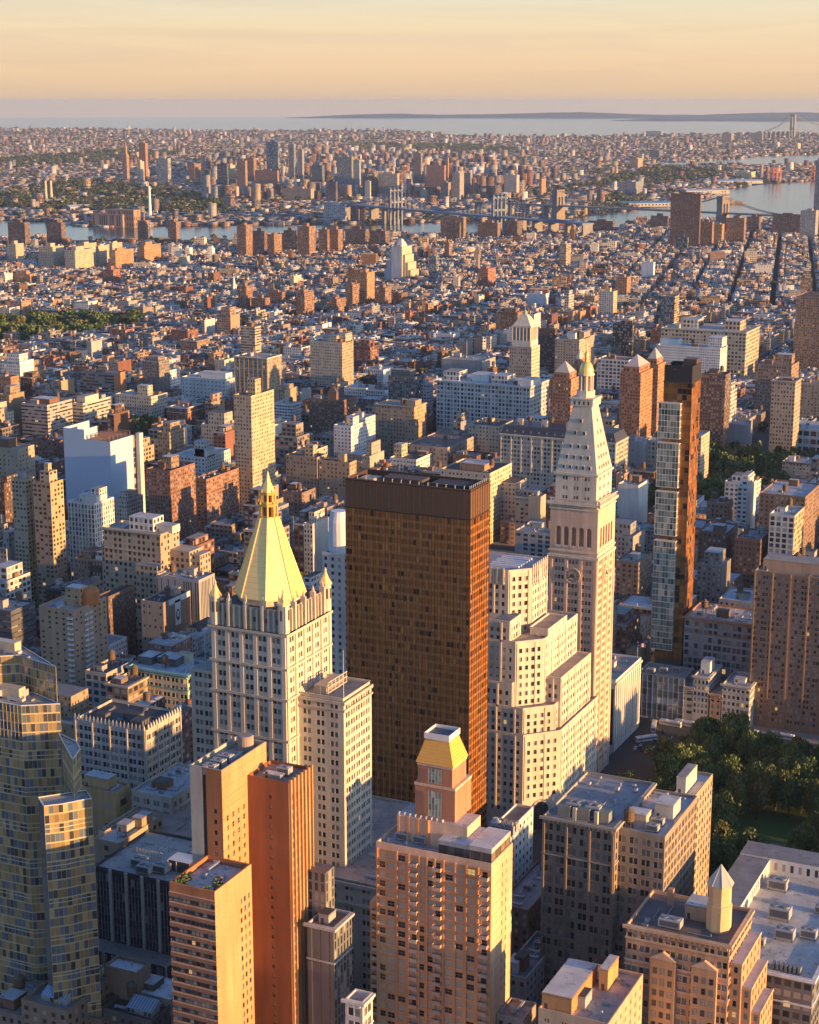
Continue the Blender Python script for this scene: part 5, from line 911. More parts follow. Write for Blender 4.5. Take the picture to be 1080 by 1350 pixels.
def fin_mansard(T, w, d, h, rng):
    m = MB(); m.loft([rect(-w, 0, 0, d, h), rect(-w+3, -3, 3, d-3, h+7)], (.05, .055, .07), M_METAL); m.build('mansard_roof', T)
    for i in range(14): b = MB(); b.box(0, 1.6, 0, 2, 0, 2.4, (.10, .10, .11)); b.quad((.3, -.01, .4), (1.3, -.01, .4), (1.3, -.01, 2), (.3, -.01, 2), (.4, .4, .38), M_METAL); b.build('dormer', T, (-w+5+i*(w-10)/13, .8, h+1.2))
    for i in range(4): bulkhead(T, -w+12+i*22, -w+17+i*22, 8, 13, h+7, 5, (.55, .45, .36)); child(T, TANK, (-w+22+i*20, 12, h+7))
bld('mansard_block', 'long cream store block with black mansard roof and green tinted bays', O_, (660, 812, 584, 824), 50, (.52, .46, .36), (3, 3.8, .66, .6), TAR, 655, D=32, kit=0, corn=(.56, .5, .4), pil=9, fin=fin_mansard)
bld('sunlit_cream_office', 'cream office with brightly lit side wall over the bronze tower roof', O_, (581, 646, 624, 675), 55, (.50, .42, .31), (3.2, 3.4, .45, .5), TAR, 760, kit=3, colw=(.56, .46, .30), tiers=((.3, .8, .2, .6, 4, (.34, .2, .13)),), low=((0.01, 12, 22, 44, 0, 44, None),))
bld('lit_stair_flats', 'narrow tan block with bright lit edge left of the clock tower', B_, (697, 713, 655, 720), 44, (.44, .35, .25), (30, 30, 0, 0), GRAV, 690, kit=1)
bld('grey_balcony_flats', 'grey flats with dark balcony bays left of the clock tower shaft', A_, (679, 727, 704, 736), 40, (.36, .35, .33), (5, 3.2, .6, .6), GRAV, 745, D=30, kit=2)
bld('grey_arched_loft', 'grey loft with dark brown roof between bronze tower and white store block', O_, (536, 590, 590, 638), 34, (.34, .28, .22), (3.4, 3.6, .45, .5), (.20, .12, .10), 622, kit=5)
bld('cream_corner_loft', 'cream corner loft with roof tank beside the black mansard block', O_, (618, 658, 562, 664), 44, (.46, .40, .31), PUN, TAR, 600, D=34, kit=2)
bld('dark_terraced_office', 'dark stepped office block behind the tan brick hotel', O_, (512, 548, 497, 560), 58, (.15, .15, .15), (2.6, 3.4, .6, .55), TAR, 550, kit=2, tiers=((0, .7, .3, .9, 5, None),))
bld('blue_white_flats', 'pale blue white flats behind the tan brick hotel', A_, (551, 566, 506, 571), 50, (.52, .55, .60), (3, 3, .7, .45), SILVER, 545, kit=1)
bld('grey_bunker_hall', 'windowless grey hall behind the white store block', B_, (582, 636, 476, 642), 32, (.30, .29, .28), (60, 40, 0, 0), GREY, 496, D=40, kit=3, tank=False)
bld('white_frame_office', 'white framed office behind the clock tower cupola', O_, (788, 829, 475, 832), 46, (.62, .60, .57), (4.6, 4, .72, .66), BROWN, 502, D=28, kit=2)
bld('tan_plain_flats', 'tan apartment block with lit rooftop boxes behind the cupola', A_, (732, 764, 448, 784), 55, (.42, .33, .24), PUN, GRAV, 490, kit=1, tiers=((.35, .7, .2, .6, 6, (.64, .62, .58)), (.8, 1, .3, .7, 7, None)))
bld('dark_brown_slab', 'dark brown slab just right of the lantern tower', A_, (711, 732, 434, 734), 60, (.12, .075, .06), PUN, TAR, 485, kit=0)
bld('black_glass_office', 'black glass office box beside the long tail lit avenue', O_, (808, 834, 428, 838), 45, (.03, .035, .045), (2, 3.6, .8, .7), SILVER, 460, kit=1, tank=False)
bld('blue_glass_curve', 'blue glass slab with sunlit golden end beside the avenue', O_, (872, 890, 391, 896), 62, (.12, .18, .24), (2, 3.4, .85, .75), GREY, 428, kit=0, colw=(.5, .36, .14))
bld('cream_store_block', 'large cream former store block with lit west side right of centre', O_, (872, 984, 438, 1002), 55, (.52, .43, .31), (4.4, 4.6, .62, .6), (.44, .42, .4), 500, kit=3, corn=(.56, .47, .34), tiers=((.2, .38, .3, .7, 9, (.60, .56, .46)), (.7, .88, .3, .7, 10, (.56, .44, .28))))
bld('stepped_white_flats', 'white stepped apartment block in front of the cream store block', A_, (867, 950, 459, 968), 50, (.64, .63, .61), (2.6, 3, .45, .5), SILVER, 495, D=30, kit=1, tiers=((.78, 1, .2, .9, 11, None), (.0, .3, .3, .8, 6, None)))
bld('dark_mottled_tower', 'dark mottled brick apartment tower behind the slim glass tower', A_, (925, 957, 494, 964), 82, (.17, .115, .09), (2.4, 2.9, .55, .55), TAR, 590, kit=2)
bld('grey_windowless_hall', 'low blank grey hall facing the far square', B_, (961, 984, 560, 986), 30, (.34, .33, .34), (40, 40, 0, 0), GREY, 592, D=24, kit=0)
bld('wedge_office', 'tall tan corner office standing over the far square trees', O_, (1018, 1049, 503, 1052), 75, (.46, .36, .26), (2.6, 3.6, .52, .56), GRAV, 600, D=24, kit=1, corn=(.5, .4, .3), tank=False)
bld('ornate_brown_office', 'ornate brown office with rounded gables behind the tan corner office', O_, (997, 1044, 482, 1050), 60, (.29, .20, .14), (2.6, 3.5, .5, .5), (.2, .22, .26), 540, D=34, kit=1, tiers=((.5, .95, .2, .6, 10, (.32, .2, .13)),))
bld('white_glass_store', 'low white store with wide glass front at the far square', 'shop', (1041, 1096, 567, 1100), 24, (.58, .57, .55), (7, 7, .8, .6), SILVER, 603, D=40, kit=3, tank=False)
bld('brown_tall_slab', 'tall brown apartment slab cut by the right edge', A_, (1050, 1096, 392, 1110), 92, (.28, .18, .12), (2.6, 3, .5, .45), DKBRN, 490, D=60, kit=1)
bld('shadowed_tan_tower', 'shaded tan tower behind the tan corner office', O_, (1052, 1088, 507, 1100), 45, (.36, .28, .2), PUN, GRAV, 555, D=30, kit=2)
# ---------------------------------------------------------------- ground, water, parks
def zline(x, y, py):               # height of a point over (x, y) that shows at picture row py
    f = -sy*x+cy*y; q = (CY-py)/FPX; return EYE+f*(q*cp-sp)/(cp+q*sp)
def gpoly(px): return [at(a, b, 0) for a, b in px]
def inpoly(P, x, y):
    x = np.asarray(x, float); y = np.asarray(y, float); r = np.zeros(x.shape, bool); n = len(P)
    for i in range(n):
        (x1, y1), (x2, y2) = P[i], P[i-1]; c = ((y1 > y) != (y2 > y)); r ^= c & (x < (x2-x1)*(y-y1)/((y2-y1) or 1e-9)+x1)
    return r
def sheet(name, P, z, mat, col=(.1, .1, .1)):
    me = bpy.data.meshes.new(name); me.from_pydata([(x, y, z) for x, y in P], [], [tuple(range(len(P)))]); me.materials.append(mat)
    a = me.attributes.new('col', 'FLOAT_COLOR', 'FACE'); a.data.foreach_set('color', list(col)+[1]); o = bpy.data.objects.new(name, me); COLL.objects.link(o); o['kind'] = 'structure'
    if me.polygons[0].normal.z < 0: me.flip_normals()
    return o
def ground_mat(name, c1, c2, c3, s1, s2, rough=.9):
    m, t, p = newmat(name); pos = geo_pos(t); a = mixc(t, mth(t, 'MULTIPLY', noise(t, s1, 5.0, pos), 1.0), c1, c2)
    k = mth(t, 'MULTIPLY', mth(t, 'SUBTRACT', noise(t, s2, 6.0, pos, .65), .45, clamp=True), 5.0, clamp=True); t.links.new(mixc(t, k, a, c3), p.inputs['Base Color']); p.inputs['Roughness'].default_value = rough; p.inputs['Specular IOR Level'].default_value = .2
    return m
def water_mat():
    m, t, p = newmat('water'); p.inputs['Base Color'].default_value = (.05, .055, .055, 1); p.inputs['Roughness'].default_value = .14; p.inputs['IOR'].default_value = 1.33
    mpg = N(t, 'ShaderNodeMapping'); mpg.inputs['Scale'].default_value = (.02, .05, .05); t.links.new(geo_pos(t), mpg.inputs[0])
    bp = N(t, 'ShaderNodeBump', inp={'Strength': .22, 'Distance': 2.0}); t.links.new(noise(t, 1.0, 6.0, mpg.outputs[0], .6), bp.inputs['Height']); t.links.new(bp.outputs[0], p.inputs['Normal']); return m
WATER = water_mat()
LAND = ground_mat('street_asphalt', (.045, .045, .048), (.07, .068, .066), (.09, .085, .08), .05, .004)
sheet('ground', [(33500*cos(a), 33500*sin(a)) for a in [k*2*pi/96 for k in range(96)]], 0.0, LAND)
RIVER = gpoly([(-90, 318), (0, 317), (100, 317), (330, 316), (560, 312), (700, 305), (800, 301), (900, 292), (960, 289), (1080, 286), (1240, 282), (1240, 236), (1080, 239), (1020, 242), (985, 246), (955, 251), (930, 262), (905, 267), (860, 273), (790, 284), (745, 289), (680, 291), (560, 295), (330, 298), (120, 301), (60, 293), (-90, 290)])
BAY = gpoly([(842, 214), (905, 213.5), (960, 210), (1010, 206), (1080, 203.5), (1240, 199), (1240, 212), (1080, 215), (1000, 219), (940, 217), (890, 219), (858, 216)])
SEA = gpoly([(-200, 170.5), (100, 170), (300, 173), (400, 173), (520, 172), (600, 178), (640, 180), (760, 180), (900, 178), (1000, 177), (1080, 176), (1260, 175.5)])
far = lambda px, R: (lambda d: (d[0]*R/math.hypot(*d), d[1]*R/math.hypot(*d)))(at(px, 400, 0))
SEA = SEA+[far(1260, 36500), far(800, 36500), far(540, 36500), far(200, 36500), far(-200, 36500)]
sheet('river', RIVER, .6, WATER); sheet('bay', BAY, .6, WATER); sheet('sea', SEA, .8, WATER)
for nm, a, b, hh, R in (('hills', 380, 1300, 95, 34500), ('headland', 800, 1300, 70, 29500)):
    b_ = MB(); rg = random.Random(2); n = 60; pr = None
    for i in range(n+1):
        px = a+(b-a)*i/n; t = min(1, i/10)*(1 if nm == 'hills' else .8); h = hh*t*(.8+.25*sin(i*.33)+.12*rg.random())+2; q = [far(px, R), far(px, R+900), far(px, R+1800)]; cur = [(q[0][0], q[0][1], 0), (q[1][0], q[1][1], h), (q[2][0], q[2][1], 0)]
        if pr: b_.quad(pr[0], cur[0], cur[1], pr[1], (.05, .06, .05), M_BARK); b_.quad(pr[1], cur[1], cur[2], pr[2], (.05, .06, .05), M_BARK)
        pr = cur
    o = b_.build(nm); o['kind'] = 'structure'
SQ = [(-233, 619), (-114, 619), (-114, 826), (-160, 832), (-233, 832)]
M_LAWN = ground_mat('lawn', (.04, .09, .02), (.07, .12, .03), (.06, .075, .03), .2, .05); M_PAVE = ground_mat('pavement', (.20, .19, .175), (.27, .255, .235), (.16, .15, .14), .3, .08)
sheet('park_lawn', SQ, .16, M_LAWN)
for q, (a, b, w) in enumerate((((-150, 624), (-146, 830), 3), ((-176, 760), (-172, 830), 3.4), ((-232, 720), (-116, 726), 5))):
    L = math.dist(a, b); nx, ny = -(b[1]-a[1])/L*w/2, (b[0]-a[0])/L*w/2; sheet('park_path', [(a[0]+nx, a[1]+ny), (b[0]+nx, b[1]+ny), (b[0]-nx, b[1]-ny), (a[0]-nx, a[1]-ny)], .18+q*.006, M_PAVE)
USQ = [(-425, 1335), (-335, 1335), (-318, 1560), (-425, 1565)]; STV = gpoly([(136, 560), (228, 545), (244, 586), (180, 604)]); TOM = gpoly([(-30, 452), (60, 456), (112, 447), (190, 436), (180, 424), (40, 422), (-30, 428)])
for P in (USQ, STV, TOM): sheet('park_lawn', P, .2, M_LAWN)
# ---------------------------------------------------------------- trees
def leaf_mesh(seed, n, s, lobes=7):
    rg = random.Random(seed); b = MB(); L = [(rg.uniform(-.5, .5), rg.uniform(-.5, .5), rg.uniform(.42, .86), rg.uniform(.30, .48)) for _ in range(lobes)]+[(0, 0, .62, .5)]
    for _ in range(n):
        x, y, z, r = rg.choice(L); v = np.array([rg.gauss(0, 1) for _ in 'xyz']); v /= np.linalg.norm(v); p = np.array((x, y, z))+v*r*(.62+.42*rg.random()**.6)*np.array((1, 1, .8)); p[2] = max(p[2], .2)
        a = np.array([rg.gauss(0, 1) for _ in 'xyz'])+v*.4; a /= np.linalg.norm(a); u = np.cross(a, (.3, .5, .8)); u /= np.linalg.norm(u); w = np.cross(a, u); k = s*rg.uniform(.6, 1.3); g = rg.uniform(.65, 1.3)
        b.quad(tuple(p-u*k), tuple(p+w*k*.8), tuple(p+u*k), tuple(p-w*k*.8), (g, g, g*.9), M_LEAF)
    o = b.build('crown'); COLL.objects.unlink(o); return o.data
def trunk_mesh():
    b = MB(); c = (.06, .045, .033); b.tube((0, 0, 0), (0, 0, .45), .03, c, M_BARK, 6, .02)
    for k in range(4): a = k*1.57+.4; b.tube((0, 0, .38), (.25*cos(a), .25*sin(a), .62), .014, c, M_BARK, 4, .005)
    o = b.build('trunk'); COLL.objects.unlink(o); return o.data
CROWNS = [leaf_mesh(s, 3400, .05, 9) for s in range(5)]; FCROWN = [leaf_mesh(20+s, 340, .15, 5) for s in range(3)]; TRUNK = trunk_mesh()
TREES = []
def tree(x, y, h, r, far_, grp, name='park_tree', label=None, cat='tree'):
    T = thing(name, label, cat, (x, y, 0), grp); rz = RN.uniform(0, 6.28); m = RN.choice(FCROWN if far_ else CROWNS)
    for nm, me in (('trunk', TRUNK), ('crown', m)):
        o = bpy.data.objects.new(nm, me); COLL.objects.link(o); o.parent = T; o.scale = (r*1.05, r*1.05, h) if nm == 'crown' else (h*.9, h*.9, h); o.rotation_euler = (0, 0, rz)
    TREES.append((T, x, y, h)); return T
def scatter(P, step, rg, skip=None):
    xs, ys = [p[0] for p in P], [p[1] for p in P]; y = min(ys)
    while y < max(ys):
        x = min(xs)
        while x < max(xs):
            a, b = x+rg.uniform(-.4, .4)*step, y+rg.uniform(-.4, .4)*step
            if inpoly(P, [a], [b])[0] and not (skip and skip(a, b)): yield a, b
            x += step
        y += step
rg = random.Random(6)
lawn = lambda x, y: ((x+163)/17)**2+((y-722)/24)**2 < 1 or ((x+190)/10)**2+((y-790)/10)**2 < 1
for x, y in scatter(SQ, 12.5, rg, lawn):
    h = rg.uniform(14, 20); px, py = proj(x, y, h)
    if px < 1110: tree(x, y, h, rg.uniform(6.6, 9.2), 0, 'trees of the square')
for P, st, gr in ((USQ, 14, 'trees of the far square'), (STV, 16, 'trees of the walled garden'), (TOM, 27, 'trees of the distant park')):
    for x, y in scatter(P, st, rg):
        px, py = proj(x, y, 12)
        if -25 < px < 1100: tree(x, y, rg.uniform(12, 18), rg.uniform(7, 9.5) if st < 20 else rg.uniform(12, 16), 1, gr)
# ---------------------------------------------------------------- bridges
def hang(b, p, q, sag, n=16, r=.5, c=(.30, .36, .44)):
    pts = [tuple(np.array(p)*(1-t)+np.array(q)*t-np.array((0, 0, sag*4*t*(1-t)))) for t in [i/n for i in range(n+1)]]
    for a, e in zip(pts, pts[1:]): b.tube(a, e, r, c, M_METAL, 4)
    return pts
def bridge(name, label, A, B, zt, zd, wid, ext, col, rad, tower, sag, group=None):
    T = thing(name, label, 'bridge', (A[0], A[1], 0), group); d = np.array((B[0]-A[0], B[1]-A[1], 0.)); L = np.linalg.norm(d); d /= L; n = np.array((-d[1], d[0], 0)); ang = atan2(d[1], d[0])
    for u in (0, L):
        o = tower(wid, zt, zd, col).build('tower', T, tuple(d*u)); o.rotation_euler = (0, 0, ang)
    b = MB(); b.box(-ext, L+ext, -wid/2, wid/2, zd-4, zd, col, M_METAL, st=(9, 4, .6, .5), bot=True); o = b.build('deck', T); o.rotation_euler = (0, 0, ang)
    hs = MB()
    for s in (-wid/2, -wid/6, wid/6, wid/2) if wid > 20 else (-wid/2, wid/2):
        b = MB(); P = lambda u, z: tuple(d*u+n*s+np.array((0, 0, z)))
        for p in (hang(b, P(0, zt), P(L, zt), sag, 24, rad, col), hang(b, P(-ext*.8, zd+1), P(0, zt), ext*.05, 10, rad, col), hang(b, P(L, zt), P(L+ext*.8, zd+1), ext*.05, 10, rad, col)):
            for q in p[1:-1]:
                if q[2] > zd+2: hs.tube(q, (q[0], q[1], zd), rad*.35, col, M_METAL, 3)
        b.build('cable', T)
    o = hs.build('hanger', T); o['kind'] = 'stuff'
    pm = MB()
    for u in list(range(-int(ext), -30, 60))+list(range(int(L)+40, int(L+ext), 60)): pm.box(u, u+6, -wid/2.4, wid/2.4, 0, zd-4, (.25, .23, .22))
    o = pm.build('viaduct_pier', T); o.rotation_euler = (0, 0, ang)
def steel_tower(wid, zt, zd, c):
    b = MB()
    for y in (-wid/2-1, -wid/6, wid/6, wid/2+1): b.box(-3.5, 3.5, y-2, y+2, 0, zt, c, M_METAL)
    for z in (zd-6, zd+12, zt-10): b.box(-2.8, 2.8, -wid/2+1, wid/2-1, z, z+5, c, M_METAL, bot=True)
    return b
def stone_tower(wid, zt, zd, c):
    b = MB(); W = wid/2+6
    for y0, y1 in ((-W, -W+8), (-4, 4), (W-8, W)): b.box(-8, 8, y0, y1, 0, zt-14, c)
    b.box(-8.5, 8.5, -W-.5, W+.5, zt-20, zt, c, bot=True); b.box(-9, 9, -W-1, W+1, 0, 38, c); return b
BLUE = (.13, .17, .24)
bridge('suspension_bridge', 'blue steel suspension bridge with four cables crossing the river', (-1671, 4076), (-2056, 4282), 98, 45, 36, 330, BLUE, .9, steel_tower, 50)
bridge('stone_towered_bridge', 'suspension bridge with brown stone towers farther down the river', (-1216, 4507), (-1720, 4633), 84, 42, 26, 290, (.24, .20, .17), .5, stone_tower, 40)
bridge('harbour_bridge', 'faint tall suspension bridge on the horizon at right', (-3619, 15629), (-3020, 16723), 211, 70, 40, 420, (.15, .16, .17), 1.3, lambda w, a, b_, c: (lambda m: ([m.box(-9, 9, s*18-8, s*18+8, 0, a, c, M_METAL) for s in (-1, 1)], m.box(-8, 8, -10, 10, a-22, a-4, c, M_METAL, bot=True), m.box(-8, 8, -10, 10, 82, 92, c, M_METAL, bot=True), m)[-1])(MB()), 118)
# ---------------------------------------------------------------- far landmarks, each standing where its foot shows
FARN = 0
def far_tower(name, label, xl, xc, xr, yt, yb, col, st=(4, 3.2, .5, .5), cat='tower', colw=None, kit=True, crown=0, group=None):
    X, Y = at(xc, yb, 0); f = -sy*X+cy*Y; h = zline(X, Y, yt); mpp = math.hypot(X, Y)/FPX
    w = X-bis(lambda q: proj(q, Y, h)[0], X-400, X, xl); d = bis(lambda q: proj(X, q, h)[0], Y, Y+600, xr)-Y if xr > xc else w*.7; d = min(max(d, 8), 80)
    b = MB(); b.box(-w, 0, 0, d, 0, h, col, st=st, top=GRAV, tm=M_ROOF)
    for q, m in enumerate((b,)):
        n = len(b.c)
    if colw: b.c[1] = colw  # warmer west face, sunlight put into its colour
    rgx = random.Random(label)
    if kit: b.box(-w*.65, -w*.3, d*.2, d*.6, h, h+rgx.uniform(3, 7), tuple(c*.9 for c in colw or col)); b.box(-w, 0, -.4, -.003, h-.8, h+.8, col, bot=True); b.box(.003, .4, -.4, d, h-.8, h+.8, colw or col, bot=True)
    if 'ziggurat' in name:
        for k in (1, 2, 3): b.box(-w-5*k, -w-5*(k-1), 2, d-2, 0, h*(1-.2*k), col); b.box(5*(k-1)+.003, 5*k, 2+k, d-2, 0, h*(1-.2*k), colw or col)
    if crown: b.loft([rect(-w*.8, -w*.2, d*.2, d*.8, h), rect(-w*.7, -w*.3, d*.3, d*.7, h+crown*.5), rect(-w*.52, -w*.48, d*.48, d*.52, h+crown)], col)
    o = b.build(name, None, (X, Y, 0)); tag(o, label, cat, group); occupy(X, Y, w, d, 3); keep(xl, xr, Y, yb-6 if yb-yt > 20 else yb); return o
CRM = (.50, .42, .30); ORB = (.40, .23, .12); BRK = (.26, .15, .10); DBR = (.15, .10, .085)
G1 = 'brick housing towers before the river'
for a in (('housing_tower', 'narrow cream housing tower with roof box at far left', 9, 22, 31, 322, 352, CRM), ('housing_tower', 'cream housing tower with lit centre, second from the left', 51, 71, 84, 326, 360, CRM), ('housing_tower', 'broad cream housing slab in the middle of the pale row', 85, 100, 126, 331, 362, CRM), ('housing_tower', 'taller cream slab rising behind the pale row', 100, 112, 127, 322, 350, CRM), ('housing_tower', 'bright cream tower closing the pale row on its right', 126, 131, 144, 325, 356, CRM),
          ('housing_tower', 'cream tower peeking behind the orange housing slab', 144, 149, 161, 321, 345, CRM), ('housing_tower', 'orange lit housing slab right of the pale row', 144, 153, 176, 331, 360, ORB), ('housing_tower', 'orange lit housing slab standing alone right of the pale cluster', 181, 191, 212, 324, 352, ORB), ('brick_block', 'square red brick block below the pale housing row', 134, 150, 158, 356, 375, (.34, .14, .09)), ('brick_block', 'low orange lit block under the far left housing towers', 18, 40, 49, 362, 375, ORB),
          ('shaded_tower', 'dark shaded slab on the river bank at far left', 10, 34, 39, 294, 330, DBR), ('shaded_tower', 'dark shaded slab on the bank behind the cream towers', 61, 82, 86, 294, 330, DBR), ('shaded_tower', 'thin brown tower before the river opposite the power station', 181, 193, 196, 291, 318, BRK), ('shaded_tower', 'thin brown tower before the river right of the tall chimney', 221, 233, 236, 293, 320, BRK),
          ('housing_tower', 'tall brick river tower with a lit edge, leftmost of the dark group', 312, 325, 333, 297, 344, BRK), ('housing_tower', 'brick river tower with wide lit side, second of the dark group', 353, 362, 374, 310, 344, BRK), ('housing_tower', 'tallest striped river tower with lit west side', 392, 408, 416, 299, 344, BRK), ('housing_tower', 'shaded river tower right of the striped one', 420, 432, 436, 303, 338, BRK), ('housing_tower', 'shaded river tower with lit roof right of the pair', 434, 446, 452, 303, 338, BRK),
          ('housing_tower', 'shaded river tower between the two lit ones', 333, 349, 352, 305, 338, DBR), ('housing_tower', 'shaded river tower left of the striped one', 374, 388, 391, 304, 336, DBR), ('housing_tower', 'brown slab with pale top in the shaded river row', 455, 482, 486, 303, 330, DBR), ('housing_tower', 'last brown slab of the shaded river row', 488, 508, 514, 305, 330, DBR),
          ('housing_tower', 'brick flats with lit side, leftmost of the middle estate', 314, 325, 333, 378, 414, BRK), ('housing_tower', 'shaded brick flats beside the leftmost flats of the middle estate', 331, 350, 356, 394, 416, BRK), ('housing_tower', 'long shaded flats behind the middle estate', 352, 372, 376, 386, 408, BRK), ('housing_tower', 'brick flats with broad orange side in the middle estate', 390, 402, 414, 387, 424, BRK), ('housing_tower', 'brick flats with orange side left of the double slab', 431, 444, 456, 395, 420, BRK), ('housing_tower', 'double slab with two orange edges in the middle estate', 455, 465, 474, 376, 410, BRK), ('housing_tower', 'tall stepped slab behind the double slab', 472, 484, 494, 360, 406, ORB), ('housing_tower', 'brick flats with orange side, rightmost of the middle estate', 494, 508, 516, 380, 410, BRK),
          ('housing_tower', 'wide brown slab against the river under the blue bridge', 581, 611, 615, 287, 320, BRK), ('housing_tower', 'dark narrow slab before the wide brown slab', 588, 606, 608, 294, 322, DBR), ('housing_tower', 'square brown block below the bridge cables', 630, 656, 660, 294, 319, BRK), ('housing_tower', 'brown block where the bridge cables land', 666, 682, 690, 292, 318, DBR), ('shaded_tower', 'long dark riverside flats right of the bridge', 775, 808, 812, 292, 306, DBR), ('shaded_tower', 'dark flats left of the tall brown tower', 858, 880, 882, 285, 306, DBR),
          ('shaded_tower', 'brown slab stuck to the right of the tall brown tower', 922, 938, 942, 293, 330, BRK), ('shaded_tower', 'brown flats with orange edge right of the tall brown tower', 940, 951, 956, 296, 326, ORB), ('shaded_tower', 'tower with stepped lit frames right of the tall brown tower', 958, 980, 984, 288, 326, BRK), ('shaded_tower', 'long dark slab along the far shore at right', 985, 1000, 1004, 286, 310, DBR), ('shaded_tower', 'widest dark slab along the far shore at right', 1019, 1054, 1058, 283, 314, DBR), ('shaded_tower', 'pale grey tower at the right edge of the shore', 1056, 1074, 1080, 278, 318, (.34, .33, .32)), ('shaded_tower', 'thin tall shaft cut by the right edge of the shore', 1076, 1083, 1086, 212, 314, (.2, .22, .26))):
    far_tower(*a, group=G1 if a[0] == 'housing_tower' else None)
far_tower('brown_tower', 'big plain brown tower standing alone before the river', 885, 921, 924, 256, 332, (.17, .095, .075), (3, 3, .4, .5), crown=0)
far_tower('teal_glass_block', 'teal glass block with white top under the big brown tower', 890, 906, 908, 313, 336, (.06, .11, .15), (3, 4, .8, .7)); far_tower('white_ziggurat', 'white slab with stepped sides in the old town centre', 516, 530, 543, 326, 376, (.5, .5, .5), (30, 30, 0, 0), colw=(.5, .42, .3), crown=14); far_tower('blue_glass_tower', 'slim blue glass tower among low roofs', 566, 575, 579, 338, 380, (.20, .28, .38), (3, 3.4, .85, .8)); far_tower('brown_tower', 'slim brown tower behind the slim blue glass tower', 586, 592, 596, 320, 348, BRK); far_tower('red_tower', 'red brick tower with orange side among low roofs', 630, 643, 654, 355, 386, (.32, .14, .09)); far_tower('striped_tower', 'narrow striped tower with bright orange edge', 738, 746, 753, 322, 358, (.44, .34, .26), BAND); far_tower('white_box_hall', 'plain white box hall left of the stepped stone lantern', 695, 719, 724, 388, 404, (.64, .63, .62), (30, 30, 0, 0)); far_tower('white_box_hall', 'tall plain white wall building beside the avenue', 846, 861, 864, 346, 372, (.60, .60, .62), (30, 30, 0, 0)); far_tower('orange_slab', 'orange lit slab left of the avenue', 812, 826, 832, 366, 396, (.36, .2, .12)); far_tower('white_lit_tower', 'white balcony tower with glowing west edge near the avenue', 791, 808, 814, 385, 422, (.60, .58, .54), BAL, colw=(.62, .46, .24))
far_tower('white_steeple', 'small white church steeple among the red roofs', 305, 308, 312, 376, 392, (.6, .55, .48), (30, 30, 0, 0), crown=16)
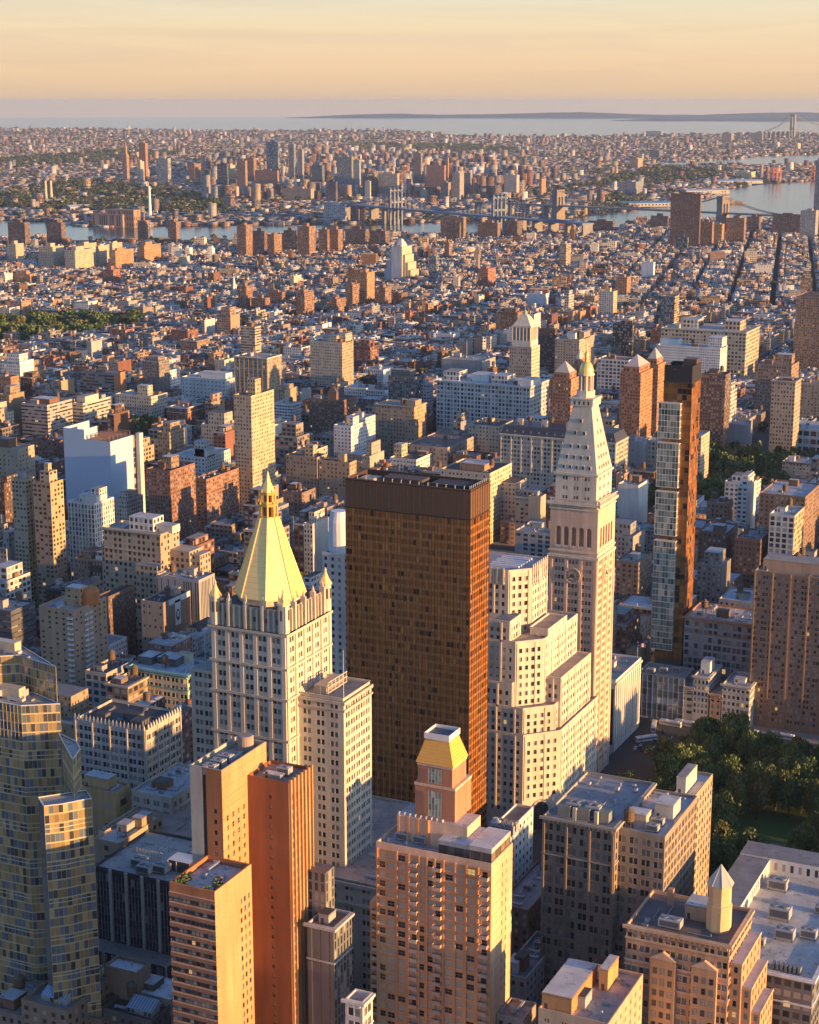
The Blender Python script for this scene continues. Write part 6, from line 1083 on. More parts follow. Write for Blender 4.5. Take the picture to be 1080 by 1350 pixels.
# beyond the river
far_tower('bank_tower', 'slender brown tower with stepped domed top beyond the river', 161, 168, 170, 204, 240, (.34, .22, .15), crown=55); far_tower('orange_tower', 'orange lit tower right of the slender domed tower', 183, 193, 194.5, 189, 240, (.36, .17, .10)); far_tower('pale_shaft', 'pale thin shaft in front of the orange tower', 181, 186, 190, 213, 241, (.55, .46, .34)); far_tower('silver_tower', 'silver blue glass tower beyond the river', 206, 222, 225, 209, 246, (.34, .42, .50), (4, 3.4, .8, .8)); far_tower('brown_slab', 'brown slab with lit side beyond the silver tower', 247, 257, 265, 216, 238, BRK)
far_tower('blue_tower', 'dark blue tower with thin white strip', 286, 300, 301, 216, 250, (.06, .09, .14), (3, 3, .8, .8)); far_tower('cream_tower', 'cream lit tower beside the dark blue tower', 301, 304, 310, 218, 242, (.55, .46, .30)); far_tower('brick_tower', 'brown brick tower left of the brick civic slab', 312, 324, 326, 212, 252, (.30, .18, .12)); far_tower('brick_tower', 'taller brown tower behind the brown brick tower', 325, 335, 338, 208, 245, BRK); far_tower('blue_glass_high_rise', 'bright blue glass high rise, tallest beyond the river', 351, 367, 369.5, 187, 238, (.04, .16, .34), (4, 4, .85, .85)); far_tower('brick_civic_slab', 'wide reddish slab at the feet of the blue high rise', 336, 366, 368, 225, 248, (.34, .17, .12)); far_tower('grey_glass_high_rise', 'thin grey glass high rise right of the blue one', 380, 388, 390, 190, 240, (.22, .27, .33), (3, 3, .8, .8)); far_tower('grey_slim_tower', 'thin grey tower with brown top right of the grey glass high rise', 392, 399, 401, 197, 242, (.28, .27, .27)); far_tower('dark_teal_block', 'dark teal block with pale hat between the high rises', 411, 425, 428, 218, 246, (.10, .14, .17)); far_tower('brick_hall_block', 'long pale brick block with many windows near the far shore', 372, 410, 414, 249, 264, (.38, .30, .24)); far_tower('grey_green_tower', 'wide grey green office tower', 444, 464, 466, 207, 250, (.25, .29, .29), (3, 3.4, .7, .7)); far_tower('grey_green_tower', 'narrower grey tower behind the wide grey green tower', 465, 474, 476, 211, 250, (.28, .33, .37)); far_tower('banded_cream_tower', 'cream tower with orange bands and dark top', 499, 524, 526.5, 229, 262, (.52, .43, .34), BAND); far_tower('dark_purple_tower', 'dark purple tower with rounded top near the shore', 430, 443, 445, 240, 268, (.10, .085, .11)); far_tower('pale_thin_tower', 'pale thin tower left of the cream banded tower', 481, 488, 489, 239, 270, (.48, .46, .44)); far_tower('black_slab', 'black slab left of the cream banded tower', 479, 498, 499, 234, 262, (.05, .05, .06)); far_tower('white_grid_block', 'white gridded block on the far river bank', 427, 455, 457, 270, 294, (.50, .53, .54), (6, 4, .7, .6)); far_tower('brick_warehouse', 'red topped warehouse right of the white gridded block', 462, 481, 483, 272, 292, (.36, .2, .15), LOFT); far_tower('brown_high_rise', 'tall brown high rise behind the bridge cables', 545, 555, 557, 202, 248, (.24, .18, .15)); far_tower('red_faced_slab', 'slab with wide red face behind the bridge', 562, 586, 588, 218, 252, (.38, .19, .13)); far_tower('thin_orange_tower', 'thin orange tower right of the red faced slab', 588.5, 590.5, 592, 208, 240, (.4, .2, .1)); far_tower('grey_lit_slab', 'grey slab with orange lit half below the red faced slab', 581, 588, 595, 241, 265, (.3, .27, .25)); far_tower('grey_lit_slab', 'taller grey slab with lit half right of the bridge deck', 597, 606, 612, 228, 266, (.34, .31, .28)); far_tower('dark_slab', 'dark slab right of the taller grey slab', 612, 620, 622, 228, 262, (.2, .19, .19)); far_tower('pale_office_tower', 'broad pale office tower with blue billboard top', 665, 681, 685, 231, 260, (.46, .43, .39)); far_tower('orange_gable_tower', 'orange lit stepped tower right of the broad pale office tower', 711, 714, 720, 237, 258, (.42, .22, .12)); far_tower('grey_cube_block', 'grey block with lit corner left of the harbour', 815, 838, 849, 240, 258, (.22, .24, .27)); far_tower('silo_block', 'brown grain block near the harbour mouth', 831, 841, 848, 209, 222, (.36, .28, .2)); far_tower('cream_terminal', 'large cream terminal building by the harbour cranes', 971, 990, 998, 227, 236, (.58, .48, .26)); far_tower('blue_tower', 'dark blue warehouse slab beyond the inner bay', 857, 869, 876, 198, 208, (.12, .13, .18)); far_tower('far_slab', 'pale broad slab on the horizon at right', 852, 872, 874, 173, 180, (.32, .3, .3)); far_tower('far_slab', 'brown far slab below the horizon with orange end', 952, 964, 968, 176, 188, (.3, .22, .18)); far_tower('far_slab', 'wide brown far slab left of the harbour bridge', 990, 1005, 1007, 175, 186, (.28, .22, .2)); far_tower('army_terminal', 'glowing orange terminal far across the bay', 1048, 1052, 1076, 189, 197, (.58, .46, .28))
def power_station():
    X, Y = at(162, 300, 0); T = thing('power_station', 'long brick power station with buttressed walls on the far river bank', 'power station', (X, Y, 0)); b = MB(); b.box(-95, 0, 0, 40, 0, 34, (.30, .20, .15), st=(7, 30, .5, .8), top=GRAV, tm=M_ROOF); b.build('wall', T); b = MB(); b.box(-60, 30, 8, 40, 0, 46, (.3, .2, .15), st=(8, 14, .4, .5)); b.build('boiler_house', T); occupy(X+30, Y, 130, 40); keep(130, 195, Y, 300)
    for (px, py, yt, lb, cc) in ((198, 288, 245, 'tall white chimney with dark tip beside the power station', (.6, .6, .6)), (61, 266, 238, 'pale chimney, left one of the pair across the river', (.52, .46, .38)), (68, 266, 238, 'pale chimney, right one of the pair across the river', (.52, .46, .38))):
        x, y = at(px, py, 0); h = zline(x, y, yt); b = MB(); b.loft([ring(0, 0, 5.2, 0, 14), ring(0, 0, 3.6, h*.9, 14), ring(0, 0, 3.6, h, 14)], cc); tag(b.build('chimney_stack', None, (x, y, 0)), lb, 'chimney')
power_station()
SHEDS = (('pier_shed', 'long blue roofed pier shed in the middle of the harbour', 930, 1006, 243, 12, (.20, .36, .5)), ('pier_shed', 'pale blue pier shed behind the big brown tower', 905, 962, 256, 12, (.30, .42, .52)), ('pier_shed', 'bright blue pier roof left of the big brown tower', 812, 886, 273, 11, (.07, .26, .46)), ('pier_shed', 'sunlit orange roofed shed in the trees beside the river', 768, 806, 268, 14, (.55, .34, .12)), ('pier_shed', 'pale roofed ferry shed on the far bank at left', 50, 84, 271, 12, (.5, .5, .52)), ('pier_shed', 'long white shed on the far bank left of the power station', 93, 122, 279, 14, (.56, .56, .55)))
for nm, lb, a, e, yy, h, cc in SHEDS:
    x0, y0 = at(a, yy, 0); x1, y1 = at(e, yy-1.2 if 'orange' not in lb else yy-9, 0); L = math.dist((x0, y0), (x1, y1)); an = atan2(y1-y0, x1-x0); b = MB(); b.box(0, L, 0, 46, 0, h, (.4, .38, .35), st=(12, 12, .5, .4)); b.quad((-1, -1, h), (L+1, -1, h), (L+1, 23, h+5), (-1, 23, h+5), cc, M_METAL); b.quad((-1, 23, h+5), (L+1, 23, h+5), (L+1, 47, h), (-1, 47, h), cc, M_METAL); b.poly([(L+.5, 0, h), (L+.5, 46, h), (L+.5, 23, h+5)], cc); o = b.build(nm, None, (x0, y0, 0)); o.rotation_euler = (0, 0, an); tag(o, lb, 'shed'); OCC.append((min(x0, x1)-20, max(x0, x1)+20, min(y0, y1)-10, max(y0, y1)+60))
for i, (px, py) in enumerate(((1017, 240), (1022, 240.5), (1027, 240), (1072, 238), (1078, 238))):
    x, y = at(px, py, 0); b = MB(); c = (.42, .10, .06)
    for a in (-8, 8):
        for e in (-10, 10): b.tube((a, e, 0), (a*.8, e*.6, 60), 1.3, c, n=4)
    b.box(-3, 3, -45, 30, 40, 44, c, M_METAL, bot=True); b.tube((0, -4, 60), (0, -44, 43), .8, c, n=4); b.tube((0, 4, 60), (0, 28, 43), .8, c, n=4); b.box(-8, 8, -9, 9, 24, 26, c, M_METAL, bot=True)
    tag(b.build('gantry_crane', None, (x, y, 0)), ['leftmost red gantry crane of the harbour trio', 'middle red gantry crane of the harbour trio', 'right red gantry crane of the harbour trio', 'red gantry crane near the right edge, left of two', 'red gantry crane touching the right edge'][i], 'crane', 'red harbour cranes')
for nm, lb, px, py, L, c in (('barge', 'brown barge moored alone in the bay', 972, 269, 48, (.34, .22, .13)), ('ship', 'long dark red ship moored by the river bank', 742, 297, 95, (.30, .09, .08))):
    x, y = at(px, py, 0); b = MB(); b.loft([[(-L/2+3, -5, .6), (L/2-8, -5, .6), (L/2-2, 0, .6), (L/2-8, 5, .6), (-L/2+3, 5, .6)], [(-L/2, -7, 6), (L/2-6, -7, 6), (L/2+3, 0, 6), (L/2-6, 7, 6), (-L/2, 7, 6)]], c, M_METAL); o = b.build(nm, None, (x, y, 0)); o.rotation_euler = (0, 0, .42); tag(o, lb, nm)
    q = MB(); q.box(-L*.4, -L*.15, -4, 4, 6, 14, (.55, .5, .44), M_METAL); q.box(-L*.1, L*.3, -5, 5, 6, 9, c, M_METAL); q.build('deckhouse', o)
# ---------------------------------------------------------------- the ordinary city blocks
PALW = [(RED, 3.6), (BROWN, 4.5), (TAN, 3.4), (GREY, 4.5), (CREAM, 3.4), (WHITE, 3.4), ((.26, .20, .16), 3), (DKBRN, 1.6), ((.38, .24, .16), 3), ((.33, .28, .24), 3)]
PALR = [((.40, .41, .43), 4), (GRAV, 3), (TAR, 2.6), ((.54, .55, .57), 3.4), ((.70, .70, .70), 2.2), ((.20, .12, .10), 1.2), ((.36, .42, .48), 1.0), ((.24, .24, .25), 3)]
NAMEW = ['red brick', 'dark brown', 'tan', 'grey', 'cream', 'white', 'drab brown', 'blackish brown', 'orange brown', 'warm grey']; NAMER = ['silver', 'gravel grey', 'black tar', 'pale grey', 'white', 'rust red', 'bluish', 'dark grey']
pick = lambda P, rg: rg.choices(range(len(P)), [w for _, w in P])[0]
AVE = gpoly([(838, 520), (856, 520), (862, 470), (873, 425), (886, 385), (898, 350), (891, 350), (876, 385), (860, 425), (848, 470)])
PARKS = [SQ, USQ, STV, TOM, AVE, gpoly([(85, 317), (330, 316.5), (560, 314), (560, 322), (330, 327), (85, 329)])]
LOTS = []
def lots(xs, ys, rot, zone, hfun, seed, step=(7, 22), grow=0.0):
    rg = random.Random(seed); cr_, sr_ = cos(rot), sin(rot)
    for (xa, xb) in xs:
        for (ya, yb) in ys:
            for side in (0, 1):
                x = xa
                while x < xb-4:
                    w = min(rg.choice([7, 7.5, 8, 12, 15, 18, 22, 26])*(1+grow), xb-x); d = min(rg.uniform(20, 28), (yb-ya)/2-2); c0, c1 = x+w/2, (ya+d/2 if side == 0 else yb-d/2)
                    X, Y = c0*cr_-c1*sr_, c0*sr_+c1*cr_
                    if zone(X, Y): LOTS.append([X, Y, w, d, hfun(X, Y, w, rg), rot, pick(PALW, rg), pick(PALR, rg), rg.random()])
                    x += w
avx = [(330, 30), (170, 30), (30, 30), (-95, 30), (-249, 26), (-400, 34), (-535, 22), (-680, 30), (-870, 30), (-1090, 30), (-1290, 24), (-1480, 24), (-1670, 24), (-1880, 24), (-2100, 24), (-2320, 24), (-2560, 24)]
BLX = [(b[0]+b[1]/2+4, a[0]-a[1]/2-4) for a, b in zip(avx, avx[1:])]
BLY = []
for n in range(29, -3, -1): y0, y1 = (33.5-n-1)*80.5, (33.5-n)*80.5; BLY.append((y0+(17 if n+1 in (23, 14, 34) else 11), y1-(17 if n in (23, 14, 34) else 11)))
inview = lambda X, Y, m=.10: -.92*Y-40 < X < -.20*Y+90+m*Y
keep(930, 1080, 1330, 636); keep(150, 236, 1180, 592); keep(0, 190, 1880, 450); keep(85, 325, 3900, 314); keep(-20, 45, 3900, 312); keep(560, 690, 4500, 308); keep(735, 812, 4800, 300); keep(925, 1080, 5600, 288)
def hA(X, Y, w, rg):
    q = rg.random()
    if Y < 1650: return rg.uniform(13, 22) if q < .55 else rg.uniform(22, 38) if q < .86 else rg.uniform(38, 56)
    return rg.uniform(11, 18) if q < .90 else rg.uniform(18, 24) if q < .985 else rg.uniform(26, 38)
lots(BLX, [b for b in BLY if b[1] < 2700 and b[0] > 395], 0, lambda X, Y: inview(X, Y), hA, 1)
rB = radians(13); loc = lambda X, Y: (X*cos(rB)+Y*sin(rB), -X*sin(rB)+Y*cos(rB))
bx = [(-2600+i*68, -2600+i*68+59) for i in range(66)]; by = [(2300+j*150, 2300+j*150+132) for j in range(24)]
def byx(xs, ys):   # long blocks running downtown, lots facing the side streets
    return xs, [(y, y+40) for a, b in ys for y in range(int(a), int(b)-38, 44)]
lots(*byx(bx, by), rB, lambda X, Y: Y > 2690 and inview(X, Y, .06) and not inpoly(RIVER, [X], [Y])[0] and zline(X, Y, 0) > 0 and X > -3300 and math.hypot(X, Y) < 5700, hA, 2, grow=.35)
A = np.array([l[:6] for l in LOTS]); PXY = np.array([proj(l[0], l[1], 0) for l in LOTS])
ok = np.ones(len(A), bool)
shore = lambda X, Y: True
for P in PARKS: ok &= ~inpoly(P, A[:, 0], A[:, 1])
# stop at the near river bank
bank = RIVER[:11]; bp = np.array([proj(x, y, 0) for x, y in bank]); ok &= PXY[:, 1] > np.interp(PXY[:, 0], bp[:, 0], bp[:, 1])-1.0
hw, hd = A[:, 2]/2, A[:, 3]/2
for (x0, x1, y0, y1) in OCC: ok &= ~((A[:, 0]+hw > x0) & (A[:, 0]-hw < x1) & (A[:, 1]+hd > y0) & (A[:, 1]-hd < y1))
def cap_heights(A, PX, half=.5):
    f = -sy*A[:, 0]+cy*(A[:, 1]-A[:, 3]*half); mx = A[:, 2]/np.maximum(f, 1)*FPX*.75
    for (xl, xr, yk, yb) in KEEP:
        q = (CY-yb)/FPX; lim = EYE+f*(q*cp-sp)/(cp+q*sp); m = (A[:, 1] < yk-2) & (PX[:, 0]+mx > xl) & (PX[:, 0]-mx < xr); A[m, 4] = np.minimum(A[m, 4], lim[m])
    return A
cap_heights(A, PXY)
ok &= A[:, 4] > 5.0
for l, h in zip(LOTS, A[:, 4]): l[4] = float(h)
LOTS = [l for l, k in zip(LOTS, ok) if k]
# which of them the view shows, near to far, on a coarse grid
GW, GH = 540, 675
def visible(L, pre=()):
    grid = np.zeros((GH, GW), bool); out = np.zeros(len(L)); items = [(q[2], -1, q) for q in pre]+[(-sy*l[0]+cy*l[1], i, l) for i, l in enumerate(L)]; items.sort(key=lambda t: t[0])
    for dist, i, l in items:
        if i < 0: x0, x1, y0, y1 = l[0], l[1], l[4], l[3]
        else:
            f = dist; px, yb = proj(l[0], l[1], 0); yt = proj(l[0], l[1]+l[3]*.4, l[4])[1]; hwp = (abs(l[2]*cos(YAW-l[5]))+abs(l[3]*sin(YAW-l[5])))*.5*FPX/f*.85; x0, x1, y0, y1 = px-hwp, px+hwp, yt, yb+2
        a, b, c, d = int(max(0, x0/2)), int(min(GW, x1/2+1)), int(max(0, y0/2)), int(min(GH, y1/2+1))
        if a >= b or c >= d: continue
        s = grid[c:d, a:b]
        if i >= 0: out[i] = s.size-s.sum()
        s[:] = True
    return out
PRE = []
for o in list(COLL.objects):
    if o.parent is None and o.get('category') in (A_, O_, B_, 'tower', 'building', 'apartment tower', 'shop') :
        ch = [c for c in o.children if c.name.split('.')[0] in ('wall', 'frame')] or ([o] if o.type == 'MESH' else [])
        if not ch: continue
        v = np.empty(len(ch[0].data.vertices)*3, np.float32); ch[0].data.vertices.foreach_get('co', v); v = v.reshape(-1, 3)+np.array(o.location); p = np.array([proj(*q) for q in v[::max(1, len(v)//60)]]); lo, hi = p.min(0), p.max(0)
        PRE.append((lo[0]+1, hi[0]-1, -sy*o.location.x+cy*o.location.y, min(hi[1], 1350), lo[1]+6, o['label']))
VIS = visible(LOTS, PRE)
tall = np.array([l[4] > 24 for l in LOTS]); order = np.argsort(-VIS)
indiv = [i for i in order if tall[i] and VIS[i] >= 4][:295]+[i for i in order if not tall[i] and VIS[i] >= 4][:295]
iset = set(indiv)
STS = [(3.0, 3.1, .42, .52), (2.6, 3.2, .48, .55), (3.6, 3.4, .6, .5), (2.2, 3.0, .4, .5), (4.2, 3.8, .7, .6)]
def mass(name, X, Y, w, d, h, rot, z0, cw, cr_, st, kind='stuff', rough_roof=True):
    X, Y, w, d, h, rot, z0 = [np.asarray(a, float) for a in (X, Y, w, d, h, rot, z0)]; n = len(X); c, s = np.cos(rot), np.sin(rot); V = np.zeros((n, 8, 3))
    for k, (a, b) in enumerate(((-.5, -.5), (.5, -.5), (.5, .5), (-.5, .5))):
        x, y = a*w, b*d; V[:, k, 0] = V[:, k+4, 0] = X+x*c-y*s; V[:, k, 1] = V[:, k+4, 1] = Y+x*s+y*c
    V[:, :4, 2] = z0[:, None]; V[:, 4:, 2] = h[:, None]
    F = np.array([[0, 1, 5, 4], [1, 2, 6, 5], [2, 3, 7, 6], [3, 0, 4, 7], [4, 5, 6, 7]]); F = (F[None]+np.arange(n)[:, None, None]*8).reshape(-1, 4)
    st = np.asarray(st, float); nu = np.maximum(1, np.round(np.stack([w, d, w, d], 1)/st[:, :1])); nv = np.maximum(1, np.round((h-z0)/st[:, 1])); uv = np.zeros((n, 5, 4, 2)); uv[:, :4, 1, 0] = uv[:, :4, 2, 0] = nu; uv[:, :4, 2, 1] = uv[:, :4, 3, 1] = nv[:, None]
    win = np.zeros((n, 5, 3)); win[:, :4, 0] = st[:, None, 2]; win[:, :4, 1] = st[:, None, 3]; win[:, :, 2] = np.random.RandomState(3).rand(n, 1)*80
    col = np.zeros((n, 5, 3)); col[:, :4] = np.asarray(cw)[:, None]; col[:, 4] = np.asarray(cr_); mi = np.tile([0, 0, 0, 0, 1], n)
    me = bpy.data.meshes.new(name); me.vertices.add(n*8); me.vertices.foreach_set('co', V.ravel()); me.loops.add(n*20); me.loops.foreach_set('vertex_index', F.ravel().astype(np.int32)); me.polygons.add(n*5); me.polygons.foreach_set('loop_start', np.arange(0, n*20, 4, dtype=np.int32)); me.polygons.foreach_set('material_index', mi.astype(np.int32)); me.update(calc_edges=True)
    me.uv_layers.new(name='UVMap').data.foreach_set('uv', uv.astype(np.float32).ravel()); a = me.attributes.new('col', 'FLOAT_COLOR', 'FACE'); cc = np.ones((n*5, 4), np.float32); cc[:, :3] = col.reshape(-1, 3); a.data.foreach_set('color', cc.ravel()); a = me.attributes.new('win', 'FLOAT_VECTOR', 'FACE'); a.data.foreach_set('vector', win.astype(np.float32).ravel())
    me.materials.append(M_WALL); me.materials.append(M_ROOF); o = bpy.data.objects.new(name, me); COLL.objects.link(o); o['kind'] = kind; return o
jit = lambda c, r: tuple(min(.75, v*(.62+.46*r)) for v in c)
# individual buildings
LMARK = [(p[5], (p[0]+p[1])/2, (p[3]+p[4])/2, p[2]) for p in PRE]
def shortname(lb): return lb
LAND_SHORT = [('gilded spire', 352, 720), ('bronze glass slab', 548, 800), ('clock tower', 765, 720), ('slim glass tower', 890, 690), ('netted white block', 130, 630), ('tan tower', 335, 580), ('big tan stepped office', 200, 780), ('white store block', 640, 530), ('stone lantern tower', 695, 460), ('big brown tower', 905, 290), ('orange brick tower', 320, 1150), ('crowned pink tower', 570, 1180), ('faceted glass tower', 50, 1050), ('terracotta block', 900, 1270), ('ornate stone block', 770, 1150), ('brown apartment slab', 1040, 860), ('balcony tan flats', 95, 850), ('dark leafy garden', 190, 570), ('cream grid flats', 437, 470), ('long leafy park', 90, 438), ('white ziggurat', 532, 350), ('pyramid topped towers', 845, 520), ('far square trees', 1010, 620), ('black mansard block', 740, 610), ('cream store block', 930, 465), ('tan brick hotel', 528, 560), ('ornate tan hotel', 340, 490), ('middle estate', 440, 400), ('pale housing row', 110, 345), ('slim blue glass tower', 572, 355), ('red brick tower', 642, 370), ('tail lit avenue', 868, 420), ('white hospital block', 272, 508), ('brown tall slab', 1065, 440), ('tan corner office', 1034, 550), ('banded hospital', 62, 555), ('shop houses', 945, 915), ('concrete loft', 950, 840), ('white corner flats', 465, 585), ('striped orange edged tower', 745, 340), ('white wall box', 708, 396), ('orange slab', 822, 382)]
cnt = {}
ORD = ['nearest', 'second', 'third', 'fourth', 'fifth', 'sixth', 'seventh', 'eighth', 'ninth', 'tenth', 'eleventh', 'twelfth']
recs = []
for i in indiv:
    l = LOTS[i]; px, py = proj(l[0], l[1], l[4]); k = min(LAND_SHORT, key=lambda q: ((q[1]-px)**2+(q[2]-py)**2*1.5)); dx, dy = px-k[1], py-k[2]
    rel = ('beyond' if dy < 0 else 'in front of') if abs(dy) > abs(dx)*.8 else ('left of' if dx < 0 else 'right of'); fl = int(l[4]/3.3)
    form = ('narrow' if l[2] < 9 else 'wide' if l[2] > 20 else 'plain'); kd = 'apartment building' if l[4] > 24 else 'row building'
    recs.append((i, k[0], rel, NAMEW[l[6]], NAMER[l[7]], form, kd, math.hypot(dx, dy)))
recs.sort(key=lambda r: r[7]); LABEL = {}
for i, lm, rel, cw, cr_, form, kd, dd in recs:
    key = (lm, rel, cw, cr_, form, kd); c = cnt.get(key, 0); cnt[key] = c+1
    LABEL[i] = f"{form} {cw} {kd}, {cr_} roof, {rel} the {lm}" if c == 0 else f"{ORD[min(c, 11)]} {form} {cw} {kd}, {cr_} roof, {rel} {lm}"
for i in indiv:
    X, Y, w, d, h, rot, ic, ir, r = LOTS[i]; rgi = random.Random(int(i)); b = MB(); cw = jit(PALW[ic][0], r); cr_ = jit(PALR[ir][0], rgi.random()); st = rgi.choice(STS); stw = None if rgi.random() < .55 else 0
    b.side(-w/2, -d/2, w/2, -d/2, 0, h-.9, cw, st); b.side(w/2, -d/2, w/2, d/2, 0, h-.9, cw, st if stw is None else None); b.side(w/2, d/2, -w/2, d/2, 0, h, cw, st); b.side(-w/2, d/2, -w/2, -d/2, 0, h, cw); b.side(-w/2, -d/2, w/2, -d/2, h-.9, h, cw); b.side(w/2, -d/2, w/2, d/2, h-.9, h, cw)
    parapet(b, b, -w/2, w/2, -d/2, d/2, h, cw, cr_, .9, .35)
    if rgi.random() < .6: cc = rgi.choice([cw, LIME, DKGREY, (.3, .36, .34)]); b.box(-w/2, w/2, -d/2-.6, -d/2-.003, h-1.3, h-.2, cc, bot=True)
    for _ in range(rgi.randint(1, 3) if w > 10 else 1):
        bw_, bd_ = min(w*.4, rgi.uniform(2.4, 5.5)), min(d*.4, rgi.uniform(2.4, 5)); x, y = rgi.uniform(-w/2+.6, w/2-bw_-.6), rgi.uniform(-d/2+1, d/2-bd_-1); b.box(x, x+bw_, y, y+bd_, h-.9, h+rgi.uniform(1.6, 3.6), rgi.choice([cw, cw, BROWN, PALE, GREY]), top=rgi.choice([PALE, TAR, GRAV, SILVER]), tm=M_ROOF)
    if h > 34: x0 = w*.18; b.box(-w/2+x0, w/2-x0, -d/2+d*.22, d/2-d*.15, h-.9, h+rgi.choice([4, 7, 7, 10]), cw, st=st, top=cr_, tm=M_ROOF)
    o = b.build('apartment_building' if h > 24 else 'row_building', None, (X, Y, 0)); o.rotation_euler = (0, 0, rot); tag(o, LABEL[i], 'apartment building' if h > 24 else 'row house', 'mid rise city buildings' if h > 24 else 'low row buildings of the side streets')
    if VIS[i] > 45 and rgi.random() < .7 and h <= 34: child(o, TANK, (rgi.uniform(-w/2+2.4, w/2-2.4), rgi.uniform(-d/2+3, d/2-3), h-.9))
    if VIS[i] > 60 and h <= 34:
        for _ in range(rgi.randint(1, 3)): child(o, rgi.choice([FAN, VENT]), (rgi.uniform(-w/2+3, w/2-3), rgi.uniform(-d/2+3, d/2-3), h-.9))
# the rest of the town as one mass
rest = [l for i, l in enumerate(LOTS) if i not in iset]; rs = np.random.RandomState(4); rows = []
for l in rest:
    X, Y, w, d, h, rot, ic, ir, r = l; rows.append((X, Y, w-.05, d, h, rot, 0, jit(PALW[ic][0], r), jit(PALR[ir][0], rs.rand()), STS[int(r*4.99)]))
    for _ in range(4 if w > 14 else 3 if w > 9 else 2):
        a, e = rs.uniform(-.3, .3)*w, rs.uniform(-.3, .3)*d; rows.append((X+a*cos(rot)-e*sin(rot), Y+a*sin(rot)+e*cos(rot), min(w*.35, rs.uniform(1.2, 4.5)), rs.uniform(1.2, 4.5), h+rs.uniform(.8, 3.8), rot, h-.2, jit(PALW[rs.randint(6)][0], r), jit(PALR[rs.randint(8)][0], rs.rand()), (30, 30, 0, 0)))
mass('distant_town', *[[q[k] for q in rows] for k in range(10)])
# ---------------------------------------------------------------- the borough beyond the river
rs = np.random.RandomState(9); pts = []
D = 4300.0; far_bank = np.array([proj(x, y, 0) for x, y in RIVER[11:]]); o_ = np.argsort(far_bank[:, 0]); fbx, fby = far_bank[o_, 0], far_bank[o_, 1]
while D < 23500:
    s = 21+D*.0011; n = int(D*.53/s*1.2); an = YAW+rs.uniform(-.265, .265, n); r_ = D+rs.uniform(-.5, .5, n)*s*1.25; pts.append(np.stack([-np.sin(an)*r_, np.cos(an)*r_, np.full(n, s)], 1)); D += s*1.32
Bq = np.concatenate(pts); pp = np.array([proj(x, y, 0) for x, y, s in Bq]); k = (pp[:, 1] < np.interp(pp[:, 0], fbx, fby)-.6) & ~inpoly(RIVER, Bq[:, 0], Bq[:, 1]) & ~inpoly(BAY, Bq[:, 0], Bq[:, 1]) & ~inpoly(SEA, Bq[:, 0], Bq[:, 1])
GREENS = [gpoly(P) for P in ([(395, 204), (470, 190), (600, 192), (690, 198), (680, 202), (540, 203)], [(-20, 212), (160, 199), (250, 203), (160, 214), (-20, 222)], [(-20, 262), (90, 236), (180, 246), (300, 262), (300, 284), (120, 280), (-20, 276)], [(760, 288), (800, 258), (860, 262), (830, 280)], [(700, 258), (860, 222), (960, 224), (940, 236), (800, 250)])]
green = np.zeros(len(Bq), bool)
for P in GREENS: green |= inpoly(P, Bq[:, 0], Bq[:, 1])
k &= ~(green & (rs.rand(len(Bq)) < .5))
for (x0, x1, y0, y1) in OCC:
    if y1 > 4300: k &= ~((Bq[:, 0] > x0-12) & (Bq[:, 0] < x1+12) & (Bq[:, 1] > y0-12) & (Bq[:, 1] < y1+12))
leafy = rs.rand(len(Bq)) < .05; Bb = Bq[k & ~leafy]; n = len(Bb); dist = np.hypot(Bb[:, 0], Bb[:, 1]); cell = (np.floor(Bb[:, 0]/900)*7.3+np.floor(Bb[:, 1]/900)*3.1); rot = np.sin(cell*12.9)*.7+.2
w = Bb[:, 2]*rs.uniform(.4, 1.1, n); d = Bb[:, 2]*rs.uniform(.4, .85, n); u = rs.rand(n); h = np.where(u < .92, rs.uniform(6, 11.5, n), np.where(u < .986, rs.uniform(11, 19, n), rs.uniform(22, 48, n))); w = np.where(h > 22, w*.8, w); DT = gpoly([(270, 268), (270, 222), (420, 205), (640, 218), (700, 240), (690, 268), (480, 262)]); q_ = inpoly(DT, Bb[:, 0], Bb[:, 1]) & (rs.rand(n) < .34); h = np.where(q_, rs.uniform(22, 85, n), h); d = np.where(q_, np.maximum(d, 14), d)
Ah = np.stack([Bb[:, 0], Bb[:, 1], w, d, h], 1); cap_heights(Ah, pp[k & ~leafy]); h = np.maximum(Ah[:, 4], 5)
ci = rs.choice(len(PALW), n, p=np.array([q[1] for q in PALW])/sum(q[1] for q in PALW)); cw = np.array([q[0] for q in PALW])[ci]*rs.uniform(.5, 1.0, (n, 1)); ri = rs.choice(len(PALR), n, p=np.array([q[1] for q in PALR])/sum(q[1] for q in PALR)); cr2 = np.array([q[0] for q in PALR])[ri]*rs.uniform(.6, 1.1, (n, 1)); st = np.array(STS)[rs.randint(0, 5, n)]*np.array([1.6, 1.2, 1, 1])
mass('distant_town', Bb[:, 0], Bb[:, 1], w, d, h, rot, np.zeros(n), np.minimum(cw, .8), cr2, st)
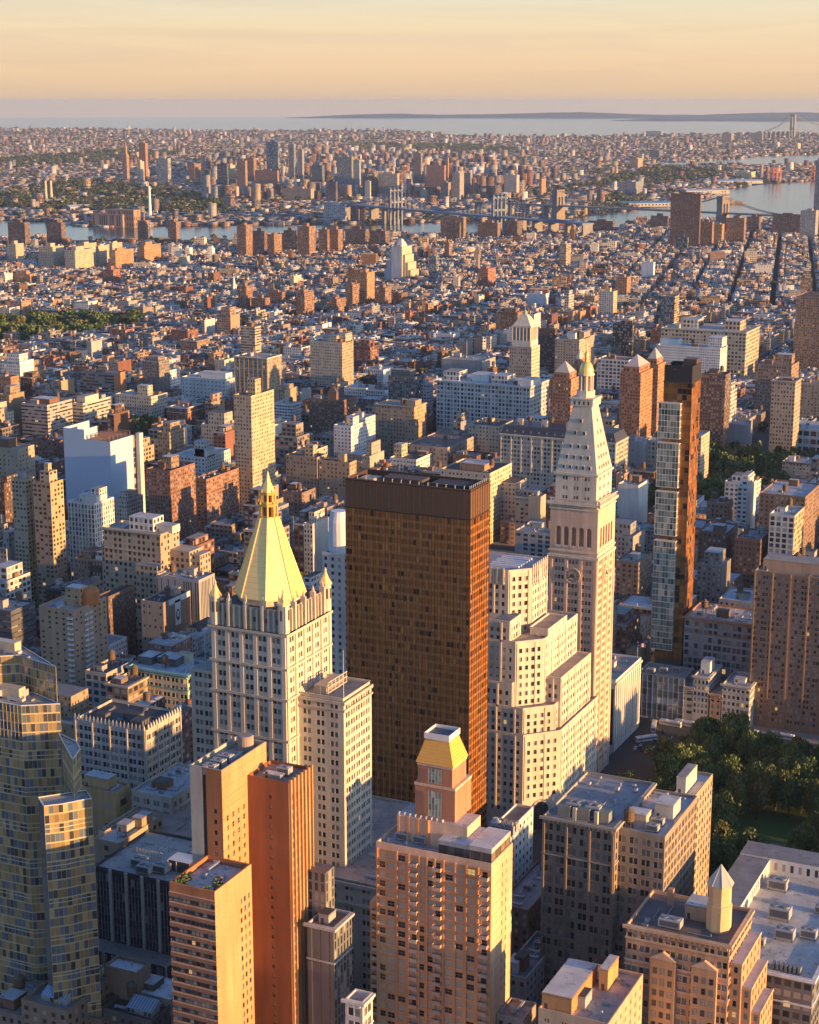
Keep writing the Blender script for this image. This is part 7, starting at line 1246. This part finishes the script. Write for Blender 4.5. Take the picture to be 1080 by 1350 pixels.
# far tree masses
def canopy(name, C, per, size, rad):
    rs2 = np.random.RandomState(5); n = len(C)*per; c = np.repeat(C, per, 0); v = rs2.normal(size=(n, 3)); v /= np.linalg.norm(v, axis=1)[:, None]; R = np.repeat(rad, per)[:, None]; p = np.zeros((n, 3)); p[:, :2] = c[:, :2]; p[:, 2] = R[:, 0]*.75; p += v*R*np.array([1, 1, .62])*rs2.uniform(.6, 1.05, (n, 1)); p[:, 2] = np.maximum(p[:, 2], 1)
    a = rs2.normal(size=(n, 3))+v*.6; a /= np.linalg.norm(a, axis=1)[:, None]; uu = np.cross(a, [.3, .5, .8]); uu /= np.linalg.norm(uu, axis=1)[:, None]; ww = np.cross(a, uu); s = R*size*rs2.uniform(.6, 1.3, (n, 1)); V = np.stack([p-uu*s, p+ww*s, p+uu*s, p-ww*s], 1)
    me = bpy.data.meshes.new(name); me.vertices.add(n*4); me.vertices.foreach_set('co', V.ravel()); me.loops.add(n*4); me.loops.foreach_set('vertex_index', np.arange(n*4, dtype=np.int32)); me.polygons.add(n); me.polygons.foreach_set('loop_start', np.arange(0, n*4, 4, dtype=np.int32)); me.update(calc_edges=True)
    at_ = me.attributes.new('col', 'FLOAT_COLOR', 'FACE'); cc = np.ones((n, 4), np.float32); g = np.repeat(rs2.uniform(.3, .7, len(C)), per)*rs2.uniform(.75, 1.25, n); cc[:, 0] = g*np.repeat(rs2.uniform(.9, 1.6, len(C)), per); cc[:, 1] = g; cc[:, 2] = g; at_.data.foreach_set('color', cc.ravel()); me.materials.append(M_LEAF); o = bpy.data.objects.new(name, me); COLL.objects.link(o); o['kind'] = 'stuff'
gm = (green & (pp[:, 1] < np.interp(pp[:, 0], fbx, fby)-1) & ~inpoly(RIVER, Bq[:, 0], Bq[:, 1]) & ~inpoly(BAY, Bq[:, 0], Bq[:, 1]) & (rs.rand(len(Bq)) < .6)) | (k & leafy); Cg = Bq[gm]; canopy('far_woods', Cg, 34, .32, Cg[:, 2]*rs.uniform(.32, .52, len(Cg)))
# street and yard trees of the old town
T0 = []
for P, st_ in ((gpoly([(120, 318), (330, 318), (560, 316), (560, 334), (330, 344), (120, 346)]), 34), (gpoly([(0, 352), (60, 368), (130, 372), (180, 360), (60, 356)]), 26), (gpoly([(320, 420), (400, 424), (520, 408), (520, 396), (400, 404), (320, 412)]), 24), (gpoly([(690, 392), (740, 396), (770, 372), (720, 368)]), 22), (gpoly([(790, 352), (850, 350), (860, 332), (800, 336)]), 22), (gpoly([(130, 500), (190, 495), (190, 470), (130, 478)]), 60), (gpoly([(190, 455), (240, 455), (220, 445)]), 20), (gpoly([(540, 345), (570, 345), (560, 325), (540, 325)]), 24)):
    T0 += [(x, y, 0) for x, y in scatter(P, st_, rg)]
for i in range(900):
    a = YAW+rs.uniform(-.26, .26); r_ = rs.uniform(1100, 4300); T0.append((-sin(a)*r_, cos(a)*r_, 0))
C0 = np.array(T0); q = np.ones(len(C0), bool)
for l in LOTS: pass
LA = np.array([l[:4] for l in LOTS])
for i, (x, y, z) in enumerate(C0):
    if i < len(C0)-900 and False: continue
    if np.any((np.abs(LA[:, 0]-x) < LA[:, 2]/2+1) & (np.abs(LA[:, 1]-y) < LA[:, 3]/2+1)): q[i] = False
for (x0, x1, y0, y1) in OCC: q &= ~((C0[:, 0] > x0) & (C0[:, 0] < x1) & (C0[:, 1] > y0) & (C0[:, 1] < y1))
C0 = C0[q]; canopy('street_tree_canopy', C0, 60, .30, rs.uniform(5, 8.5, len(C0)))
# kerbed block pavements near the camera
b = MB(); pv = (.24, .23, .215)
for (xa, xb) in BLX:
    for (ya, yb) in BLY:
        if yb < 2700 and ya > 395 and inview((xa+xb)/2, (ya+yb)/2, .2) and not (xa > -240 and xb < -90 and 600 < ya < 800): b.box(xa-3.5, xb+3.5, ya-3.5, yb+3.5, 0, .14, pv, M_BARK)
o = b.build('pavement'); o['kind'] = 'structure'
# ---------------------------------------------------------------- vehicles
def car_mesh(c, van=False):
    b = MB(); h = 1.0 if not van else 1.1; g = (.02, .022, .025)
    b.loft([rect(-.85, .85, -2.2, 2.2, .3), rect(-.92, .92, -2.3, 2.3, .65), rect(-.88, .88, -2.2, 2.2, h-.12), rect(-.78, .78, -2.0, 2.0, h-.05)], c, M_PAINT)
    o = b.build('body'); COLL.objects.unlink(o); k = MB(); k.loft([rect(-.78, .78, -1.3 if not van else -1.9, 1.5 if not van else 1.95, h-.05), rect(-.62, .62, -.75 if not van else -1.8, .95 if not van else 1.7, h+.48 if not van else h+.9)], g, M_PANE); k.box(-.6, .6, -.7 if not van else -1.75, .9 if not van else 1.65, h+.485 if not van else h+.905, h+.53 if not van else h+.95, c, M_PAINT); q = k.build('cabin'); COLL.objects.unlink(q); return o.data, q.data
w = MB(); w.loft([[(.0, .34*cos(a), .34*sin(a)) for a in [k*pi/5 for k in range(10)]], [(.2, .34*cos(a), .34*sin(a)) for a in [k*pi/5 for k in range(10)]]], (.02, .02, .02), M_METAL); WH = w.build('wheel'); COLL.objects.unlink(WH)
CARC = [('yellow', (.62, .34, .02)), ('white', (.6, .6, .6)), ('black', (.02, .02, .022)), ('silver', (.35, .36, .38)), ('red', (.42, .03, .025)), ('dark blue', (.03, .05, .12))]
CM = {n: car_mesh(c) for n, c in CARC}
def car(x, y, rz, cn, label, grp):
    T = thing('car', label, 'car', (x, y, 0), grp)
    for nm, me in zip(('body', 'cabin'), CM[cn]): o = bpy.data.objects.new(nm, me); COLL.objects.link(o); o.parent = T
    for sx in (-.95, .75):
        for y_ in (-1.4, 1.4): o = bpy.data.objects.new('wheel', WH.data); COLL.objects.link(o); o.parent = T; o.location = (sx, y_, .34)
    T.rotation_euler = (0, 0, rz)
def bus(x, y, rz, label):
    T = thing('bus', label, 'bus', (x, y, 0), 'white city buses'); b = MB(); b.loft([rect(-1.25, 1.25, -6, 6, .35), rect(-1.28, 1.28, -6, 6, 2.7), rect(-1.15, 1.15, -5.9, 5.9, 3.0)], (.66, .67, .68), M_PAINT); b.build('body', T); r = MB(); r.box(-.8, .8, -4.5, -2.5, 3, 3.25, (.5, .5, .5), M_METAL); r.box(-.8, .8, 2, 4, 3, 3.25, (.5, .5, .5), M_METAL); r.build('roof_unit', T); g = MB()
    for s in (-1.29, 1.29): g.quad((s, -5.6, 1.3), (s, 5.6, 1.3), (s, 5.6, 2.3), (s, -5.6, 2.3), (.03, .03, .04), M_PANE)
    for s in (-6.01, 6.01): g.quad((-1.1, s, 1.1), (1.1, s, 1.1), (1.1, s, 2.5), (-1.1, s, 2.5), (.03, .03, .04), M_PANE)
    g.build('window_band', T)
    for sx in (-1.3, 1.1):
        for y_ in (-3.6, 3.8): o = bpy.data.objects.new('wheel', WH.data); COLL.objects.link(o); o.parent = T; o.location = (sx, y_, .45); o.scale = (1, 1.4, 1.4)
    T.rotation_euler = (0, 0, rz)
for px, py, rz, lb in ((862, 961, .25, 'white bus turning beside the leafy square, its tail toward the clock tower'), (852, 977, -.75, 'white bus heading down the avenue past the low marble wing'), (884, 957, 1.5, 'long white bus crossing the street before the grey walk up'), (904, 957, 1.5, 'white bus behind the long one at the crossing'), (985, 968, 1.45, 'white bus half hidden by trees below the brown slab'), (1032, 974, 1.5, 'white bus among trees near the right edge')): x, y = at(px, py, 0); bus(x, y, rz, lb)
VEH = [(862, 952, 1.5, 'yellow', 'yellow cab by the corner of the marble wing'), (848, 990, .1, 'black', 'black car behind the bus on the avenue'), (853, 992, .1, 'yellow', 'yellow cab at the park edge of the avenue'), (838, 988, .1, 'silver', 'silver car in the kerb lane by the marble wing'), (845, 984, .1, 'dark blue', 'dark blue car in the middle of the avenue'), (951, 972, 1.5, 'yellow', 'yellow cab under the red awning'), (941, 962, 1.5, 'white', 'white car before the peach shop house'), (960, 963, 1.5, 'black', 'black car before the wide white shop'), (917, 958, 1.5, 'white', 'white car before the tall narrow shop'), (932, 969, 1.5, 'dark blue', 'dark blue car between the trees and shops'), (1010, 972, 1.5, 'black', 'black car below the brown slab'), (1022, 982, .3, 'red', 'red car among the trees at right'), (1050, 982, 1.5, 'white', 'white car near the right edge by the trees'), (873, 966, .6, 'black', 'black car in the open junction')]
for px, py, rz, cn, lb in VEH: x, y = at(px, py, 0); car(x, y, rz, cn, lb, 'cars round the square')
rv = random.Random(12)
for i in range(26):
    t = i/25; px = np.interp(t, [0, .3, .6, 1], [847, 855, 867, 890])+rv.uniform(-3, 3); py = 515-150*t; x, y = at(float(px), py, 0); T = car(x, y, -.1, rv.choice(['red', 'red', 'white', 'black', 'yellow']), 'small car in the tail lit avenue traffic', 'cars queuing in the long avenue')
mk = MB()
for i in range(7): x, y = at(858+i*4.5, 986-i*2.2, 0); mk.box(x-.25, x+.25, y-6, y+2, .012, .016, (.5, .5, .48), M_METAL)
o = mk.build('road_marking'); o['kind'] = 'structure'
# ---------------------------------------------------------------- labels of the trees
by = {}
for T, x, y, h in TREES:
    px, py = proj(x, y, h*.7); g = T['group']; k = min(LAND_SHORT, key=lambda q: (q[1]-px)**2+(q[2]-py)**2); by.setdefault(g, []).append((T, px, py, h))
for g, L in by.items():
    for T, px, py, h in L: T['label'] = 'broad leafy '+{'trees of the square': 'tree in the big square beside the stone blocks', 'trees of the far square': 'tree in the dark far square behind the slim glass tower', 'trees of the walled garden': 'tree in the dark garden behind the netted white block', 'trees of the distant park': 'tree in the long park above the left rooftops'}[g]
# ---------------------------------------------------------------- air
hz = MB(); R = 33800; hz.loft([[(R*cos(a), R*sin(a), -1.5) for a in [k*2*pi/64 for k in range(64)]], [(R*cos(a), R*sin(a), 345) for a in [k*2*pi/64 for k in range(64)]]], (1, 1, 1), M_METAL); hz.poly([(R*cos(-a), R*sin(-a), -1.5) for a in [k*2*pi/64 for k in range(64)]], (1, 1, 1), M_METAL)
mh = bpy.data.materials.new('haze_air'); mh.use_nodes = True; th = mh.node_tree; th.nodes.clear(); ho = N(th, 'ShaderNodeOutputMaterial'); pv_ = N(th, 'ShaderNodeVolumePrincipled'); pv_.inputs['Color'].default_value = (.58, .75, 1.0, 1); pv_.inputs['Density'].default_value = HAZE; pv_.inputs['Anisotropy'].default_value = .2; th.links.new(pv_.outputs[0], ho.inputs['Volume'])
o = hz.build('haze'); o.data.materials.clear(); o.data.materials.append(mh); o['kind'] = 'stuff'
# weld the air box so it is closed
import bmesh
bm = bmesh.new(); bm.from_mesh(o.data); bmesh.ops.remove_doubles(bm, verts=bm.verts, dist=.01); bmesh.ops.recalc_face_normals(bm, faces=bm.faces); bm.to_mesh(o.data); bm.free()

# rooftop plant belongs to the roof it stands on
for T in [o for o in COLL.objects if o.parent is None and o.type == 'EMPTY']:
    dk = [c for c in T.children if c.name.split('.')[0] == 'roof_deck']
    if dk:
        for c in T.children:
            if c.name.split('.')[0] in ('water_tank', 'cooling_unit', 'roof_vent', 'roof_duct', 'skylight', 'bulkhead', 'chimney', 'plant_screen', 'roof_post', 'chiller', 'plant_room', 'rooftop_drum', 'roof_screen', 'duct_rack', 'planter', 'terrace_table'): c.parent = dk[0]

def w_pad(T): return 45
# small plant, pipes and hatches on the near roofs
pb = MB(); pb.tube((-4, 0, .35), (4, 0, .35), .16, (.30, .29, .28)); pb.tube((4, 0, .35), (4, 0, 1.4), .16, (.30, .29, .28)); pb.box(-2, -1.7, -.2, .2, 0, .3, (.1, .1, .1)); pb.box(2, 2.3, -.2, .2, 0, .3, (.1, .1, .1)); PIPE = pb.build('roof_pipe'); COLL.objects.unlink(PIPE)
pb = MB(); pb.box(-.9, .9, -.7, .7, .25, 1.4, (.40, .41, .42), M_METAL, bot=True); pb.box(-.7, -.5, -.5, .5, 0, .25, (.1, .1, .1)); pb.box(.5, .7, -.5, .5, 0, .25, (.1, .1, .1)); pb.loft([ring(0, 0, .5, 1.4, 10), ring(0, 0, .5, 1.55, 10)], (.12, .12, .12), M_METAL); UNIT = pb.build('roof_unit'); COLL.objects.unlink(UNIT)
rk = random.Random(77)
for T in [o for o in COLL.objects if o.parent is None and o.type == 'EMPTY' and o.location.y < 980]:
    decks = [c for c in T.children if c.name.split('.')[0] == 'roof_deck']; block = []
    for c in list(T.children)+[q for e in decks for q in e.children]:
        if c.type == 'MESH' and c.name.split('.')[0] in ('bulkhead', 'crown', 'penthouse', 'upper_storey', 'octagon_turret', 'plant_room', 'cooling_tower', 'pyramid_roof', 'lantern', 'cooling_unit', 'water_tank', 'chiller', 'planter', 'roof_screen', 'skylight', 'rooftop_drum'):
            bb = [c.matrix_basis @ __import__('mathutils').Vector(v) for v in c.bound_box]; block.append((min(v.x for v in bb)-1, max(v.x for v in bb)+1, min(v.y for v in bb)-1, max(v.y for v in bb)+1))
    if T.name.startswith(('faceted', 'gilded', 'clock', 'stepped_lime', 'glazed')) and not T.name.startswith('gilded'): continue
    for dk in decks:
        for p in dk.data.polygons:
            if abs(p.normal.z) < .9 or p.area < 60: continue
            vs = [dk.data.vertices[i].co for i in p.vertices]; x0, x1, y0, y1, z = min(v.x for v in vs)+3, max(v.x for v in vs)-3, min(v.y for v in vs)+2, max(v.y for v in vs)-2, vs[0].z
            if x1 < x0+2 or y1 < y0+2: continue
            for _ in range(int(min(16, 2+p.area/55))):
                x, y = rk.uniform(x0, x1), rk.uniform(y0, y1)
                if any(a < x < b and c < y < d for a, b, c, d in block) or (T.name.startswith('gilded') and -w_pad(T) < x < 21 and y < 40): continue
                q = child(dk, rk.choice([PIPE, PIPE, VENT, UNIT, HATCH, DUCT, VENT]), (x, y, z+.01)); q.rotation_euler = (0, 0, rk.choice([0, pi/2, pi/2, 0])); s_ = rk.uniform(.6, 1.1); q.scale = (s_, s_, s_); block.append((x-2, x+2, y-1.5, y+1.5))
